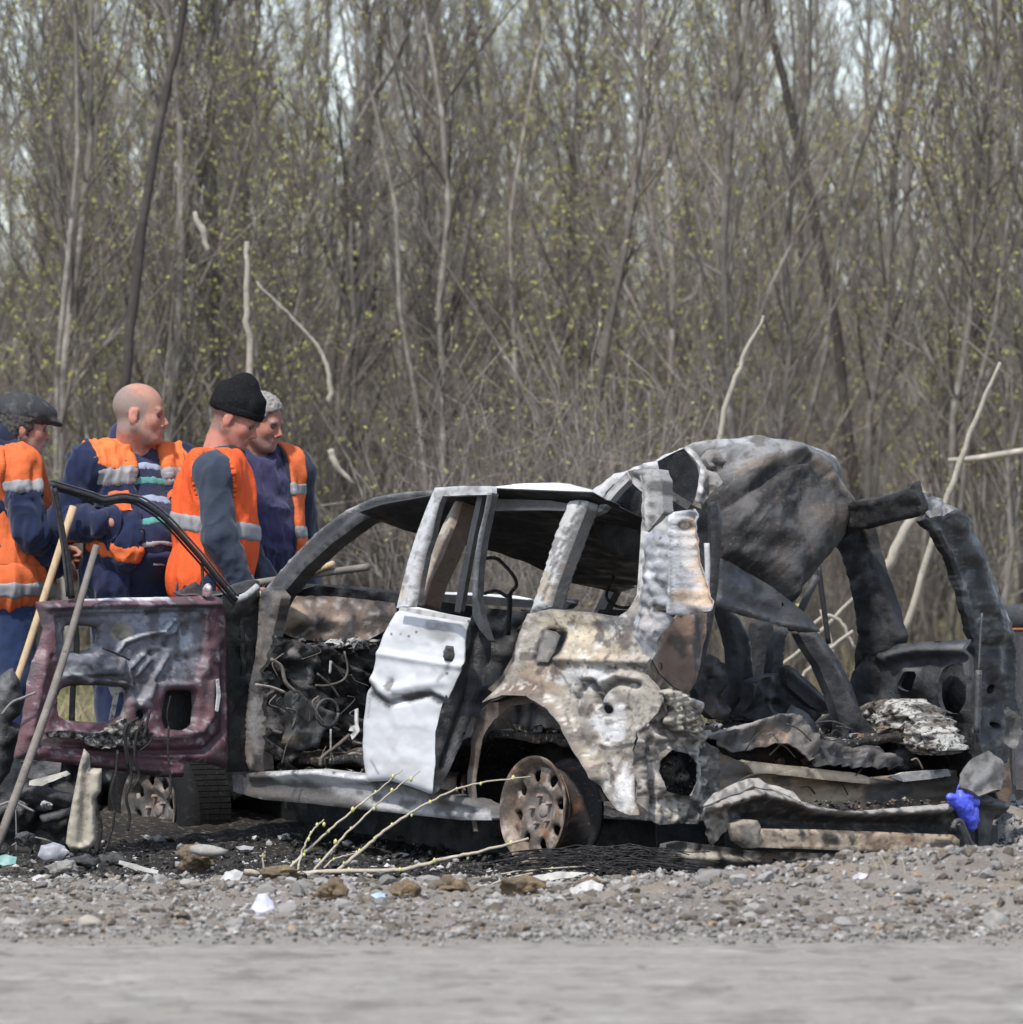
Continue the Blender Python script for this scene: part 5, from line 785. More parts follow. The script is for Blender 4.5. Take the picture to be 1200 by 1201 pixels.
# ---- front door, swung wide open: its inner side
ds = R(1.90)
fd_out = [(47, 706), (90, 703), (150, 701), (210, 700), (253, 699), (264, 701), (269, 712), (270, 760), (271, 830), (272, 868), (272, 903), (250, 896), (222, 893), (219, 912), (195, 912), (133, 903), (70, 894), (22, 890), (27, 862), (32, 838), (36, 805), (43, 775), (50, 760), (55, 738)]
h1 = [(83, 735), (90, 733), (119, 735), (123, 741), (122, 752), (114, 762), (100, 764), (82, 763)]
h2 = [(72, 812), (80, 806), (90, 804), (125, 804), (147, 805), (152, 812), (148, 838), (138, 844), (120, 848), (95, 846), (77, 844), (71, 836)]
h3 = [(197, 814), (202, 810), (228, 810), (231, 815), (230, 848), (222, 856), (210, 857), (193, 852)]
h4 = [(163, 836), (168, 832), (173, 835), (174, 841), (169, 845), (164, 842)]
fd = P('front_door', fd_out, ds, m_maroon, step=2.5, th=.006, holes=[h1, h2, h3, h4], hsmooth=1, rag=.4,
  relief=[('h', 2.6, -.03), ('e', 4, -.03), ('p', [(66, 722), (240, 716), (244, 770), (232, 800), (180, 800), (165, 826), (150, 800), (70, 790)], 2, -.026), ('l', [(60, 712), (160, 709), (258, 708)], 4, .022), ('p', [(75, 772), (112, 768), (150, 772), (148, 792), (78, 794)], 2, .024), ('b', 238, 719, 6, 6, .02), ('b', 242, 783, 6, 6, .022), ('l', [(140, 765), (150, 752), (170, 745), (196, 740), (206, 727)], 3, .016), ('l', [(190, 735), (196, 727), (206, 725), (212, 732), (208, 741), (196, 745)], 2.6, .013), ('l', [(172, 768), (154, 786), (160, 800)], 2.2, .014), ('l', [(180, 772), (164, 792)], 2.2, .014), ('l', [(200, 770), (184, 795), (176, 818)], 2.5, .014), ('b', 222, 745, 8, 16, -.02), ('b', 145, 742, 13, 9, -.02), ('b', 182, 766, 4, 4, -.02), ('b', 199, 756, 4, 4, -.02), ('l', [(72, 856), (130, 860), (190, 864), (236, 858), (248, 840), (250, 800)], 4, .02), ('l', [(46, 872), (110, 876), (180, 882), (240, 880), (262, 858), (264, 760)], 4, -.02), ('l', [(54, 770), (44, 820), (36, 862)], 5, .018), ('l', [(66, 780), (56, 830), (48, 866)], 3, -.012), ('n', .05, .004), ('r', .06, .003), ('l', [(64, 718), (242, 714)], 2, -.012), ('l', [(60, 880), (140, 888), (216, 893)], 2, -.014), ('l', [(100, 806), (112, 798), (140, 796), (160, 806)], 2, .014), ('b', 110, 742, 3, 3, .012), ('b', 168, 722, 3, 3, .012), ('b', 214, 770, 3, 3, -.012), ('b', 188, 800, 3, 3, -.012), ('b', 60, 770, 3, 3, -.012), ('l', [(186, 712), (186, 706)], 2, .012), ('l', [(120, 712), (150, 711)], 2, -.01), ('b', 220, 775, 16, 10, -.016), ('l', [(60, 892), (133, 900), (215, 908)], 3, .012), ('b', 96, 778, 10, 7, .012), ('b', 128, 784, 14, 5, .014)],
  base=(.098, .043, .052), paint=[('p', [(66, 720), (240, 715), (242, 770), (232, 800), (186, 806), (176, 830), (160, 830), (152, 802), (72, 796)], 9, (.13, .14, .16), .9), ('b', 160, 716, 80, 6, (.27, .30, .35), .8), ('b', 185, 727, 40, 14, (.26, .29, .335), .7), ('b', 222, 746, 9, 15, (.36, .39, .42), .85), ('b', 148, 742, 14, 12, (.30, .265, .18), .7), ('b', 200, 774, 18, 16, (.16, .17, .19), .7), ('b', 92, 786, 14, 6, (.42, .42, .43), .8), ('l', [(90, 798), (130, 794), (160, 802)], 6, (.045, .043, .045), .8), ('l', [(62, 714), (150, 712), (255, 710)], 3, (.05, .05, .055), .7), ('l', [(100, 702), (200, 701)], 3, (.62, .65, .69), .75), ('b', 258, 800, 10, 80, (.05, .032, .036), .8), ('l', [(25, 888), (133, 899), (219, 910)], 6, (.05, .03, .033), .6), ('h', 2.2, (.03, .026, .028), .85), ('l', [(140, 765), (150, 752), (170, 745), (196, 740), (206, 727)], 1.6, (.58, .61, .66), .7), ('l', [(142, 769), (152, 757), (171, 749)], 1.4, (.03, .03, .032), .8), ('l', [(172, 771), (156, 788), (162, 802)], 1.3, (.03, .03, .032), .8), ('l', [(183, 774), (166, 795)], 1.3, (.03, .03, .032), .8), ('l', [(66, 720), (240, 716)], 1.8, (.03, .03, .032), .75), ('l', [(244, 720), (246, 770), (236, 804)], 2, (.05, .03, .034), .6), ('l', [(46, 874), (110, 879), (180, 885), (240, 883), (262, 860)], 1.8, (.03, .018, .02), .8), ('b', 238, 719, 2.5, 2.5, (.02, .02, .02), .9), ('b', 242, 783, 2.5, 2.5, (.02, .02, .02), .9), ('b', 182, 766, 3, 3, (.03, .03, .03), .9), ('b', 199, 756, 3, 3, (.03, .03, .03), .9), ('l', [(70, 856), (130, 862), (190, 866), (232, 862)], 1.5, (.42, .34, .35), .6), ('n', .05, .15, .45, (.05, .04, .042), .7), ('b', 120, 866, 50, 6, (.30, .20, .20), .5), ('b', 60, 868, 14, 10, (.42, .33, .33), .5), ('b', 56, 720, 9, 18, (.06, .058, .06), .7), ('n', .12, .25, .5, (.34, .31, .32), .45)])  # bluish highlight, white ridge streaks and dark recess edges painted in; groove lines soot
P('door_rim', [(262, 701), (272, 704), (282, 720), (284, 780), (280, 850), (272, 903), (268, 903), (270, 840), (269, 760), (268, 712)], S(-.01), m_soot, fd, step=4, base=(.014, .012, .013), th=.02, relief=[('n', .06, .01)])
P('check_strap', [(254, 797), (257, 796), (259, 815), (256, 835), (253, 834), (255, 815)], R(1.86), m_white, fd, step=2.5, th=.006, base=(.48, .47, .46), paint=[('n', .2, .1, .4, (.1, .09, .09), .7)])
# window frame of the front door: two seals over a channel
ft = [(59, 568), (80, 574), (110, 583), (122, 587), (143, 584), (158, 586), (168, 590), (186, 602), (203, 618), (220, 637), (236, 655), (252, 675), (266, 692), (277, 704)]
for nm, off, r_, c_ in [('window_frame', 0, .0115, (.028, .027, .028)), ('window_seal', -4.8, .005, (.030, .029, .029)), ('window_seal', 4.8, .005, (.17, .15, .145))]:
    pipe(nm, pxline([(x + off * .6, y - off if off > 0 else y - off) if False else (x + (off * .55 if x > 165 else 0), y - off) for x, y in ft], R(1.905 + (.012 if off else 0))), r_, m_soot, fd, 8, c_, sp=4)
pipe('window_post', pxline([(63, 572), (68, 598), (74, 632), (80, 668), (84, 702)], R(1.91)), .016, m_soot, fd, 6, (.022, .018, .018)); pipe('window_post', pxline([(60, 570), (66, 600), (73, 640), (79, 700)], R(1.90)), .006, m_soot, fd, 6, (.05, .048, .046))
pipe('window_post', pxline([(88, 730), (90, 760), (86, 800), (84, 850)], R(1.95)), .014, m_soot, fd, 6, (.02, .018, .018))
pipe('divider_bar', pxline([(237, 660), (238, 682), (239, 700)], R(1.92)), .008, m_soot, fd, 6, (.03, .03, .03))
P('mirror_foot', [(241, 690), (246, 684), (250, 690), (250, 699), (241, 700)], R(1.89), m_maroon, fd, step=2.5, th=.02, base=(.2, .13, .14), relief=[('n', .2, .01)], paint=[('b', 245, 689, 3, 4, PALE, .9)])
# burnt trim hanging from the door
P('burnt_trim', [(100, 866), (110, 860), (125, 856), (138, 846), (150, 842), (162, 846), (172, 852), (182, 858), (176, 868), (168, 874), (150, 878), (140, 874), (128, 878), (112, 876), (102, 872)], R(1.86), m_ash, fd, step=2.6, th=.02, rag=2.5, relief=[('n', .12, .03), ('n', .3, .02)], base=(.30, .285, .26), paint=[('n', .18, -.1, .2, (.05, .045, .04), .9)])
P('burnt_trim', [(55, 858), (70, 857), (90, 860), (104, 862), (102, 868), (80, 866), (58, 864)], R(1.88), m_ash, fd, step=2.4, th=.01, rag=1.5, relief=[('n', .2, .012)], base=(.14, .13, .12), paint=[('n', .25, .0, .3, SOOT, .85)])
for pts, r_ in [([(150, 848), (146, 862), (150, 885), (154, 912), (148, 935), (152, 955), (150, 975)], .007), ([(162, 842), (152, 850), (147, 872), (150, 900)], .006), ([(168, 846), (160, 862), (158, 890), (163, 910), (156, 925)], .006), ([(198, 852), (197, 880), (199, 905), (201, 925), (196, 938)], .005), ([(176, 832), (172, 850), (168, 866)], .007), ([(138, 880), (136, 905), (130, 930), (134, 955), (128, 985), (120, 1005)], .006), ([(200, 816), (196, 838), (199, 856)], .003), ([(115, 905), (112, 940), (118, 970), (113, 1002)], .010), ([(165, 880), (175, 872), (178, 866)], .004), ([(120, 760), (140, 768), (152, 774)], .004)]:
    pipe('charred_wire', pxline(pts, R(1.83)), r_, m_wire, fd, 6)
P('mount_plate', [(128, 806), (148, 805), (149, 812), (140, 812), (138, 822), (133, 846), (128, 846), (133, 820), (130, 812)], R(1.93), m_burn, fd, step=2.6, th=.006, base=(.30, .28, .25), paint=[('n', .2, .0, .3, (.06, .055, .05), .8)])
P('outer_skin', [(150, 800), (262, 798), (262, 880), (150, 870)], R(2.02), m_soot, fd, step=8, base=(.012, .012, .012))

# ---- bonnet remains, front wing, engine-bay bulk
P('bonnet_scrap', [(203, 694), (225, 684), (245, 677), (262, 672), (280, 671), (296, 678), (312, 686), (300, 700), (282, 706), (262, 700), (236, 698)], R(2.3, 50), m_soot, step=4, th=.005, rag=.6, relief=[('n', .03, .03), ('e', 2, .01)], base=(.03, .03, .032), paint=[('e', 2.2, (.24, .24, .25), .7)])
P('bonnet_scrap', [(258, 690), (275, 684), (292, 680), (304, 682), (306, 692), (290, 702), (270, 700)], R(2.1, 30), m_soot, step=4, th=.005, base=(.04, .04, .042), relief=[('n', .05, .02)], paint=[('e', 2, (.2, .2, .2), .7)])
pipe('wing_stay', pxline([(277, 704), (290, 698), (302, 688)], R(1.95)), .016, m_burn, car, 8, (.30, .30, .30))
P('front_wing', [(150, 860), (200, 820), (262, 800), (300, 790), (300, 905), (285, 930), (262, 945), (240, 900), (200, 885)], S(.30), m_soot, step=6, th=.01, base=(.016, .016, .016), relief=[('n', .03, .03)])
P('engine_block', [(40, 880), (100, 872), (200, 868), (300, 880), (300, 950), (200, 960), (120, 975), (40, 960)], R(3.1), m_soot, step=6, th=.5, rag=2, base=(.018, .018, .018), relief=[('n', .03, .1), ('n', .1, .03)])

# ---- wheels
def rim_parts(parent, c, axis_out, r, width, colr, name_tyre=None, steer=0):
    """disc with eight oval holes, hub with lug bolts, flanges and barrel; axis_out is a unit vector out of the car"""
    ax = axis_out; e1 = np.cross(UP, ax); e1 /= np.linalg.norm(e1); e2 = np.cross(ax, e1)
    def lathe(prof, n=56):
        a = np.linspace(0, 2 * math.pi, n, endpoint=False); m = len(prof)
        V = np.concatenate([c + ax * x + q * (np.cos(a)[:, None] * e1 + np.sin(a)[:, None] * e2) for q, x in prof]); i = np.arange(n); j = (i + 1) % n
        return V, [np.concatenate([np.stack([k * n + i, k * n + j, (k + 1) * n + j, (k + 1) * n + i], 1) for k in range(m - 1)])]
    V, F = lathe([(r, .012), (r, 0), (r - .012, -.002), (r - .018, -.018), (r - .04, -.03), (r - .045, -width * .5), (r - .028, -width + .02), (r - .012, -width + .012), (r, -width), (r - .004, -width - .012), (r - .022, -width + .005), (r - .035, -width + .02), (r - .055, -width * .5), (r - .05, -.032), (r - .028, -.02), (r - .016, .008), (r, .012)])
    cc = painted(np.stack([(V - c) @ e1, (V - c) @ e2], 1) * 400, colr, [('n', .03, -.1, .3, (.05, .042, .036), .8), ('n', .08, .15, .4, (.42, .36, .30), .6)], None, None)
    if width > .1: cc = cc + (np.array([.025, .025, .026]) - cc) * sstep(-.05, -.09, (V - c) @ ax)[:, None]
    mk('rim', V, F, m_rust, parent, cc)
    k = 1000.0; ol = [(math.cos(t) * (r - .03) * k, math.sin(t) * (r - .03) * k) for t in np.linspace(0, 2 * math.pi, 48, endpoint=False)]
    hs = []
    for q in range(8):
        t = q * math.pi / 4 + .2; cx, cy = math.cos(t) * r * .66 * k, math.sin(t) * r * .66 * k
        hs.append([(cx + math.cos(t) * a_ * 29 * math.cos(t2) - math.sin(t) * 21 * math.sin(t2), cy + math.sin(t) * 29 * math.cos(t2) + math.cos(t) * 21 * math.sin(t2)) for t2 in np.linspace(0, 6.283, 12, endpoint=False) for a_ in (1,)])
    hs.append([(math.cos(t) * 24, math.sin(t) * 24) for t in np.linspace(0, 6.283, 14, endpoint=False)])
    Pp, F, d, dh = cdt(ol, hs, 11, 3, hsmooth=1)
    rad = np.hypot(Pp[:, 0], Pp[:, 1]) / k; dep = -.03 + .012 * sstep(r - .03, r * .62, rad) - .022 * sstep(r * .5, r * .3, rad) - .010 * np.exp(-dh / 4.0)
    base = c + ax * dep[:, None] + (Pp[:, :1] / k) * e1 + (Pp[:, 1:] / k) * e2; N0 = len(base)
    nn = np.cross(base[F[:, 1]] - base[F[:, 0]], base[F[:, 2]] - base[F[:, 0]]) @ ax; F = np.where((nn < 0)[:, None], F[:, ::-1], F)
    B = boundary(F); wall = np.stack([B[:, 0], B[:, 0] + N0, B[:, 1] + N0, B[:, 1]], 1)
    cc = painted(Pp * .35, colr, [('n', .03, -.1, .35, (.06, .048, .04), .75), ('n', .09, .15, .4, (.34, .31, .28), .6)], d, dh)
    cc = cc + (np.array([.15, .132, .12]) - cc) * (sstep(r * .5, r * .35, rad) * .7)[:, None]
    mk('wheel_disc', np.concatenate([base, base - ax * .008]), [F, F[:, ::-1] + N0, wall], m_rust, parent, np.concatenate([cc, cc]))
    V, F = lathe([(.002, -.035), (.022, -.036), (.030, -.042), (.032, -.07)], 20); mk('hub_cap', V, F, m_rust, parent, np.tile([.20, .17, .15], (len(V), 1)))
    for q in range(5):
        t = q * 2 * math.pi / 5 + .5; p = c + (math.cos(t) * e1 + math.sin(t) * e2) * .057 - ax * .05
        V, F = tube([p, p + ax * .028, p + ax * .034], [.010, .010, .006], 6); mk('lug_nut', V, F, m_rust, parent, np.tile([.25, .2, .17], (len(V), 1)), smooth=False)
    V, F = lathe([(.14, -width * .8), (.14, -width * .5), (.05, -width * .45)], 24); mk('brake_drum', V, F, m_soot, parent, np.tile([.03, .027, .025], (len(V), 1)))
    return lathe
def wheel_part(label=None):
    o = bpy.data.objects.new('wheel', None); COL.objects.link(o); o.parent = car; o.empty_display_size = .05
    if label: o['label'] = label
    return o
ax_l = -CR
rc = PX(627, 950, S(-.01)); w1 = wheel_part('bare rusty rear rim with the tyre burnt away')
tl = np.array([0, 0, .06]); a1 = ax_l + tl; a1 /= np.linalg.norm(a1)
rim_parts(w1, rc, a1, .212, .17, (.135, .098, .072))
fc = PX(176, 950, S(.04)); w2 = wheel_part('sooty front wheel still wearing its tyre')
L2 = rim_parts(w2, fc, ax_l, .20, .17, (.085, .08, .076))
V, F = L2([(.20, .0), (.215, .012), (.255, .022), (.30, .012), (.322, -.02), (.326, -.06), (.326, -.15), (.318, -.19), (.29, -.21), (.2, -.2)], 72)
V = V + np.where((V[:, 2] < .03)[:, None], np.stack([0 * V[:, 0], 0 * V[:, 0], .03 - V[:, 2]], 1), 0)
mk('tyre', V, F, m_rubber, w2)
tv = []
e1 = np.cross(UP, ax_l); e1 /= np.linalg.norm(e1); e2 = np.cross(ax_l, e1)
for k in range(84):
    t = k * 2 * math.pi / 84
    for xo, ww in ((-.05, .026), (-.105, .024), (-.16, .026)):
        rr_ = math.cos(t) * e1 + math.sin(t) * e2; tt = -math.sin(t) * e1 + math.cos(t) * e2; p = fc + ax_l * xo + rr_ * .328
        if p[2] > .03: tv.append(boxVF(p, ax_l * ww, tt * .0105, rr_ * .0012))
V, F = bake(tv); mk('tyre_tread', V, F, m_rubber, w2, smooth=False)['kind'] = 'stuff'
for (u, v, sgn) in ((0.0, 1.70, 1), (2.65, 1.70, 1)):
    w3 = wheel_part(); cc_ = W(u, v, .215); rim_parts(w3, cc_, CR, .21, .18, (.12, .09, .07))
# burnt tyre residue under the rear rim belongs to the ground debris
# ================================================================== people: smooth unions of tapered limbs, meshed as one surface each
def pr_c(a, b, ra, rb, k=.03): return ('c', np.array(a, float), np.array(b, float), ra, rb, k)
def pr_e(c, r, k=.03, rot=None): return ('e', np.array(c, float), np.array(r, float), rot, None, k)
def pr_bounds(p, pad):
    if p[0] == 'c':
        m = max(p[3], p[4]) + pad; return np.minimum(p[1], p[2]) - m, np.maximum(p[1], p[2]) + m
    m = p[2].max() + pad; return p[1] - m, p[1] + m
def pr_eval(p, X):
    if p[0] == 'c':
        a, b = p[1], p[2]; ab = b - a; t = np.clip(((X - a) @ ab) / (ab @ ab + 1e-12), 0, 1)
        return np.linalg.norm(X - a - t[..., None] * ab, axis=-1) - (p[3] + (p[4] - p[3]) * t)
    q = X - p[1]
    if p[3] is not None: q = q @ p[3]
    r = p[2]; k0 = np.linalg.norm(q / r, axis=-1); k1 = np.linalg.norm(q / (r * r), axis=-1)
    return k0 * (k0 - 1) / (k1 + 1e-9)
class Grid:
    def __init__(s, lo, hi, h):
        s.lo = np.array(lo, float); s.h = h; s.n = np.ceil((np.array(hi) - s.lo) / h).astype(int) + 1
        s.ax = [s.lo[i] + h * np.arange(s.n[i]) for i in range(3)]
    def new(s): return np.full(s.n, .3, np.float32)
    def sub(s, lo, hi):
        a = np.clip(np.floor((lo - s.lo) / s.h).astype(int), 0, s.n); b = np.clip(np.ceil((hi - s.lo) / s.h).astype(int) + 1, 0, s.n)
        return tuple(slice(x, y) for x, y in zip(a, b))
    def pts(s, sl): return np.stack(np.meshgrid(*[s.ax[i][sl[i]] for i in range(3)], indexing='ij'), -1)
    def union(s, D, prims, grow=0.0, kmul=1.0):
        for p in prims:
            k = p[5] * kmul; lo, hi = pr_bounds(p, grow + k + .04); sl = s.sub(lo, hi)
            if any(q.stop <= q.start for q in sl): continue
            d = pr_eval(p, s.pts(sl)) - grow; o = D[sl]
            if k > 0: h = np.maximum(k - np.abs(o - d), 0) / k; D[sl] = np.minimum(o, d) - h * h * k * .25
            else: D[sl] = np.minimum(o, d)
        return D
    def carve(s, D, prims, k=.01):
        for p in prims:
            lo, hi = pr_bounds(p, k + .05); sl = s.sub(lo, hi)
            if any(q.stop <= q.start for q in sl): continue
            d = -pr_eval(p, s.pts(sl)); o = D[sl]; h = np.maximum(k - np.abs(o - d), 0) / k; D[sl] = np.maximum(o, d) + h * h * k * .25
        return D
    def X(s): return np.meshgrid(*[a.astype(np.float32) for a in s.ax], indexing='ij', sparse=True)
def surfnet(D, g):
    S_ = D < 0; n = D.shape
    c = np.zeros(tuple(m - 1 for m in n), np.int8)
    for a in (0, 1):
        for b in (0, 1):
            for e in (0, 1): c += S_[a:n[0] - 1 + a, b:n[1] - 1 + b, e:n[2] - 1 + e]
    act = np.argwhere((c > 0) & (c < 8)); 
    if len(act) == 0: return None
    ind = np.full(c.shape, -1, np.int32); ind[tuple(act.T)] = np.arange(len(act))
    cor = [(a, b, e) for a in (0, 1) for b in (0, 1) for e in (0, 1)]
    val = np.stack([D[act[:, 0] + a, act[:, 1] + b, act[:, 2] + e] for a, b, e in cor], 1)
    acc = np.zeros((len(act), 3)); cnt = np.zeros(len(act))
    for i in range(8):
        for j in range(i + 1, 8):
            if sum(x != y for x, y in zip(cor[i], cor[j])) != 1: continue
            m = (val[:, i] < 0) != (val[:, j] < 0); t = np.where(m, val[:, i] / (val[:, i] - val[:, j] + 1e-12), 0)
            acc += np.where(m[:, None], np.array(cor[i]) + t[:, None] * (np.array(cor[j]) - np.array(cor[i])), 0); cnt += m
    V = g.lo + g.h * (act + acc / cnt[:, None]); F = []
    for ax in range(3):
        u, v = (ax + 1) % 3, (ax + 2) % 3; sl0 = [slice(None)] * 3; sl1 = [slice(None)] * 3; sl0[ax] = slice(0, -1); sl1[ax] = slice(1, None)
        e = np.argwhere(S_[tuple(sl0)] != S_[tuple(sl1)]); e = e[(e[:, u] > 0) & (e[:, v] > 0) & (e[:, u] < n[u] - 1) & (e[:, v] < n[v] - 1)]
        sgn = S_[tuple(sl0)][tuple(e.T)]; q = []
        for du, dv in ((-1, -1), (0, -1), (0, 0), (-1, 0)):
            f = e.copy(); f[:, u] += du; f[:, v] += dv; q.append(ind[tuple(f.T)])
        q = np.stack(q, 1); q = np.where(sgn[:, None], q, q[:, ::-1]); F.append(q[(q >= 0).all(1)])
    F = np.concatenate(F)
    # one light smoothing pass against stair-steps
    s1 = np.zeros_like(V); k1 = np.zeros(len(V))
    for a in range(4):
        np.add.at(s1, F[:, a], V[F[:, (a + 1) % 4]] + V[F[:, (a - 1) % 4]]); np.add.at(k1, F[:, a], 2)
    return V * .5 + .5 * s1 / np.maximum(k1, 1)[:, None], F
def wrinkle(V, F, amp, seed, scale=9.0, stretch=(1, 1, .45)):
    nrm = np.zeros_like(V); fn = np.cross(V[F[:, 2]] - V[F[:, 0]], V[F[:, 3]] - V[F[:, 1]])
    for a in range(4): np.add.at(nrm, F[:, a], fn)
    nrm /= np.linalg.norm(nrm, axis=1)[:, None] + 1e-12
    q = V * np.array(stretch); r = fbm(q + .05 * fbm(V, 6, seed + 5, 2)[:, None], scale, seed, 3)
    r2 = fbm(q + 3.3, scale * 2.3, seed + 9, 2); return V + nrm * (amp * (1.25 * (1 - 2.4 * np.abs(r)) + .45 * (1 - 2.4 * np.abs(r2))))[:, None]
def rotz(a): return np.array([[math.cos(a), -math.sin(a), 0], [math.sin(a), math.cos(a), 0], [0, 0, 1.0]])
def roty(a): return np.array([[math.cos(a), 0, math.sin(a)], [0, 1, 0], [-math.sin(a), 0, math.cos(a)]])
def rotx(a): return np.array([[1, 0, 0], [0, math.cos(a), -math.sin(a)], [0, math.sin(a), math.cos(a)]])

m_skin = M('skin', None, [((.40, .16, .12), 60, .55, .72, .35)], rough=.78, spec=.2, bump=[(110, .35, .004), (260, .4, .003)])
m_cloth = M('workwear_cloth', None, [((.02, .022, .03), 30, .55, .75, .35)], rough=.95, spec=.12, bump=[(420, .3, .002), (26, .35, .012)], sheen=.15)
m_vest = M('high_visibility_cloth', None, [((.30, .09, .03), 14, .58, .75, .35)], rough=.85, spec=.15, bump=[(380, .25, .002), (22, .4, .012)])
m_refl = M('reflective_tape', (.21, .21, .215), [((.13, .13, .135), 30, .5, .7, .6)], rough=.6, spec=.4)
m_hair = M('cropped_hair', None, [((.12, .11, .10), 90, .45, .65, .6)], rough=.95, spec=.1, bump=(260, .9, .004))
m_knit = M('black_knit', (.010, .010, .011), [((.03, .03, .032), 150, .5, .7, .6)], rough=1, spec=.05, bump=[(200, .6, .004)])
m_leather = M('worn_leather', (.028, .029, .030), [((.11, .112, .115), 18, .5, .7, .7)], rough=.75, spec=.25, bump=(60, .4, .005))
m_eye = M('eye', (.05, .04, .035), rough=.2, spec=.6)
m_boot = M('boot', (.02, .019, .018), rough=.8)
ORANGE = (.62, .088, .024); ORANGE2 = (.50, .110, .036); NAVY = (.012, .018, .044); SLATE = (.034, .043, .062)
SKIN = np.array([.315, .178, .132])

def head_prims(M3, c, big=1.0):
    def p(v): return np.array(c) + M3 @ (np.array(v, float) * big)
    C_ = lambda a, b, ra, rb, k=.012: pr_c(p(a), p(b), ra * big, rb * big, k)
    E_ = lambda v, r, k=.02: pr_e(p(v), np.array(r) * big, k, M3)
    pr = [E_((-.012, 0, .038), (.102, .078, .090), .03), E_((.030, 0, -.030), (.064, .062, .086), .03), C_((.040, 0, -.088), (.072, 0, -.092), .032, .022, .02)]
    for s in (-1, 1):
        pr += [C_((-.005, s * .056, -.045), (.058, s * .022, -.090), .022, .020, .025), E_((.052, s * .040, -.022), (.030, .024, .028), .02), E_((-.014, s * .079, -.006), (.020, .010, .034), .006), E_((-.004, s * .083, .012), (.013, .008, .016), .006), C_((.088, s * .010, -.034), (.094, s * .016, -.040), .008, .008, .006)]
    pr += [C_((.079, -.036, .020), (.079, .036, .020),   .015, .015, .010), C_((.087, 0, .010), (.108, 0, -.030), .007, .0115, .010), C_((.085, -.022, -.060), (.085, .022, -.060), .009, .009, .006), C_((.083, -.018, -.071), (.083, .018, -.071), .0095, .0095, .006)]
    cut = [pr_e(p((.098, s * .033, .000)), np.array([.020, .018, .013]) * big, 0, M3) for s in (-1, 1)] + [pr_c(p((.098, -.022, -.0655)), p((.098, .022, -.0655)), .0034, .0034, 0)] + [pr_c(p((.094, s * .020, -.034)), p((.084, s * .030, -.052)), .0022, .0022, 0) for s in (-1, 1)] + [pr_c(p((.094, -.03, z_)), p((.094, .03, z_)), .0028, .0028, 0) for z_ in (.046, .060)] + [pr_e(p((-.006, s * .093, .002)), np.array([.011, .008, .017]) * big, 0, M3) for s in (-1, 1)]
    return pr, cut, p
def hand_prims(w, d, pn, curl=.7, size=1.0):
    """w wrist, d pointing down the hand, pn palm normal; five fingers closing towards pn"""
    w = np.array(w, float); d = np.array(d, float) / np.linalg.norm(d); pn = np.array(pn, float); pn -= d * (pn @ d); pn /= np.linalg.norm(pn); s = np.cross(d, pn)
    pr = [pr_c(w, w + d * .03, .027, .030, .015)] + [pr_c(w + d * .02 + s * x * .6, w + d * .085 * size + s * x, .017, .014, .012) for x in (-.028, -.009, .010, .028)]
    for x, L in ((-.031, .070), (-.010, .084), (.011, .090), (.031, .080)):
        p = w + d * .088 * size + s * x; a = curl * .7
        for j, (l, r0, r1) in enumerate(((.45, .0105, .0098), (.30, .0098, .0090), (.25, .0090, .0078))):
            dd = d * math.cos(a) + pn * math.sin(a); q = p + dd * L * l * size; pr.append(pr_c(p, q, r0, r1, .003)); p = q; a += curl
    b = w + d * .028 + s * .030; t1 = b + (d * .6 + s * .62 + pn * .4) * .042; t2 = t1 + (d * .8 + s * .05 + pn * .6) * .034
    pr += [pr_c(w + d * .015 + s * .012, b, .020, .017, .012), pr_c(b, t1, .0145, .0115, .008), pr_c(t1, t2, .0115, .009, .003)]
    return pr
def torso_prims(belly=0.0, lean=0.0, sh=.195, top=1.43):
    L = lambda x, z: x + lean * (z - .95)
    pr = [pr_e((L(-.01, .95), 0, .95), (.118, .160, .15), .06), pr_e((L(.02 + belly * .5, 1.10), 0, 1.10), (.112 + belly * .55, .150 + belly * .4, .17), .07), pr_e((L(0, 1.29), 0, 1.29), (.112, .166, .17), .07)]
    for s in (-1, 1): pr += [pr_c((L(-.015, top - .02), s * sh * .35, top - .01), (L(-.01, top - .03), s * sh, top - .035),   .058, .054, .05)]
    pr += [pr_c((L(-.02, top - .03), 0, top - .02), (L(.0, top + .10), 0, top + .10), .066, .056, .04)]
    return pr
def arm_prims(s, e, w, k=.03): return [pr_c(s, e, .050, .042, k), pr_c(e, w, .042, .028, .02)]
def leg_prims():
    pr = []
    for s in (-1, 1): pr += [pr_c((-.005, s * .09, .93), (.012, s * .10, .50), .088, .060, .04), pr_c((.012, s * .10, .50), (-.015, s * .105, .09), .058, .040, .03), pr_c((-.03, s * .105, .05), (.14, s * .125, .035), .042, .034, .03)]
    return pr

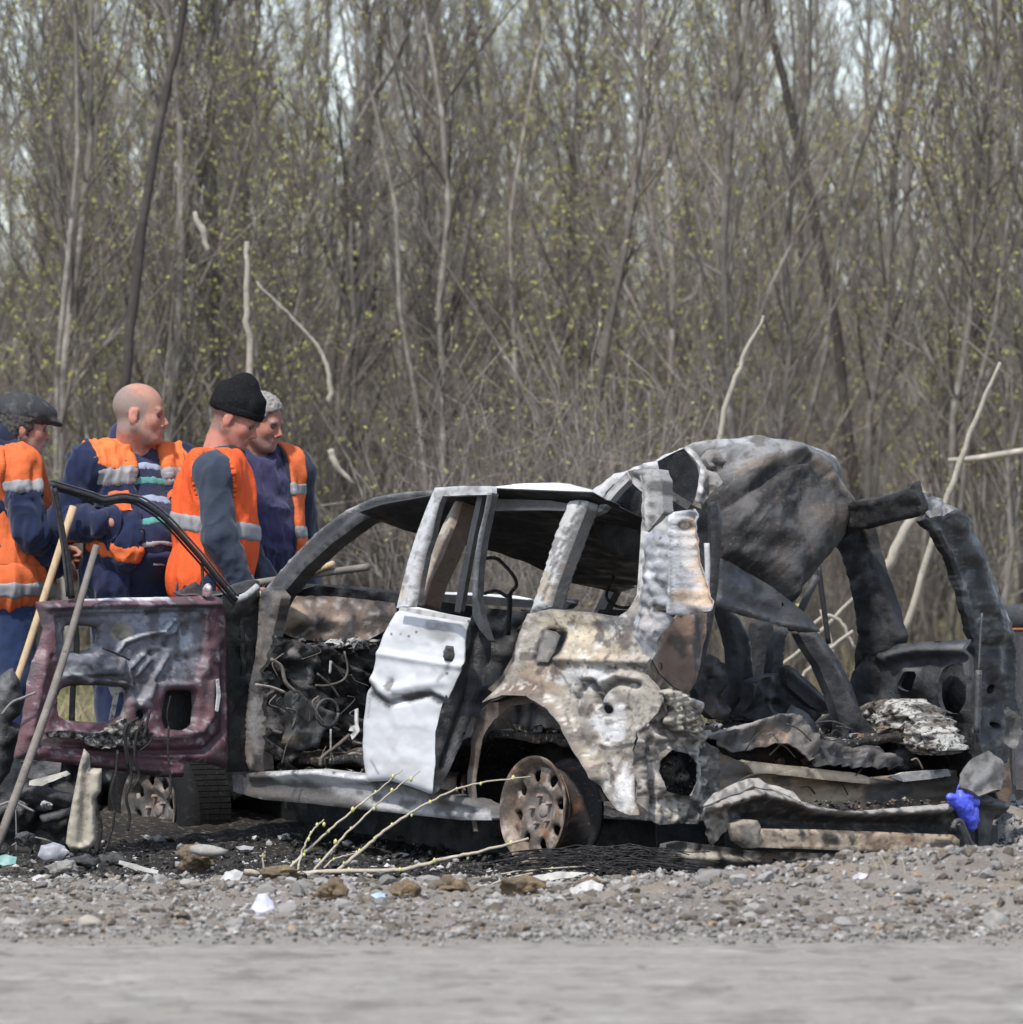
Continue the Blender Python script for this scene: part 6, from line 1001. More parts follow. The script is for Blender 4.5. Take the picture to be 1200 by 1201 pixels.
def make_person(label, loc, yaw, spec, scale=1.0):
    root = thing('person', label, 'person', loc)
    Rz = rotz(math.radians(yaw)); h = .0055; sid = spec['seed']
    def place(V): return np.array(loc) + (V * scale) @ Rz.T
    M3 = rotz(math.radians(spec.get('hyaw', 0))) @ roty(math.radians(spec.get('pitch', 0))) @ rotx(math.radians(spec.get('roll', 0)))
    hc = np.array(spec['head'], float); hp, cut, hpos = head_prims(M3, hc, spec.get('big', 1.0))
    lean = spec.get('lean', 0); tp = torso_prims(spec.get('belly', 0), lean, spec.get('sh', .195)); nb = np.array([lean * .5 - .02, 0, 1.46])
    neck = [pr_c(nb, hpos((-.030, 0, -.060)), spec.get('neck', .062), spec.get('neck', .062) * .93, .03)]
    arms = []; hands = []; sleeves = []
    for a in spec['arms']:
        arms += arm_prims(*a['j']); sleeves += [pr_c(a['j'][0], a['j'][1], .056, .048, .03), pr_c(a['j'][1], a['j'][1] + (np.array(a['j'][2]) - a['j'][1]) * a.get('cuff', .95), .047, .040, .025)]
        hands += hand_prims(a['j'][2], a['d'], a['pn'], a.get('curl', .7))
    allp = tp + arms + hands + leg_prims() + neck + hp
    lo = np.min([pr_bounds(p, .10)[0] for p in allp], 0); hi = np.max([pr_bounds(p, .10)[1] for p in allp], 0)
    g_ = Grid(lo, hi, h); X, Y_, Z = g_.X()
    def emit(name, D, mat, colf, amp=0, parent=root, sc=9.0, stretch=(1, 1, .45)):
        r = surfnet(D, g_)
        if r is None: return None
        V, F = r
        c = colf(V) if callable(colf) else (np.tile(np.array(colf, float), (len(V), 1)) if colf is not None else None)
        if amp: V = wrinkle(V, F, amp, sid + int(sc * 10), sc, stretch)
        return mk(name, place(V), [F], mat, parent, c)
    D = g_.new(); g_.union(D, tp + arms + leg_prims()); g_.union(D, neck + hp); g_.carve(D, cut, .006); g_.union(D, hands)
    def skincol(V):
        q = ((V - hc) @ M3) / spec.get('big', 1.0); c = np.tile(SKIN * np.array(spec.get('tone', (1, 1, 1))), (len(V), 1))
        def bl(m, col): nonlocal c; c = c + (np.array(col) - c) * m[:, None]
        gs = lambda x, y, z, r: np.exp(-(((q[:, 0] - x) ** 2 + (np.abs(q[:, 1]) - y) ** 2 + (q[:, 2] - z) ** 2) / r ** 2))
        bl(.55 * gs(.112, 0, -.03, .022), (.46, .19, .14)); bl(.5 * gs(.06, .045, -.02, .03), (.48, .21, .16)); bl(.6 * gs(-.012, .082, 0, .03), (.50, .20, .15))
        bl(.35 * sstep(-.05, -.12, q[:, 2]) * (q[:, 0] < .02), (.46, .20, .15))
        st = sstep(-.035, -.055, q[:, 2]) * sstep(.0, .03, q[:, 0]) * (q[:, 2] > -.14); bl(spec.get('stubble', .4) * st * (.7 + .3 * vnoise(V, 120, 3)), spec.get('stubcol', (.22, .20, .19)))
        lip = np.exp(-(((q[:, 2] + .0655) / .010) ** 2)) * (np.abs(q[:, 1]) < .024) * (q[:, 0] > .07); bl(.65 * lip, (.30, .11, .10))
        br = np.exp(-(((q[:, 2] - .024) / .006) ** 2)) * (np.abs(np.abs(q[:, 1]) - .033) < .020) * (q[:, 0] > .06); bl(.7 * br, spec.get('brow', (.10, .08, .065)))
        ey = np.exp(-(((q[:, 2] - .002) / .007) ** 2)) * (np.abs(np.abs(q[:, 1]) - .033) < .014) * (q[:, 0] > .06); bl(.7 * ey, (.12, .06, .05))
        bl(.45 * gs(.09, .033, .0, .017), (.11, .06, .05)); bl(.25 * gs(.07, .05, -.05, .022), (.22, .115, .09)); bl(.38 * sstep(-.1, .4, fbm(V, 38, 5, 3)), (.36, .14, .10)); bl(.38 * sstep(0, .5, fbm(V, 60, 15, 3)), (.17, .095, .075))  # painted shade in eye sockets and cheek hollows; random red and brown blotches
        sc = spec.get('scalp')
        if sc:
            nn_ = .010 * fbm(V, 60, 31, 3); line = sc[0] + .30 * q[:, 2] + nn_
            m = sstep(line + .012, line - .014, q[:, 0]) * sstep(-.085, -.055, q[:, 2] + nn_) * (1 - np.exp(-(((q[:, 0] + .012) / .024) ** 2 + ((np.abs(q[:, 1]) - .085) / .022) ** 2 + ((q[:, 2] + .006) / .036) ** 2) ** 2 * 1.0) * 0)
            ear = (np.abs(q[:, 1]) > .076) & (np.abs(q[:, 0] + .012) < .024) & (q[:, 2] > -.042) & (q[:, 2] < .030); m = m * np.where(ear, 0, 1)
            if sc[2]: m = m * sstep(.125, .075, q[:, 2] + .55 * (q[:, 0] + .04))
            bl(sc[3] * m * (.8 + .2 * vnoise(V, 150, 8)), sc[1])
        return c
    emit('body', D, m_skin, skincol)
    for s in (-1, 1):
        V, F = ico(2); mk('eye', place(V * .0105 + hpos((.079, s * .033, .001))), [F], m_eye, root)
    shoe = g_.new(); g_.union(shoe, [p for p in leg_prims() if min(p[1][2], p[2][2]) < .1], .012); emit('boots', np.maximum(shoe, Z - .13), m_boot, None)
    tr = g_.new(); g_.union(tr, leg_prims() + tp[:2], .020); emit('trousers', np.maximum(np.maximum(tr, Z - 1.03), .07 - Z), m_cloth, spec.get('trouser', (.014, .022, .055)), .010, sc=7)
    spec['dress'](g_, emit, dict(tp=tp, sleeves=sleeves, neck=neck, hpos=hpos, M3=M3, hc=hc, X=X, Y=Y_, Z=Z, root=root, place=place))
    return root
def scalp(g_, ctx, grow, plane_n, plane_d):
    """shell over the skull, kept where head-space n.q > d for every plane"""
    D = g_.new(); g_.union(D, [pr_e(ctx['hpos']((-.012, 0, .038)), np.array([.102, .078, .090]) * ctx.get('big', 1), 0, ctx['M3']), pr_e(ctx['hpos']((-.03, 0, -.02)), np.array([.072, .066, .07]), .02, ctx['M3'])], grow)
    X, Y_, Z = ctx['X'], ctx['Y'], ctx['Z']; hc, M3 = ctx['hc'], ctx['M3']
    q = [(X - hc[0]) * M3[0, i] + (Y_ - hc[1]) * M3[1, i] + (Z - hc[2]) * M3[2, i] for i in range(3)]
    for n, d in zip(plane_n, plane_d): D = np.maximum(D, d - (q[0] * n[0] + q[1] * n[1] + q[2] * n[2]))
    return D, q

# ---- man in the flat cap (far left, back half turned)
def dress_cap(g_, emit, c):
    X, Y_, Z = c['X'], c['Y'], c['Z']
    J = g_.new(); g_.union(J, c['tp'][:5], .026); Vt = J.copy(); g_.union(J, c['sleeves'], .010); J = np.maximum(J, .88 - Z)
    g_.carve(J, [pr_c(c['neck'][0][1] - np.array([.0, 0, -.05]), c['neck'][0][2], .058, .06, 0)], .01)
    emit('jacket', J, m_cloth, NAVY, .018)
    Cc = g_.new(); g_.union(Cc, [pr_c(c['neck'][0][1] + np.array([-.01, 0, .0]), c['neck'][0][1] + np.array([-.005, 0, .055]), .088, .078, 0)]); g_.carve(Cc, [pr_c(c['neck'][0][1] + np.array([.07, 0, .02]), c['neck'][0][2], .05, .062, 0)], .005); emit('collar', Cc, m_cloth, (.014, .017, .035), .004)
    Vt = Vt - .022; sk = g_.new(); g_.union(sk, [pr_e((-.01, 0, .92), (.20, .235, .20), 0)]); Vt = np.minimum(Vt, np.maximum(sk, Z - .98))
    Vt = np.maximum(Vt, np.maximum(.80 - Z, Z - 1.475)); arm = g_.new(); g_.union(arm, [pr_c((0.0, s * .235, 1.46), (0.02, s * .30, 1.18), .085, .12, 0) for s in (-1, 1)]); VV = np.maximum(Vt, -arm); VV = np.maximum(VV, (X - .20))
    emit('vest', VV, m_vest, ORANGE2, .013, stretch=(1, 1, .18))
    for a, b in ((.855, .905),): emit('reflective_stripe', np.maximum(np.maximum(VV - .007, a - Z), Z - b), m_refl, None, .013, stretch=(1, 1, .18))
    emit('shoulder_patch', np.maximum(np.maximum(J - .004, 1.335 - Z), Y_ + .15), m_vest, ORANGE2, .018)
    emit('reflective_stripe', np.maximum(np.maximum(np.maximum(J - .006, 1.305 - Z), Z - 1.345), Y_ + .15), m_refl, None, .018)
    Hs, q = scalp(g_, c, .010, [(-1, 0, .25)], [-.025]); Hs = np.maximum(Hs, q[2] - .075); emit('hair', np.maximum(Hs, -.06 - q[2]), m_hair, (.050, .047, .046), .006, sc=40, stretch=(1, 1, 1))
    hp, M3 = c['hpos'], c['M3']; K = g_.new()
    g_.union(K, [pr_e(hp((-.020, 0, .066)), (.116, .094, .082), 0, M3), pr_e(hp((.035, 0, .072)), (.098, .085, .052), .03, M3), pr_e(hp((.105, 0, .046)), (.062, .070, .012), .02, M3 @ roty(.22))])
    K = np.maximum(K, (.028 - .12 * q[0]) - q[2]); emit('flat_cap', K, m_leather, None, .003)
    Kr = g_.new(); g_.union(Kr, [pr_e(hp((-.012, 0, .038)), (.113, .089, .09), 0, M3)]); emit('cap_band', np.maximum(np.maximum(Kr, .026 - q[2]), q[2] - .050), m_leather, None)
d1 = 32.9
make_person('man in a grey leather flat cap and orange vest, back half turned', (xat(8, d1), d1, .17), 20, dict(seed=11, scalp=(.035, (.06, .056, .055), 0, .85), head=(.075, 0, 1.575), pitch=8, hyaw=-8, stubble=.5, stubcol=(.40, .37, .35), neck=.064, belly=.03, tone=(1, .92, .9),
    arms=[dict(j=((-.01, -.215, 1.41), (.03, -.27, 1.13), (.185, -.14, .99)), d=(.8, .35, -.2), pn=(.1, .6, -.5), curl=1.0), dict(j=((-.01, .21, 1.41), (.06, .27, 1.13), (.25, .12, 1.05)), d=(.8, -.3, -.2), pn=(.1, -.6, -.5), curl=1.0)], dress=dress_cap, trouser=(.016, .028, .070)))

# ---- bald man, fist on the hip
def dress_bald(g_, emit, c):
    X, Y_, Z = c['X'], c['Y'], c['Z']
    Sh = g_.new(); g_.union(Sh, c['tp'][:5], .012); vn = g_.new(); g_.union(vn, [pr_c((.10, .0, 1.47), (.20, .0, 1.40), .045, .006, 0), pr_c(c['neck'][0][1] + np.array([0, 0, .02]), c['neck'][0][2], .064, .068, 0)]); Sh = np.maximum(np.maximum(Sh, -vn), 1.00 - Z)
    emit('polo_shirt', Sh, m_cloth, (.022, .027, .060), .006)
    sag = .030 * np.minimum(np.abs(Y_) / .2, 1) + .0
    for a, b, col in ((1.395, 1.420, (.24, .30, .40)), (1.335, 1.362, (.09, .29, .26)), (1.255, 1.282, (.24, .30, .40)), (1.165, 1.190, (.09, .28, .25)), (1.075, 1.092, (.32, .33, .33))):
        emit('stripe', np.maximum(np.maximum(Sh - .0025, (a - sag) - Z), Z - (b - sag)), m_cloth, col, .006)
    bl = g_.new(); g_.union(bl, c['tp'][:2], .022); emit('belt', np.maximum(np.maximum(bl, .985 - Z), Z - 1.02), m_leather, None); 
    V, F = boxVF((.215, .0, 1.003), (.006, 0, 0), (0, .028, 0), (0, 0, .018)); mk('belt_buckle', c['place'](V), [F], m_refl, c['root'], smooth=False)
    J = g_.new(); g_.union(J, c['tp'][:5], .034); sk = g_.new(); g_.union(sk, [pr_e((0.0, 0, .93), (.185, .215, .20), .0)]); J = np.minimum(J, np.maximum(sk, Z - 1.0)); B0 = J.copy()
    g_.union(J, c['sleeves'], .016); J = np.maximum(J, .80 - Z); op = np.maximum(np.abs(Y_ - .02) - (.085 + .11 * np.clip(1.42 - Z, 0, .4)), .015 - X); J = np.maximum(J, -op)
    g_.carve(J, [pr_c(c['neck'][0][1] + np.array([.0, 0, .0]), c['neck'][0][2], .070, .072, 0)], .01); J = np.maximum(J, -(B0 + .028) - 0 * Z) if False else J
    emit('jacket', J, m_cloth, (.013, .018, .046), .020)
    yk = np.maximum(np.maximum(J - .003, 1.395 - Z + .25 * np.maximum(np.abs(Y_) - .15, 0)), np.abs(Y_) - .225); emit('shoulder_yoke', yk, m_vest, (.58, .145, .045), .020)
    fr = np.maximum(J - .003, np.maximum(.05 - X, np.abs(np.abs(Y_) - .155) - .05))
    emit('reflective_stripe', np.maximum(np.maximum(np.maximum(J - .005, np.abs(Y_) - .215), 1.335 - Z), Z - 1.388), m_refl, None, .020)
    fr = np.maximum(np.maximum(B0 - .003, -op), np.maximum(.05 - X, np.abs(np.abs(Y_) - .155) - .05)); emit('orange_band', np.maximum(np.maximum(np.maximum(fr, 1.215 - Z), Z - 1.295), np.abs(np.abs(Y_) - .135) - .032), m_vest, ORANGE2, .020)
    emit('pocket_flap', np.maximum(np.maximum(np.maximum(J - .006, (1.035 - .25 * (X - .1)) - Z), Z - (1.082 - .25 * (X - .1))), np.maximum(Y_ + .06, -.02 - X)), m_vest, ORANGE2, .020)
    Cc = g_.new(); nb = c['neck'][0][1]; g_.union(Cc, [pr_c(nb + np.array([-.015, 0, .0]), nb + np.array([-.02, 0, .060]), .098, .090, 0), pr_c(nb + np.array([.05, -.075, -.02]), nb + np.array([.11, -.09, -.10]), .032, .020, .03), pr_c(nb + np.array([.05, .075, -.02]), nb + np.array([.11, .09, -.10]), .032, .020, .03)])
    g_.carve(Cc, [pr_c(nb + np.array([.03, 0, -.02]), c['neck'][0][2] + np.array([.02, 0, .05]), .072, .078, 0), pr_c(nb + np.array([.10, 0, -.1]), nb + np.array([.12, 0, .1]), .055, .07, 0)], .006); emit('collar', Cc, m_cloth, (.020, .025, .062), .004)
    pass
d2 = 32.8
make_person('bald man with a fist on his hip, striped polo under an open navy jacket', (xat(157, d2), d2, .17), -58, dict(seed=23, scalp=(.032, (.15, .145, .14), 1, .85), head=(.055, 0, 1.625), pitch=3, hyaw=50, stubble=.45, belly=.085, big=1.06, neck=.072, sh=.205, tone=(1.06, 1.02, 1.0),
    arms=[dict(j=((-.02, -.225, 1.42), (-.07, -.315, 1.165), (.165, -.205, 1.165)), d=(-.55, -.05, -.45), pn=(-.2, .8, .1), curl=.8, cuff=.9), dict(j=((-.02, .225, 1.42), (-.10, .36, 1.16), (.06, .26, .98)), d=(.7, -.3, -.5), pn=(-.3, -.6, -.3), curl=1.0)], dress=dress_bald), 1.0)

# ---- man in the black knitted hat
def dress_hat(g_, emit, c):
    X, Y_, Z = c['X'], c['Y'], c['Z']; nb = c['neck'][0][1]
    J = g_.new(); g_.union(J, c['tp'][:5], .022); B0 = J.copy(); g_.union(J, c['sleeves'], .006); g_.carve(J, [pr_c(nb + np.array([.0, 0, .01]), c['neck'][0][2], .064, .066, 0)], .01); emit('sweater', np.maximum(J, .90 - Z), m_cloth, SLATE, .014, sc=8)
    Cc = g_.new(); g_.union(Cc, [pr_c(nb + np.array([.02, 0, -.05]), nb + np.array([.05, 0, .012]), .088, .076, 0)]); g_.carve(Cc, [pr_c(nb + np.array([.03, 0, -.03]), c['neck'][0][2], .066, .064, 0)], .006); emit('collar', Cc, m_cloth, (.018, .026, .024), .004)
    sk = g_.new(); g_.union(sk, [pr_c((-.015, 0, 1.32), (-.02, 0, .80), .118, .142, 0), pr_e((.0, 0, 1.2), (.140, .185, .26), .04)])
    Vt = np.minimum(B0 - .022, sk); arm = g_.new(); g_.union(arm, [pr_c((.015, s * .235, 1.44), (.05, s * .29, 1.14), .080, .120, 0) for s in (-1, 1)]); VV = np.maximum(np.maximum(Vt, -arm), np.maximum(.86 - Z - .12 * X, Z - 1.485))
    g_.carve(VV, [pr_c(nb + np.array([.03, 0, -.03]), c['neck'][0][2], .078, .080, 0)], .01)
    emit('vest', VV, m_vest, ORANGE, .013, stretch=(1, 1, .14), sc=8)
    emit('reflective_stripe', np.maximum(np.maximum(VV - .007, 1.145 - .16 * X - Z), Z - (1.200 - .16 * X)), m_refl, None, .013, stretch=(1, 1, .14), sc=8)
    _h, q = scalp(g_, c, 0, [], [])
    hp, M3 = c['hpos'], c['M3']; K = g_.new(); g_.union(K, [pr_e(hp((-.012, 0, .045)), (.115, .090, .105), 0, M3), pr_c(hp((-.040, 0, .10)), hp((-.035, 0, .142)), .070, .046, .05), pr_c(hp((.02, 0, .09)), hp((-.005, 0, .142)), .060, .044, .05)])
    Kb = np.maximum(K, (.030 + .10 * q[0]) - q[2]); emit('knitted_hat', Kb, m_knit, None, .006, sc=10)
    emit('hat_cuff', np.maximum(np.maximum(K - .004, (.028 + .10 * q[0]) - q[2]), q[2] - (.058 + .10 * q[0])), m_knit, None, .002)
d3 = 32.6
make_person('man in a black knitted hat and bright orange vest, head bowed', (xat(246, d3), d3, .15), 0, dict(seed=37, scalp=(.030, (.105, .085, .078), 0, .75), head=(.108, -.01, 1.622), pitch=24, hyaw=-12, lean=.09, belly=.01, stubble=.35, tone=(1.02, .86, .84), sh=.185, neck=.062,
    arms=[dict(j=((.02, -.19, 1.40), (.05, -.235, 1.13), (.155, -.16, .90)), d=(.55, .2, -.6), pn=(.2, .8, .1), curl=.9), dict(j=((.035, .21, 1.41), (.13, .27, 1.13), (.24, .12, .93)), d=(.6, -.3, -.5), pn=(.2, -.8, .1), curl=.9)], dress=dress_hat), 1.0)

# ---- white-haired man behind him
def dress_white(g_, emit, c):
    X, Y_, Z = c['X'], c['Y'], c['Z']; nb = c['neck'][0][1]
    Sh = g_.new(); g_.union(Sh, c['tp'][:5], .014); g_.carve(Sh, [pr_c(nb + np.array([.02, 0, -.0]), c['neck'][0][2], .068, .07, 0)], .006); emit('sweatshirt', np.maximum(Sh, .93 - Z), m_cloth, (.034, .032, .074), .018)
    J = g_.new(); g_.union(J, c['tp'][:5], .036); B0 = J.copy(); g_.union(J, c['sleeves'], .012); J = np.maximum(J, .86 - Z); op = np.maximum(np.abs(Y_) - .105, .0 - X); J = np.maximum(J, -op); g_.carve(J, [pr_c(nb, c['neck'][0][2], .076, .078, 0)], .01)
    emit('jacket', J, m_cloth, (.020, .024, .040), .010)
    VV = np.maximum(np.maximum(B0 - .012, np.abs(Y_) - .205), np.maximum(.90 - Z, -op)); arm = g_.new(); g_.union(arm, [pr_c((0, s * .27, 1.46), (.02, s * .31, 1.1), .075, .10, 0) for s in (-1, 1)]); VV = np.maximum(VV, -arm); g_.carve(VV, [pr_c(nb, c['neck'][0][2], .085, .085, 0)], .01); VV = np.maximum(VV, -(np.maximum(np.abs(Y_) - .12, -X)))
    emit('vest', VV, m_vest, ORANGE2, .010)
    for a, b in ((1.30, 1.345), (1.115, 1.155), (1.01, 1.05)): emit('reflective_stripe', np.maximum(np.maximum(VV - .004, a - Z), Z - b), m_refl, None, .010)
    Cc = g_.new(); g_.union(Cc, [pr_c(nb + np.array([-.01, 0, -.01]), nb + np.array([-.01, 0, .055]), .096, .088, 0), pr_c(nb + np.array([.05, .075, -.0]), nb + np.array([.10, .10, -.09]), .030, .018, .03), pr_c(nb + np.array([.05, -.075, -.0]), nb + np.array([.10, -.10, -.09]), .030, .018, .03)]); g_.carve(Cc, [pr_c(nb + np.array([.03, 0, -.05]), c['neck'][0][2] + np.array([.02, 0, .03]), .072, .076, 0), pr_c(nb + np.array([.10, 0, -.1]), nb + np.array([.12, 0, .1]), .06, .07, 0)], .006); emit('collar', Cc, m_cloth, (.018, .021, .034), .004)
    Hs, q = scalp(g_, c, .0065, [(-1, 0, .75)], [-.020]); emit('hair', np.maximum(Hs, -.035 - q[2]), m_hair, (.25, .235, .22), .006, sc=60, stretch=(1, 1, 1))
d4 = 33.1
make_person('white-haired man in an open jacket standing behind the black hat', (xat(297, d4), d4, .16), -60, dict(seed=53, scalp=(.020, (.36, .34, .32), 0, .85), head=(.06, .0, 1.605), pitch=12, hyaw=34, lean=.03, belly=.03, stubble=.5, tone=(.92, .76, .72), sh=.185, brow=(.3, .28, .26),
    arms=[dict(j=((0, -.205, 1.41), (.0, -.27, 1.12), (.14, -.22, .90)), d=(.5, .2, -.7), pn=(.1, .8, .1), curl=.9), dict(j=((0, .205, 1.41), (-.02, .25, 1.12), (.08, .22, .88)), d=(.5, -.2, -.7), pn=(.1, -.8, .1), curl=.9)], dress=dress_white), 1.0)
# ================================================================== things lying and leaning about
m_stone = M('stone', (.215, .205, .19), [((.30, .29, .275), 20, .45, .65, .8), ((.10, .094, .086), 45, .55, .72, .7), ((.25, .19, .13), 9, .58, .72, .5)], rough=.95, spec=.12, bump=[(50, .5, .006), (160, .4, .003)], vary=.38)
m_pebble = M('pebble', None, [((.30, .29, .27), 90, .55, .72, .5)], rough=.95, spec=.1)
m_clod = M('earth_clod', (.155, .122, .088), [((.30, .21, .11), 16, .48, .66, .8), ((.07, .055, .045), 30, .52, .7, .8), ((.28, .265, .25), 60, .6, .72, .7)], rough=1, spec=.05, bump=[(34, 1.0, .02), (120, .8, .008)])
m_clodlet = M('crumbly_soil', None, [((.09, .078, .065), 40, .5, .7, .7), ((.28, .25, .21), 70, .58, .74, .6)], rough=1, spec=.05, bump=[(60, 1, .015), (150, .8, .006)])
m_wood = M('tool_handle_wood', (.40, .295, .18), [((.25, .18, .11), 12, .45, .68, .7, 5, (6, 6, .6)), ((.12, .10, .085), 20, .6, .75, .6)], rough=.75, spec=.2, bump=(40, .3, .003))
m_iron = M('dirty_iron', (.13, .115, .10), [((.24, .21, .185), 18, .48, .68, .8), ((.07, .05, .04), 36, .52, .7, .8)], rough=.75, spec=.35, bump=(70, .4, .004))
m_beige = M('scorched_beige_plastic', None, [((.16, .14, .115), 26, .55, .72, .6), ((.09, .085, .08), 70, .64, .76, .6)], rough=.7, spec=.25, bump=(40, .3, .005))
m_rubbish = M('grubby_plastic', None, [((.45, .42, .38), 22, .55, .72, .4)], rough=.5, spec=.35, bump=(40, .4, .006))
m_glove = M('blue_nitrile', (.07, .095, .60), [((.12, .16, .75), 30, .5, .7, .5)], rough=.45, spec=.4, bump=(70, .5, .005))
m_branch = M('smooth_young_bark', (.33, .29, .225), [((.20, .17, .13), 30, .48, .66, .7), ((.45, .42, .36), 12, .55, .7, .6)], rough=.85, spec=.15, bump=(90, .4, .003))

g = np.random.default_rng(99)
def ghit(px, py, d0=24.5, d1=33):
    t = np.arange(d0, d1, .02); z = zat(py, t); gz = ground_z(xat(px, t), t, False); k = np.argmax(gz >= z); return float(t[k]) if (gz >= z).any() else d1
# --- stones one can pick apart, then the fine gravel as one mass
SM = []
for i in range(14):
    V, F = rockVF(900 + i, 2, .4, .65); SM.append(mesh_of('stone', V, F, None, False, m_stone))
spots = []
while len(spots) < 285:
    y = g.uniform(24.75, 29.3) if g.random() < .75 else g.uniform(26.0, 28.2); x = g.uniform(-1, 1) * (y * .0667 + .15)
    if -1.3 < x < 1.7 and y > 28.9: continue
    spots.append((x, y))
for i, (x, y) in enumerate(spots):
    s = .010 + .038 * g.random() ** 3
    o = bpy.data.objects.new('stone', SM[i % 14]); COL.objects.link(o); o.location = (x, y, float(ground_z(x, y)) + s * .25); o.rotation_euler = (g.uniform(-.3, .3), g.uniform(-.3, .3), g.uniform(0, 6.28)); o.scale = (s, s, s)
    tag(o, 'rough grey stone lying loose on the gravel verge', 'stone', 'loose stones on the gravel verge')
def scatter(name, n, xs, ys, smin, smax, pw, colf, mat, label, lift=.3):
    V0, F0 = ico(1); n0 = len(V0)
    x = xs(n); y = ys(n); s = smin + (smax - smin) * g.random(n) ** pw; z = ground_z(x, y) + s * lift
    A = V0[None] * (1 + .25 * g.normal(size=(n, n0, 1))) * s[:, None, None] * g.uniform(.6, 1.3, (n, 1, 3)); A[..., 2] *= .75
    V = (A + np.stack([x, y, z], 1)[:, None]).reshape(-1, 3); F = (F0[None] + (np.arange(n) * n0)[:, None, None]).reshape(-1, 3)
    o = mk(name, V, [F], mat, None, np.repeat(colf(n), n0, 0), smooth=False); return tag(o, label, 'gravel', kind='stuff')
def gcolf(n):
    c = np.tile([.20, .19, .177], (n, 1)) * g.uniform(.45, 1.45, n)[:, None]; m = g.random(n); c[m < .06] = np.array([.22, .165, .115]) * g.uniform(.6, 1.2, ((m < .06).sum(), 1)); c[m > .99] = (.36, .35, .33); return c
scatter('gravel', 15000, lambda n: g.uniform(-2.15, 2.25, n), lambda n: 24.5 + 4.8 * g.random(n), .003, .019, 3.0, gcolf, m_pebble, 'fine grey gravel strewn over the verge')
scatter('soil_clods', 1500, lambda n: g.uniform(-2.15, 2.25, n), lambda n: 24.6 + 4.4 * g.random(n), .012, .034, 2.2, lambda n: np.array([.175, .152, .125]) * g.uniform(.55, 1.3, n)[:, None], m_clodlet, 'crumbly soil clods mixed through the gravel', .05)
scatter('road_grit', 5500, lambda n: g.uniform(-1.9, 1.9, n), lambda n: 24.7 - 4.2 * g.random(n) ** 2.4, .003, .012, 3.0, gcolf, m_pebble, 'small grit scattered on the packed dirt road', .9)
scatter('burnt_rubble', 5000, lambda n: g.uniform(-2.1, 1.6, n), lambda n: g.uniform(28.8, 31.6, n), .004, .022, 2.4, lambda n: np.where((g.random(n) < .16)[:, None], np.array([[.30, .29, .28]]), np.array([[.025, .024, .023]])) * g.uniform(.5, 1.4, n)[:, None], m_pebble, 'charred rubble strewn under and around the wreck')

# --- earth clods and distinct stones
def lump(name, px, py, w, h, d, mat, label, cat, seed, sub=4, rough=.6, flat=.8):
    d = min(d, ghit(px, py + h * .32)); V, F = rockVF(seed, sub, rough, 1.0); V = V / np.abs(V).max(0); s = d / FPX; base = PX(px, py, Y(d)); V = V * np.array([w / 2 * s, w / 2.6 * s, h / 2 * s]) + base
    N_ = (V - base) / (np.linalg.norm(V - base, axis=1)[:, None] + 1e-9); V = V + N_ * (w * s * rough * (.30 * fbm(V, 22, seed, 4) - .16 * np.abs(fbm(V, 60, seed + 4, 3))))[:, None]
    return tag(mk(name, V, [F], mat, None, loc=tuple(base)), label, cat)
lump('earth_clod', 236, 1008, 62, 40, 29.5, m_clod, 'big brown earth clod with a grey slab on top, below the maroon door', 'clod', 5)
lump('earth_clod', 388, 1046, 46, 34, 28.4, m_clod, 'dark brown earth clod under the budding branch', 'clod', 6)
lump('earth_clod', 474, 1046, 40, 26, 28.3, m_clod, 'ochre earth clod right of the pale blue scrap', 'clod', 7)
lump('earth_clod', 326, 1024, 54, 28, 28.9, m_clod, 'flat brown clod behind the thick end of the budding branch', 'clod', 8)
lump('earth_clod', 530, 1040, 52, 26, 28.4, m_clod, 'low ochre clod between the branch tips', 'clod', 9)
lump('earth_clod', 612, 1042, 56, 34, 28.2, m_clod, 'rust-brown clod below the bare rear rim', 'clod', 10)
lump('earth_clod', 690, 1040, 46, 24, 28.1, m_clod, 'ochre clod at the foot of the gravel mound', 'clod', 12)
lump('stone_slab', 246, 997, 46, 16, 29.35, m_stone, 'pale grey slab of stone lying on the big brown clod', 'stone', 13, 2, .2)
lump('pale_stone', 106, 1083, 30, 20, 25.4, m_pale, 'cream rounded stone alone at the edge of the road', 'stone', 14, 2, .15)
lump('boulder', 1168, 1080, 34, 28, 25.6, m_stone, 'largest tan-grey stone on the right end of the mound', 'stone', 15, 3, .25)
lump('clod_heap', 75, 1018, 40, 20, 29.2, m_stone, 'dark grey crumbled lump beside the teal scrap', 'clod', 16)
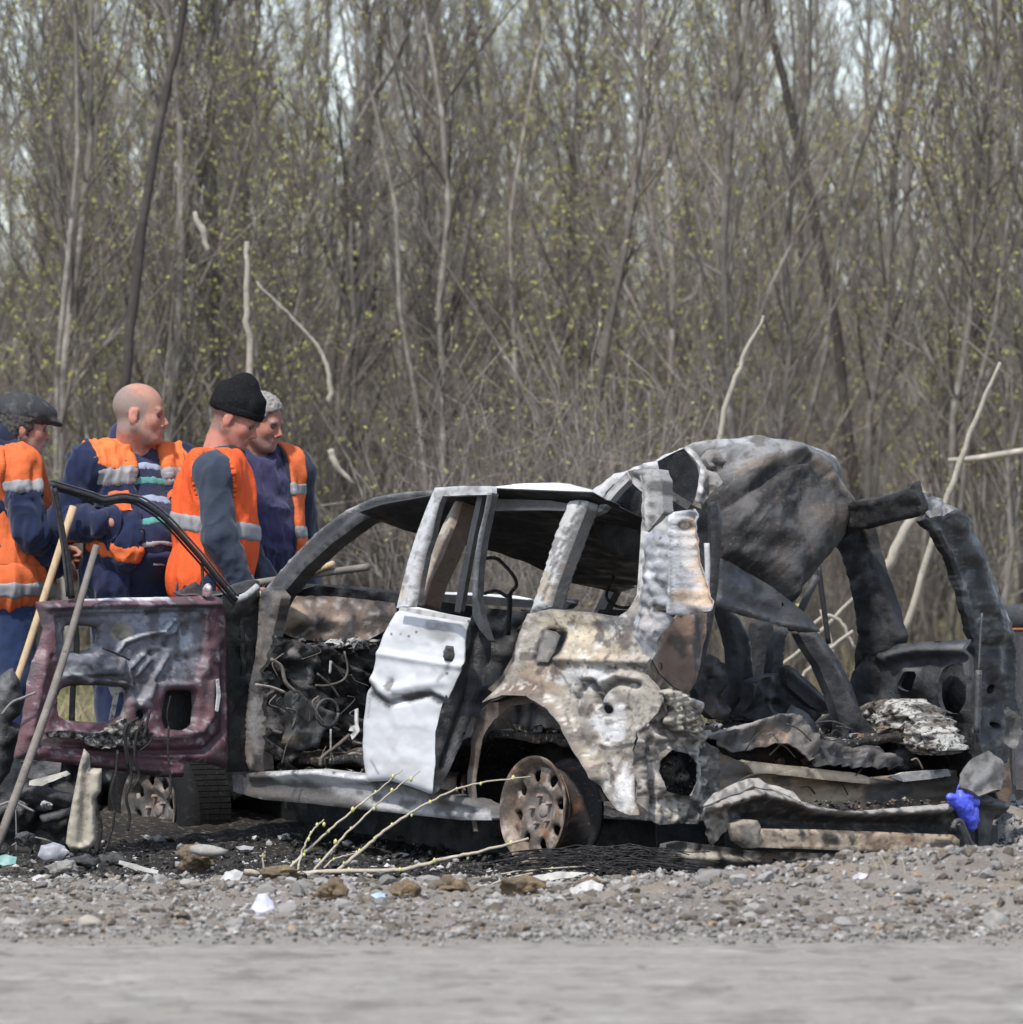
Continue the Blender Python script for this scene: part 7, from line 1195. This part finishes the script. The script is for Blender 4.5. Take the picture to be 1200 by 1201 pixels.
# --- litter
def scrap(name, outline, d, mat, label, cat, base, lean=-25, step=3, relief=(('n', .09, .012),), paint=(), th=.003, thick=None, rag=.8):
    o_ = np.array(outline); d = min(d, ghit(o_[:, 0].mean(), o_[:, 1].max() - 2)) if d < 29.7 else d
    c = np.mean(outline, 0); p = PX(c[0], c[1], Y(d)); l = math.radians(lean); surf = (p, np.array([0, -math.cos(l), -math.sin(l)]))
    r = thing(name + '_holder', label, cat, tuple(p)) if False else None
    o = panel(name, outline, surf, mat, None, step=step, relief=relief, base=base, paint=paint, th=th, rag=rag)
    me = o.data; off = Vector(p); me.transform(Matrix.Translation(-off)); o.location = off; ROOTLOC[o.name] = tuple(p)
    return tag(o, label, cat)
scrap('plastic_cup', [(290, 1075), (295, 1062), (303, 1050), (312, 1048), (319, 1056), (323, 1068), (318, 1074), (305, 1076)], 26.6, m_rubbish, 'crushed white plastic cup on the gravel in front', 'litter', (.40, .40, .46), relief=(('puff', 8, .02), ('n', .12, .012)), paint=[('b', 308, 1068, 7, 6, (.42, .43, .60), .7)])
scrap('plastic_scrap', [(418, 1056), (428, 1050), (440, 1048), (452, 1048), (451, 1058), (436, 1062), (420, 1060)], 27.6, m_rubbish, 'pale blue crumpled plastic scrap beside an ochre clod', 'litter', (.28, .40, .58))
scrap('paper_scrap', [(258, 1032), (264, 1022), (276, 1020), (286, 1024), (280, 1034), (266, 1036)], 28.6, m_rubbish, 'white torn paper scrap by the thick end of the branch', 'litter', (.34, .34, .33))
scrap('paper_scrap', [(44, 1004), (48, 992), (62, 988), (76, 992), (82, 1002), (68, 1008), (52, 1009)], 29.6, m_rubbish, 'crumpled pale bluish paper below the beige trim panel', 'litter', (.21, .213, .23), relief=(('n', .1, .02), ('puff', 9, .02)))
scrap('plastic_scrap', [(0, 1004), (8, 1002), (20, 1005), (18, 1013), (4, 1016), (-4, 1012)], 29.3, m_rubbish, 'teal plastic scrap at the left edge', 'litter', (.13, .25, .225))
scrap('plastic_scrap', [(668, 1044), (680, 1036), (694, 1032), (708, 1038), (704, 1048), (684, 1052), (672, 1050)], 28.0, m_rubbish, 'flat whitish scrap beside the gravel mound', 'litter', (.36, .35, .33))
scrap('plastic_scrap', [(1000, 1028), (1008, 1022), (1018, 1025), (1014, 1033), (1003, 1034)], 26.6, m_rubbish, 'small bright white scrap on the mound', 'litter', (.38, .38, .39))
scrap('metal_badge', [(818, 1022), (822, 1019), (848, 1020), (852, 1024), (850, 1028), (820, 1027)], 28.5, m_refl, 'small silver frame-shaped metal piece under the bumper', 'metal piece', (.5, .5, .5), lean=0, step=2, th=.01, relief=(), rag=0)
scrap('pale_strip', [(140, 1010), (160, 1014), (186, 1021), (185, 1025), (160, 1020), (139, 1014)], 29.2, m_rubbish, 'thin white strip lying below the front wheel', 'litter', (.28, .27, .25), rag=.4)
scrap('foil_scrap', [(276, 993), (286, 991), (298, 993), (296, 997), (282, 997)], 30.0, m_refl, 'small shiny scrap in the dark under the sill', 'litter', (.5, .5, .5))
scrap('pale_strip', [(608, 1030), (640, 1024), (668, 1022), (690, 1024), (668, 1030), (640, 1034), (612, 1036)], 28.5, m_rubbish, 'flat pale strip on the ground below the bare rim', 'litter', (.30, .29, .26))
# --- upright beige trim panel and leaning bar
scrap('trim_panel', [(98, 879), (105, 886), (106, 902), (119, 903), (118, 928), (111, 938), (113, 985), (108, 994), (96, 997), (82, 996), (77, 989), (80, 966), (87, 928), (93, 898)], 30.75, m_beige, 'beige scorched trim panel standing upright under the open maroon door', 'trim panel', (.36, .32, .255), lean=8, th=.03, relief=(('puff', 5, .025), ('l', [(100, 900), (94, 988)], 3, -.02), ('l', [(106, 905), (101, 985)], 2, -.012), ('n', .08, .008)), paint=[('l', [(101, 900), (95, 985)], 3, (.13, .115, .095), .8), ('b', 102, 892, 5, 12, (.13, .125, .12), .8), ('e', 2.5, (.20, .18, .15), .5)], rag=.5)
def rod(name, a, da, b, db, r, mat, label, cat, mids=()):
    pts = [PX(*a, Y(da))] + [PX(*p, Y(d)) for p, d in mids] + [PX(*b, Y(db))]
    o = pipe(name, pts, r, mat, None, 10, loc=tuple(pts[-1])); return tag(o, label, cat)
rod('iron_bar', (113, 640), 31.0, (-6, 1000), 30.45, [.013, .017, .018], m_iron, 'brown iron bar leaning against the open maroon door', 'bar', [((62, 812), 30.75)])
def tool(name, a, da, b, db, r, label, blade=True, mat=None):
    A, B = PX(*a, Y(da)), PX(*b, Y(db)); t = thing(name, label, 'shovel' if blade else 'pole', tuple(B))
    pipe('shaft', [A, (A + B) / 2 + np.array([.004, 0, .003]), B], r, mat or m_wood, t, 10)
    if blade:
        d = (B - A) / np.linalg.norm(B - A); s = np.cross(d, UP); s /= np.linalg.norm(s); V, F = [], []
        n = np.cross(s, d); rows = [(0, .02, .0), (.05, .09, .01), (.16, .105, .02), (.24, .08, .012), (.29, .01, 0)]
        for l, wd, c in rows: V += [B + d * (l - .02) + s * wd * q - n * (c + .03 * (1 - q * q)) for q in (-1, -.5, 0, .5, 1)]
        F = [(i * 5 + j, i * 5 + j + 1, i * 5 + j + 6, i * 5 + j + 5) for i in range(4) for j in range(4)]
        mk('blade', np.array(V), np.array(F), m_iron, t)
    return t
tool('shovel', (86, 594), 32.5, (-14, 900), 32.25, .0165, 'wooden-handled shovel gripped by the man in the flat cap')
tool('wooden_pole', (391, 661), 32.0, (290, 704), 32.3, .0135, 'short tan wooden pole poking out beside the grey pipe', False)
tool('grey_pipe', (432, 665), 31.9, (286, 686), 32.35, .0155, 'grey iron pipe held level behind the windscreen pillar', False, m_iron)
# --- wreckage heap at the left of the car
scrap('charred_sheet', [(-8, 800), (6, 788), (14, 784), (22, 796), (28, 822), (24, 838), (14, 846), (24, 850), (30, 842), (27, 860), (18, 880), (12, 905), (0, 920), (-10, 915)], 31.4, m_soot, 'curved charred metal sheet at the left edge below the flat cap man', 'wreckage', (.09, .09, .092), lean=10, step=4, relief=(('puff', 14, .06), ('n', .05, .03)), th=.006, paint=[('b', 4, 830, 14, 40, (.17, .17, .172), .6), ('b', 12, 862, 10, 16, (.02, .02, .02), .9)])
scrap('charred_sheet', [(24, 894), (50, 892), (72, 894), (70, 914), (40, 916), (26, 908)], 31.3, m_burn, 'flat grey burnt sheet under the free end of the maroon door', 'wreckage', (.13, .13, .132), lean=12, step=4, relief=(('n', .05, .03),), th=.006)
scrap('splintered_board', [(34, 916), (56, 910), (78, 904), (83, 908), (60, 917), (48, 922), (34, 921)], 30.9, m_beige, 'pale splintered strip lying across the black wreckage', 'wreckage', (.42, .40, .355), lean=0, th=.012, relief=(('n', .12, .008),))
scrap('charred_beam', [(22, 922), (40, 920), (86, 934), (86, 950), (60, 948), (30, 942), (18, 936)], 31.0, m_soot, 'black charred beam sloping down to the beige trim panel', 'wreckage', (.03, .029, .029), lean=15, step=4, relief=(('puff', 6, .03), ('n', .07, .015)), th=.03)
scrap('charred_beam', [(46, 958), (70, 952), (90, 946), (92, 954), (70, 964), (50, 966)], 30.9, m_soot, 'thin black strut below the sloping charred beam', 'wreckage', (.05, .048, .047), lean=15, step=4, relief=(('puff', 4, .02),), th=.02)
scrap('charred_sheet', [(-8, 930), (30, 935), (84, 950), (84, 1000), (40, 1004), (-8, 1006)], 31.2, m_soot, 'black burnt panel at the bottom of the wreckage heap', 'wreckage', (.016, .016, .016), lean=18, step=5, relief=(('n', .04, .08), ('n', .12, .02)), th=.01, paint=[('n', .1, .2, .45, (.09, .088, .085), .7)])
for i, (px, py, w_, h_, lab) in enumerate([(54, 944, 16, 12, 'small pale ash lump among the black wreckage'), (30, 985, 26, 20, 'black crumbled lump near the foot of the iron bar'), (130, 1008, 40, 22, 'black sooty lump under the front wheel'), (98, 1012, 36, 20, 'dark grey slag piece below the beige trim panel')]):
    lump('slag_lump', px, py, w_, h_, 30.6 - i * .25, m_ash if i == 0 else m_soot, lab, 'slag', 40 + i)
for i, o in enumerate([ob for ob in COL.objects if ob.name.startswith('slag_lump')]):
    ca = o.data.color_attributes.new('Col', 'FLOAT_COLOR', 'POINT'); ca.data.foreach_set('color', np.tile(np.array([.4, .39, .38, 1] if i == 0 else [.05, .05, .05, 1], np.float32), len(o.data.vertices)))
for pts, r_, lab in [([(2, 838), (14, 824), (28, 818), (42, 812)], .006, 'bent grey wire running to the maroon door edge'), ([(19, 1000), (19, 970), (18, 945)], .003, 'thin upright wire at the foot of the iron bar'), ([(14, 992), (30, 982), (50, 984), (66, 990)], .004, 'long black bent wire lying over the wreckage'), ([(-4, 946), (14, 940), (26, 945), (40, 952)], .006, 'dark tube end by the iron bar')]:
    p = pxline(pts, Y(30.8)); tag(pipe('wire', p, r_, m_burn, None, 6, (.16, .155, .15), loc=tuple(p[0])), lab, 'wire')
# --- burnt tyre remains by the rear rim
A = []
for i in range(90):
    c = PX(g.uniform(640, 770), g.uniform(1000, 1024), Y(g.uniform(29.1, 29.5))); L = g.uniform(.08, .3); th = g.uniform(-.5, .5); n_ = 8; t = np.linspace(-1, 1, n_)
    q = c + np.stack([t * L * math.cos(th), t * L * math.sin(th), .02 * (1 - t * t) * g.uniform(.1, 1.8) + g.normal(0, .004, n_)], 1); q[:, 2] = np.maximum(q[:, 2], ground_z(q[:, 0], q[:, 1]) + .004); A.append(tube(q, .0022, 4, False))
V, F = bake(A); tag(mk('tyre_wire', V, F, m_wire), 'tangle of burnt tyre wire behind the bare rear rim', 'wire', kind='stuff')
def heap(name, px0, px1, py, d, hh, label, colr, seed):
    n1, n2 = 60, 16; u = np.linspace(0, 1, n1); v = np.linspace(0, 1, n2); U, Vv = np.meshgrid(u, v); x = xat(px0 + (px1 - px0) * U, d); y = d - .25 + .6 * Vv
    z = ground_z(x, y) - .02 + hh * np.sin(np.pi * U) ** .7 * np.sin(np.pi * Vv) * (1 + .8 * fbm(np.stack([x, y], -1), 9, seed, 4))
    i = np.arange(n1 * n2).reshape(n2, n1); F = np.stack([i[:-1, :-1], i[:-1, 1:], i[1:, 1:], i[1:, :-1]], -1).reshape(-1, 4)
    return tag(mk(name, np.stack([x, y, z], -1).reshape(-1, 3), [F], m_ash, None, np.tile(colr, (n1 * n2, 1))), label, 'ash', kind='stuff')
heap('char_heap', 470, 790, 1010, 29.2, .028, 'black heap of burnt tyre and ash round the rear rim', (.022, .021, .021), 3)
heap('ash_heap', 180, 470, 1010, 30.0, .03, 'dark ash under the sill of the wreck', (.03, .028, .027), 5)
heap('ash_heap', 1150, 1300, 930, 31.2, .30, 'grey ash pile beyond the right rear corner of the wreck', (.30, .29, .28), 6)
# --- glove
gp = lambda x, y, dz=0.0: PX(x, y, R(-1.0)) + np.array([0, -dz, 0])
prims = [pr_c(gp(1128, 940), gp(1136, 958), .036, .028, .02), pr_c(gp(1118, 938), gp(1130, 946), .018, .026, .02), pr_c(gp(1126, 934, .01), gp(1127, 923, .0), .014, .010, .01), pr_c(gp(1131, 936, .01), gp(1138, 934, .02), .014, .011, .008), pr_c(gp(1136, 940, .01), gp(1145, 941, .01), .014, .012, .008), pr_c(gp(1120, 936, .01), gp(1113, 934, .015), .013, .011, .008), pr_c(gp(1122, 942, .01), gp(1114, 941, .0), .013, .010, .008), pr_c(gp(1136, 958), gp(1140, 969), .024, .017, .015), pr_c(gp(1142, 950), gp(1144, 962), .016, .013, .01)]
lo = np.min([pr_bounds(p, .03)[0] for p in prims], 0); hi = np.max([pr_bounds(p, .03)[1] for p in prims], 0)
gg = Grid(lo, hi, .004); D = gg.new(); gg.union(D, prims); V, F = surfnet(D, gg); V = wrinkle(V, F, .0035, 5, 24, (1, 1, 1)); p = tuple(V.mean(0))
tag(mk('rubber_glove', V, [F], m_glove, None, loc=p), 'bright blue crumpled rubber glove on the burnt rear bumper', 'glove')
# --- freshly cut branch with buds
_B = ghit(330, 1030) - .05; br = thing('budding_branch', 'cut branch with green buds lying in front of the wreck', 'branch', tuple(PX(288, 1023, Y(_B))))
BD = []
def shoot(name, pts, ds, r, nb=6):
    q = np.array([PX(x, y, Y(d)) for (x, y), d in zip(pts, np.linspace(ds[0], ds[1], len(pts)))]); q = spline(q, 8); q += g.normal(0, .0014, q.shape)
    V, F = tube(q, np.interp(np.linspace(0, 1, len(q)), [0, 1], r), 7); mk(name, V, F, m_branch, br)
    for k in range(nb):
        i = int((k + .6) / nb * (len(q) - 1)); V, F = ico(1); s = g.uniform(.005, .009); BD.append((V * np.array([s, s, s * 1.5]) + q[i] + g.normal(0, .006, 3), F))
shoot('stem', [(288, 1023), (340, 1025), (400, 1022), (470, 1020), (520, 1008), (560, 999), (620, 984)], (_B, _B - .1), (.012, .005), 7)
shoot('twig', [(335, 1022), (365, 993), (400, 962), (440, 930), (472, 903)], (_B, _B + .3), (.0065, .002), 6)
shoot('twig', [(368, 1022), (395, 990), (425, 960), (460, 928), (492, 905)], (_B, _B + .3), (.006, .002), 6)
shoot('twig', [(394, 1023), (425, 996), (460, 968), (505, 940), (555, 920), (622, 911)], (_B, _B + .2), (.0075, .0025), 9)
shoot('twig', [(349, 1021), (356, 995), (366, 975), (380, 961)], (_B, _B + .1), (.0045, .003), 7)
shoot('twig', [(310, 1020), (308, 1006), (311, 999)], (_B, _B), (.004, .003), 1)
shoot('twig', [(380, 1018), (392, 1008), (412, 1002), (425, 998)], (_B, _B + .1), (.004, .002), 2)
shoot('twig', [(430, 1026), (470, 1036), (520, 1040), (560, 1032), (610, 1022), (690, 1016)], (_B - .2, _B - .2), (.005, .003), 4)
shoot('twig', [(322, 1028), (370, 1036), (430, 1040), (480, 1042)], (_B - .2, _B - .3), (.004, .002), 3)
V, F = bake(BD); m_gbud = M('green_bud', (.42, .42, .16), [((.30, .26, .13), 60, .5, .7, .6)], rough=.7); mk('buds', V, F, m_gbud, br)['kind'] = 'stuff'
for pts, d, lab in [([(560, 1046), (590, 1032), (625, 1024)], 28.4, 'pale dry stick left of the rust-brown clod'), ([(1038, 1048), (1040, 1020), (1030, 1000)], 26.4, 'thin dry stalk standing on the mound below the tan beam'), ([(1066, 1052), (1062, 1024), (1058, 1006)], 26.4, 'thicker dry stalk standing on the mound beside the bumper'), ([(1150, 1062), (1180, 1058), (1204, 1060)], 25.8, 'dark stick lying on the right slope of the mound'), ([(1132, 1066), (1134, 1040), (1138, 1026)], 26.2, 'short dry stalk on the mound below the blue glove')]:
    p = np.array([PX(x, y, Y(d)) for x, y in pts]); tag(pipe('dry_stick', p, .004, m_branch, None, 5, loc=tuple(p[0])), lab, 'stick')
# --- right edge: charred drum and oddments
dr_c = np.array([xat(1222, 33.2), 33.2, 0.10]); dt = thing('charred_drum', 'charred metal drum at the right edge behind the tail pillar', 'drum', tuple(dr_c))
def lathe_z(prof, n=40):
    a = np.linspace(0, 2 * math.pi, n, endpoint=False); m = len(prof); V = np.concatenate([dr_c + np.stack([r * np.cos(a), r * np.sin(a), np.full(n, z)], 1) for r, z in prof]); i = np.arange(n); j = (i + 1) % n
    return V, [np.concatenate([np.stack([k * n + i, k * n + j, (k + 1) * n + j, (k + 1) * n + i], 1) for k in range(m - 1)])]
V, F = lathe_z([(.14, 0), (.145, .3), (.150, .31), (.145, .32), (.145, .78), (.13, .78), (.13, .1), (.0, .09)]); mk('shell', V, F, m_soot, dt, np.tile([.018, .017, .017], (len(V), 1)))
V, F = lathe_z([(.145, .785), (.16, .80), (.16, .845), (.15, .87), (.13, .885), (.125, .875), (.12, .80)]); mk('lid_ring', V, F, m_soot, dt, np.tile([.06, .06, .062], (len(V), 1)))
V, F = lathe_z([(.147, .772), (.152, .778), (.147, .784)]); mk('glow_band', V, F, m_rust, dt, np.tile([.42, .15, .05], (len(V), 1)))  # orange band painted for the glow inside the drum
scrap('grey_crate', [(1190, 860), (1210, 858), (1230, 860), (1230, 930), (1192, 926)], 32.0, m_burn, 'dark grey metal box peeping out at the right edge', 'box', (.07, .07, .075), lean=0, th=.2, step=5)
scrap('splintered_board', [(1178, 942), (1192, 946), (1215, 958), (1212, 966), (1190, 956), (1176, 950)], 31.0, m_pale, 'tan broken board at the right edge beside the bumper corner', 'board', (.5, .4, .3), lean=0, th=.015)
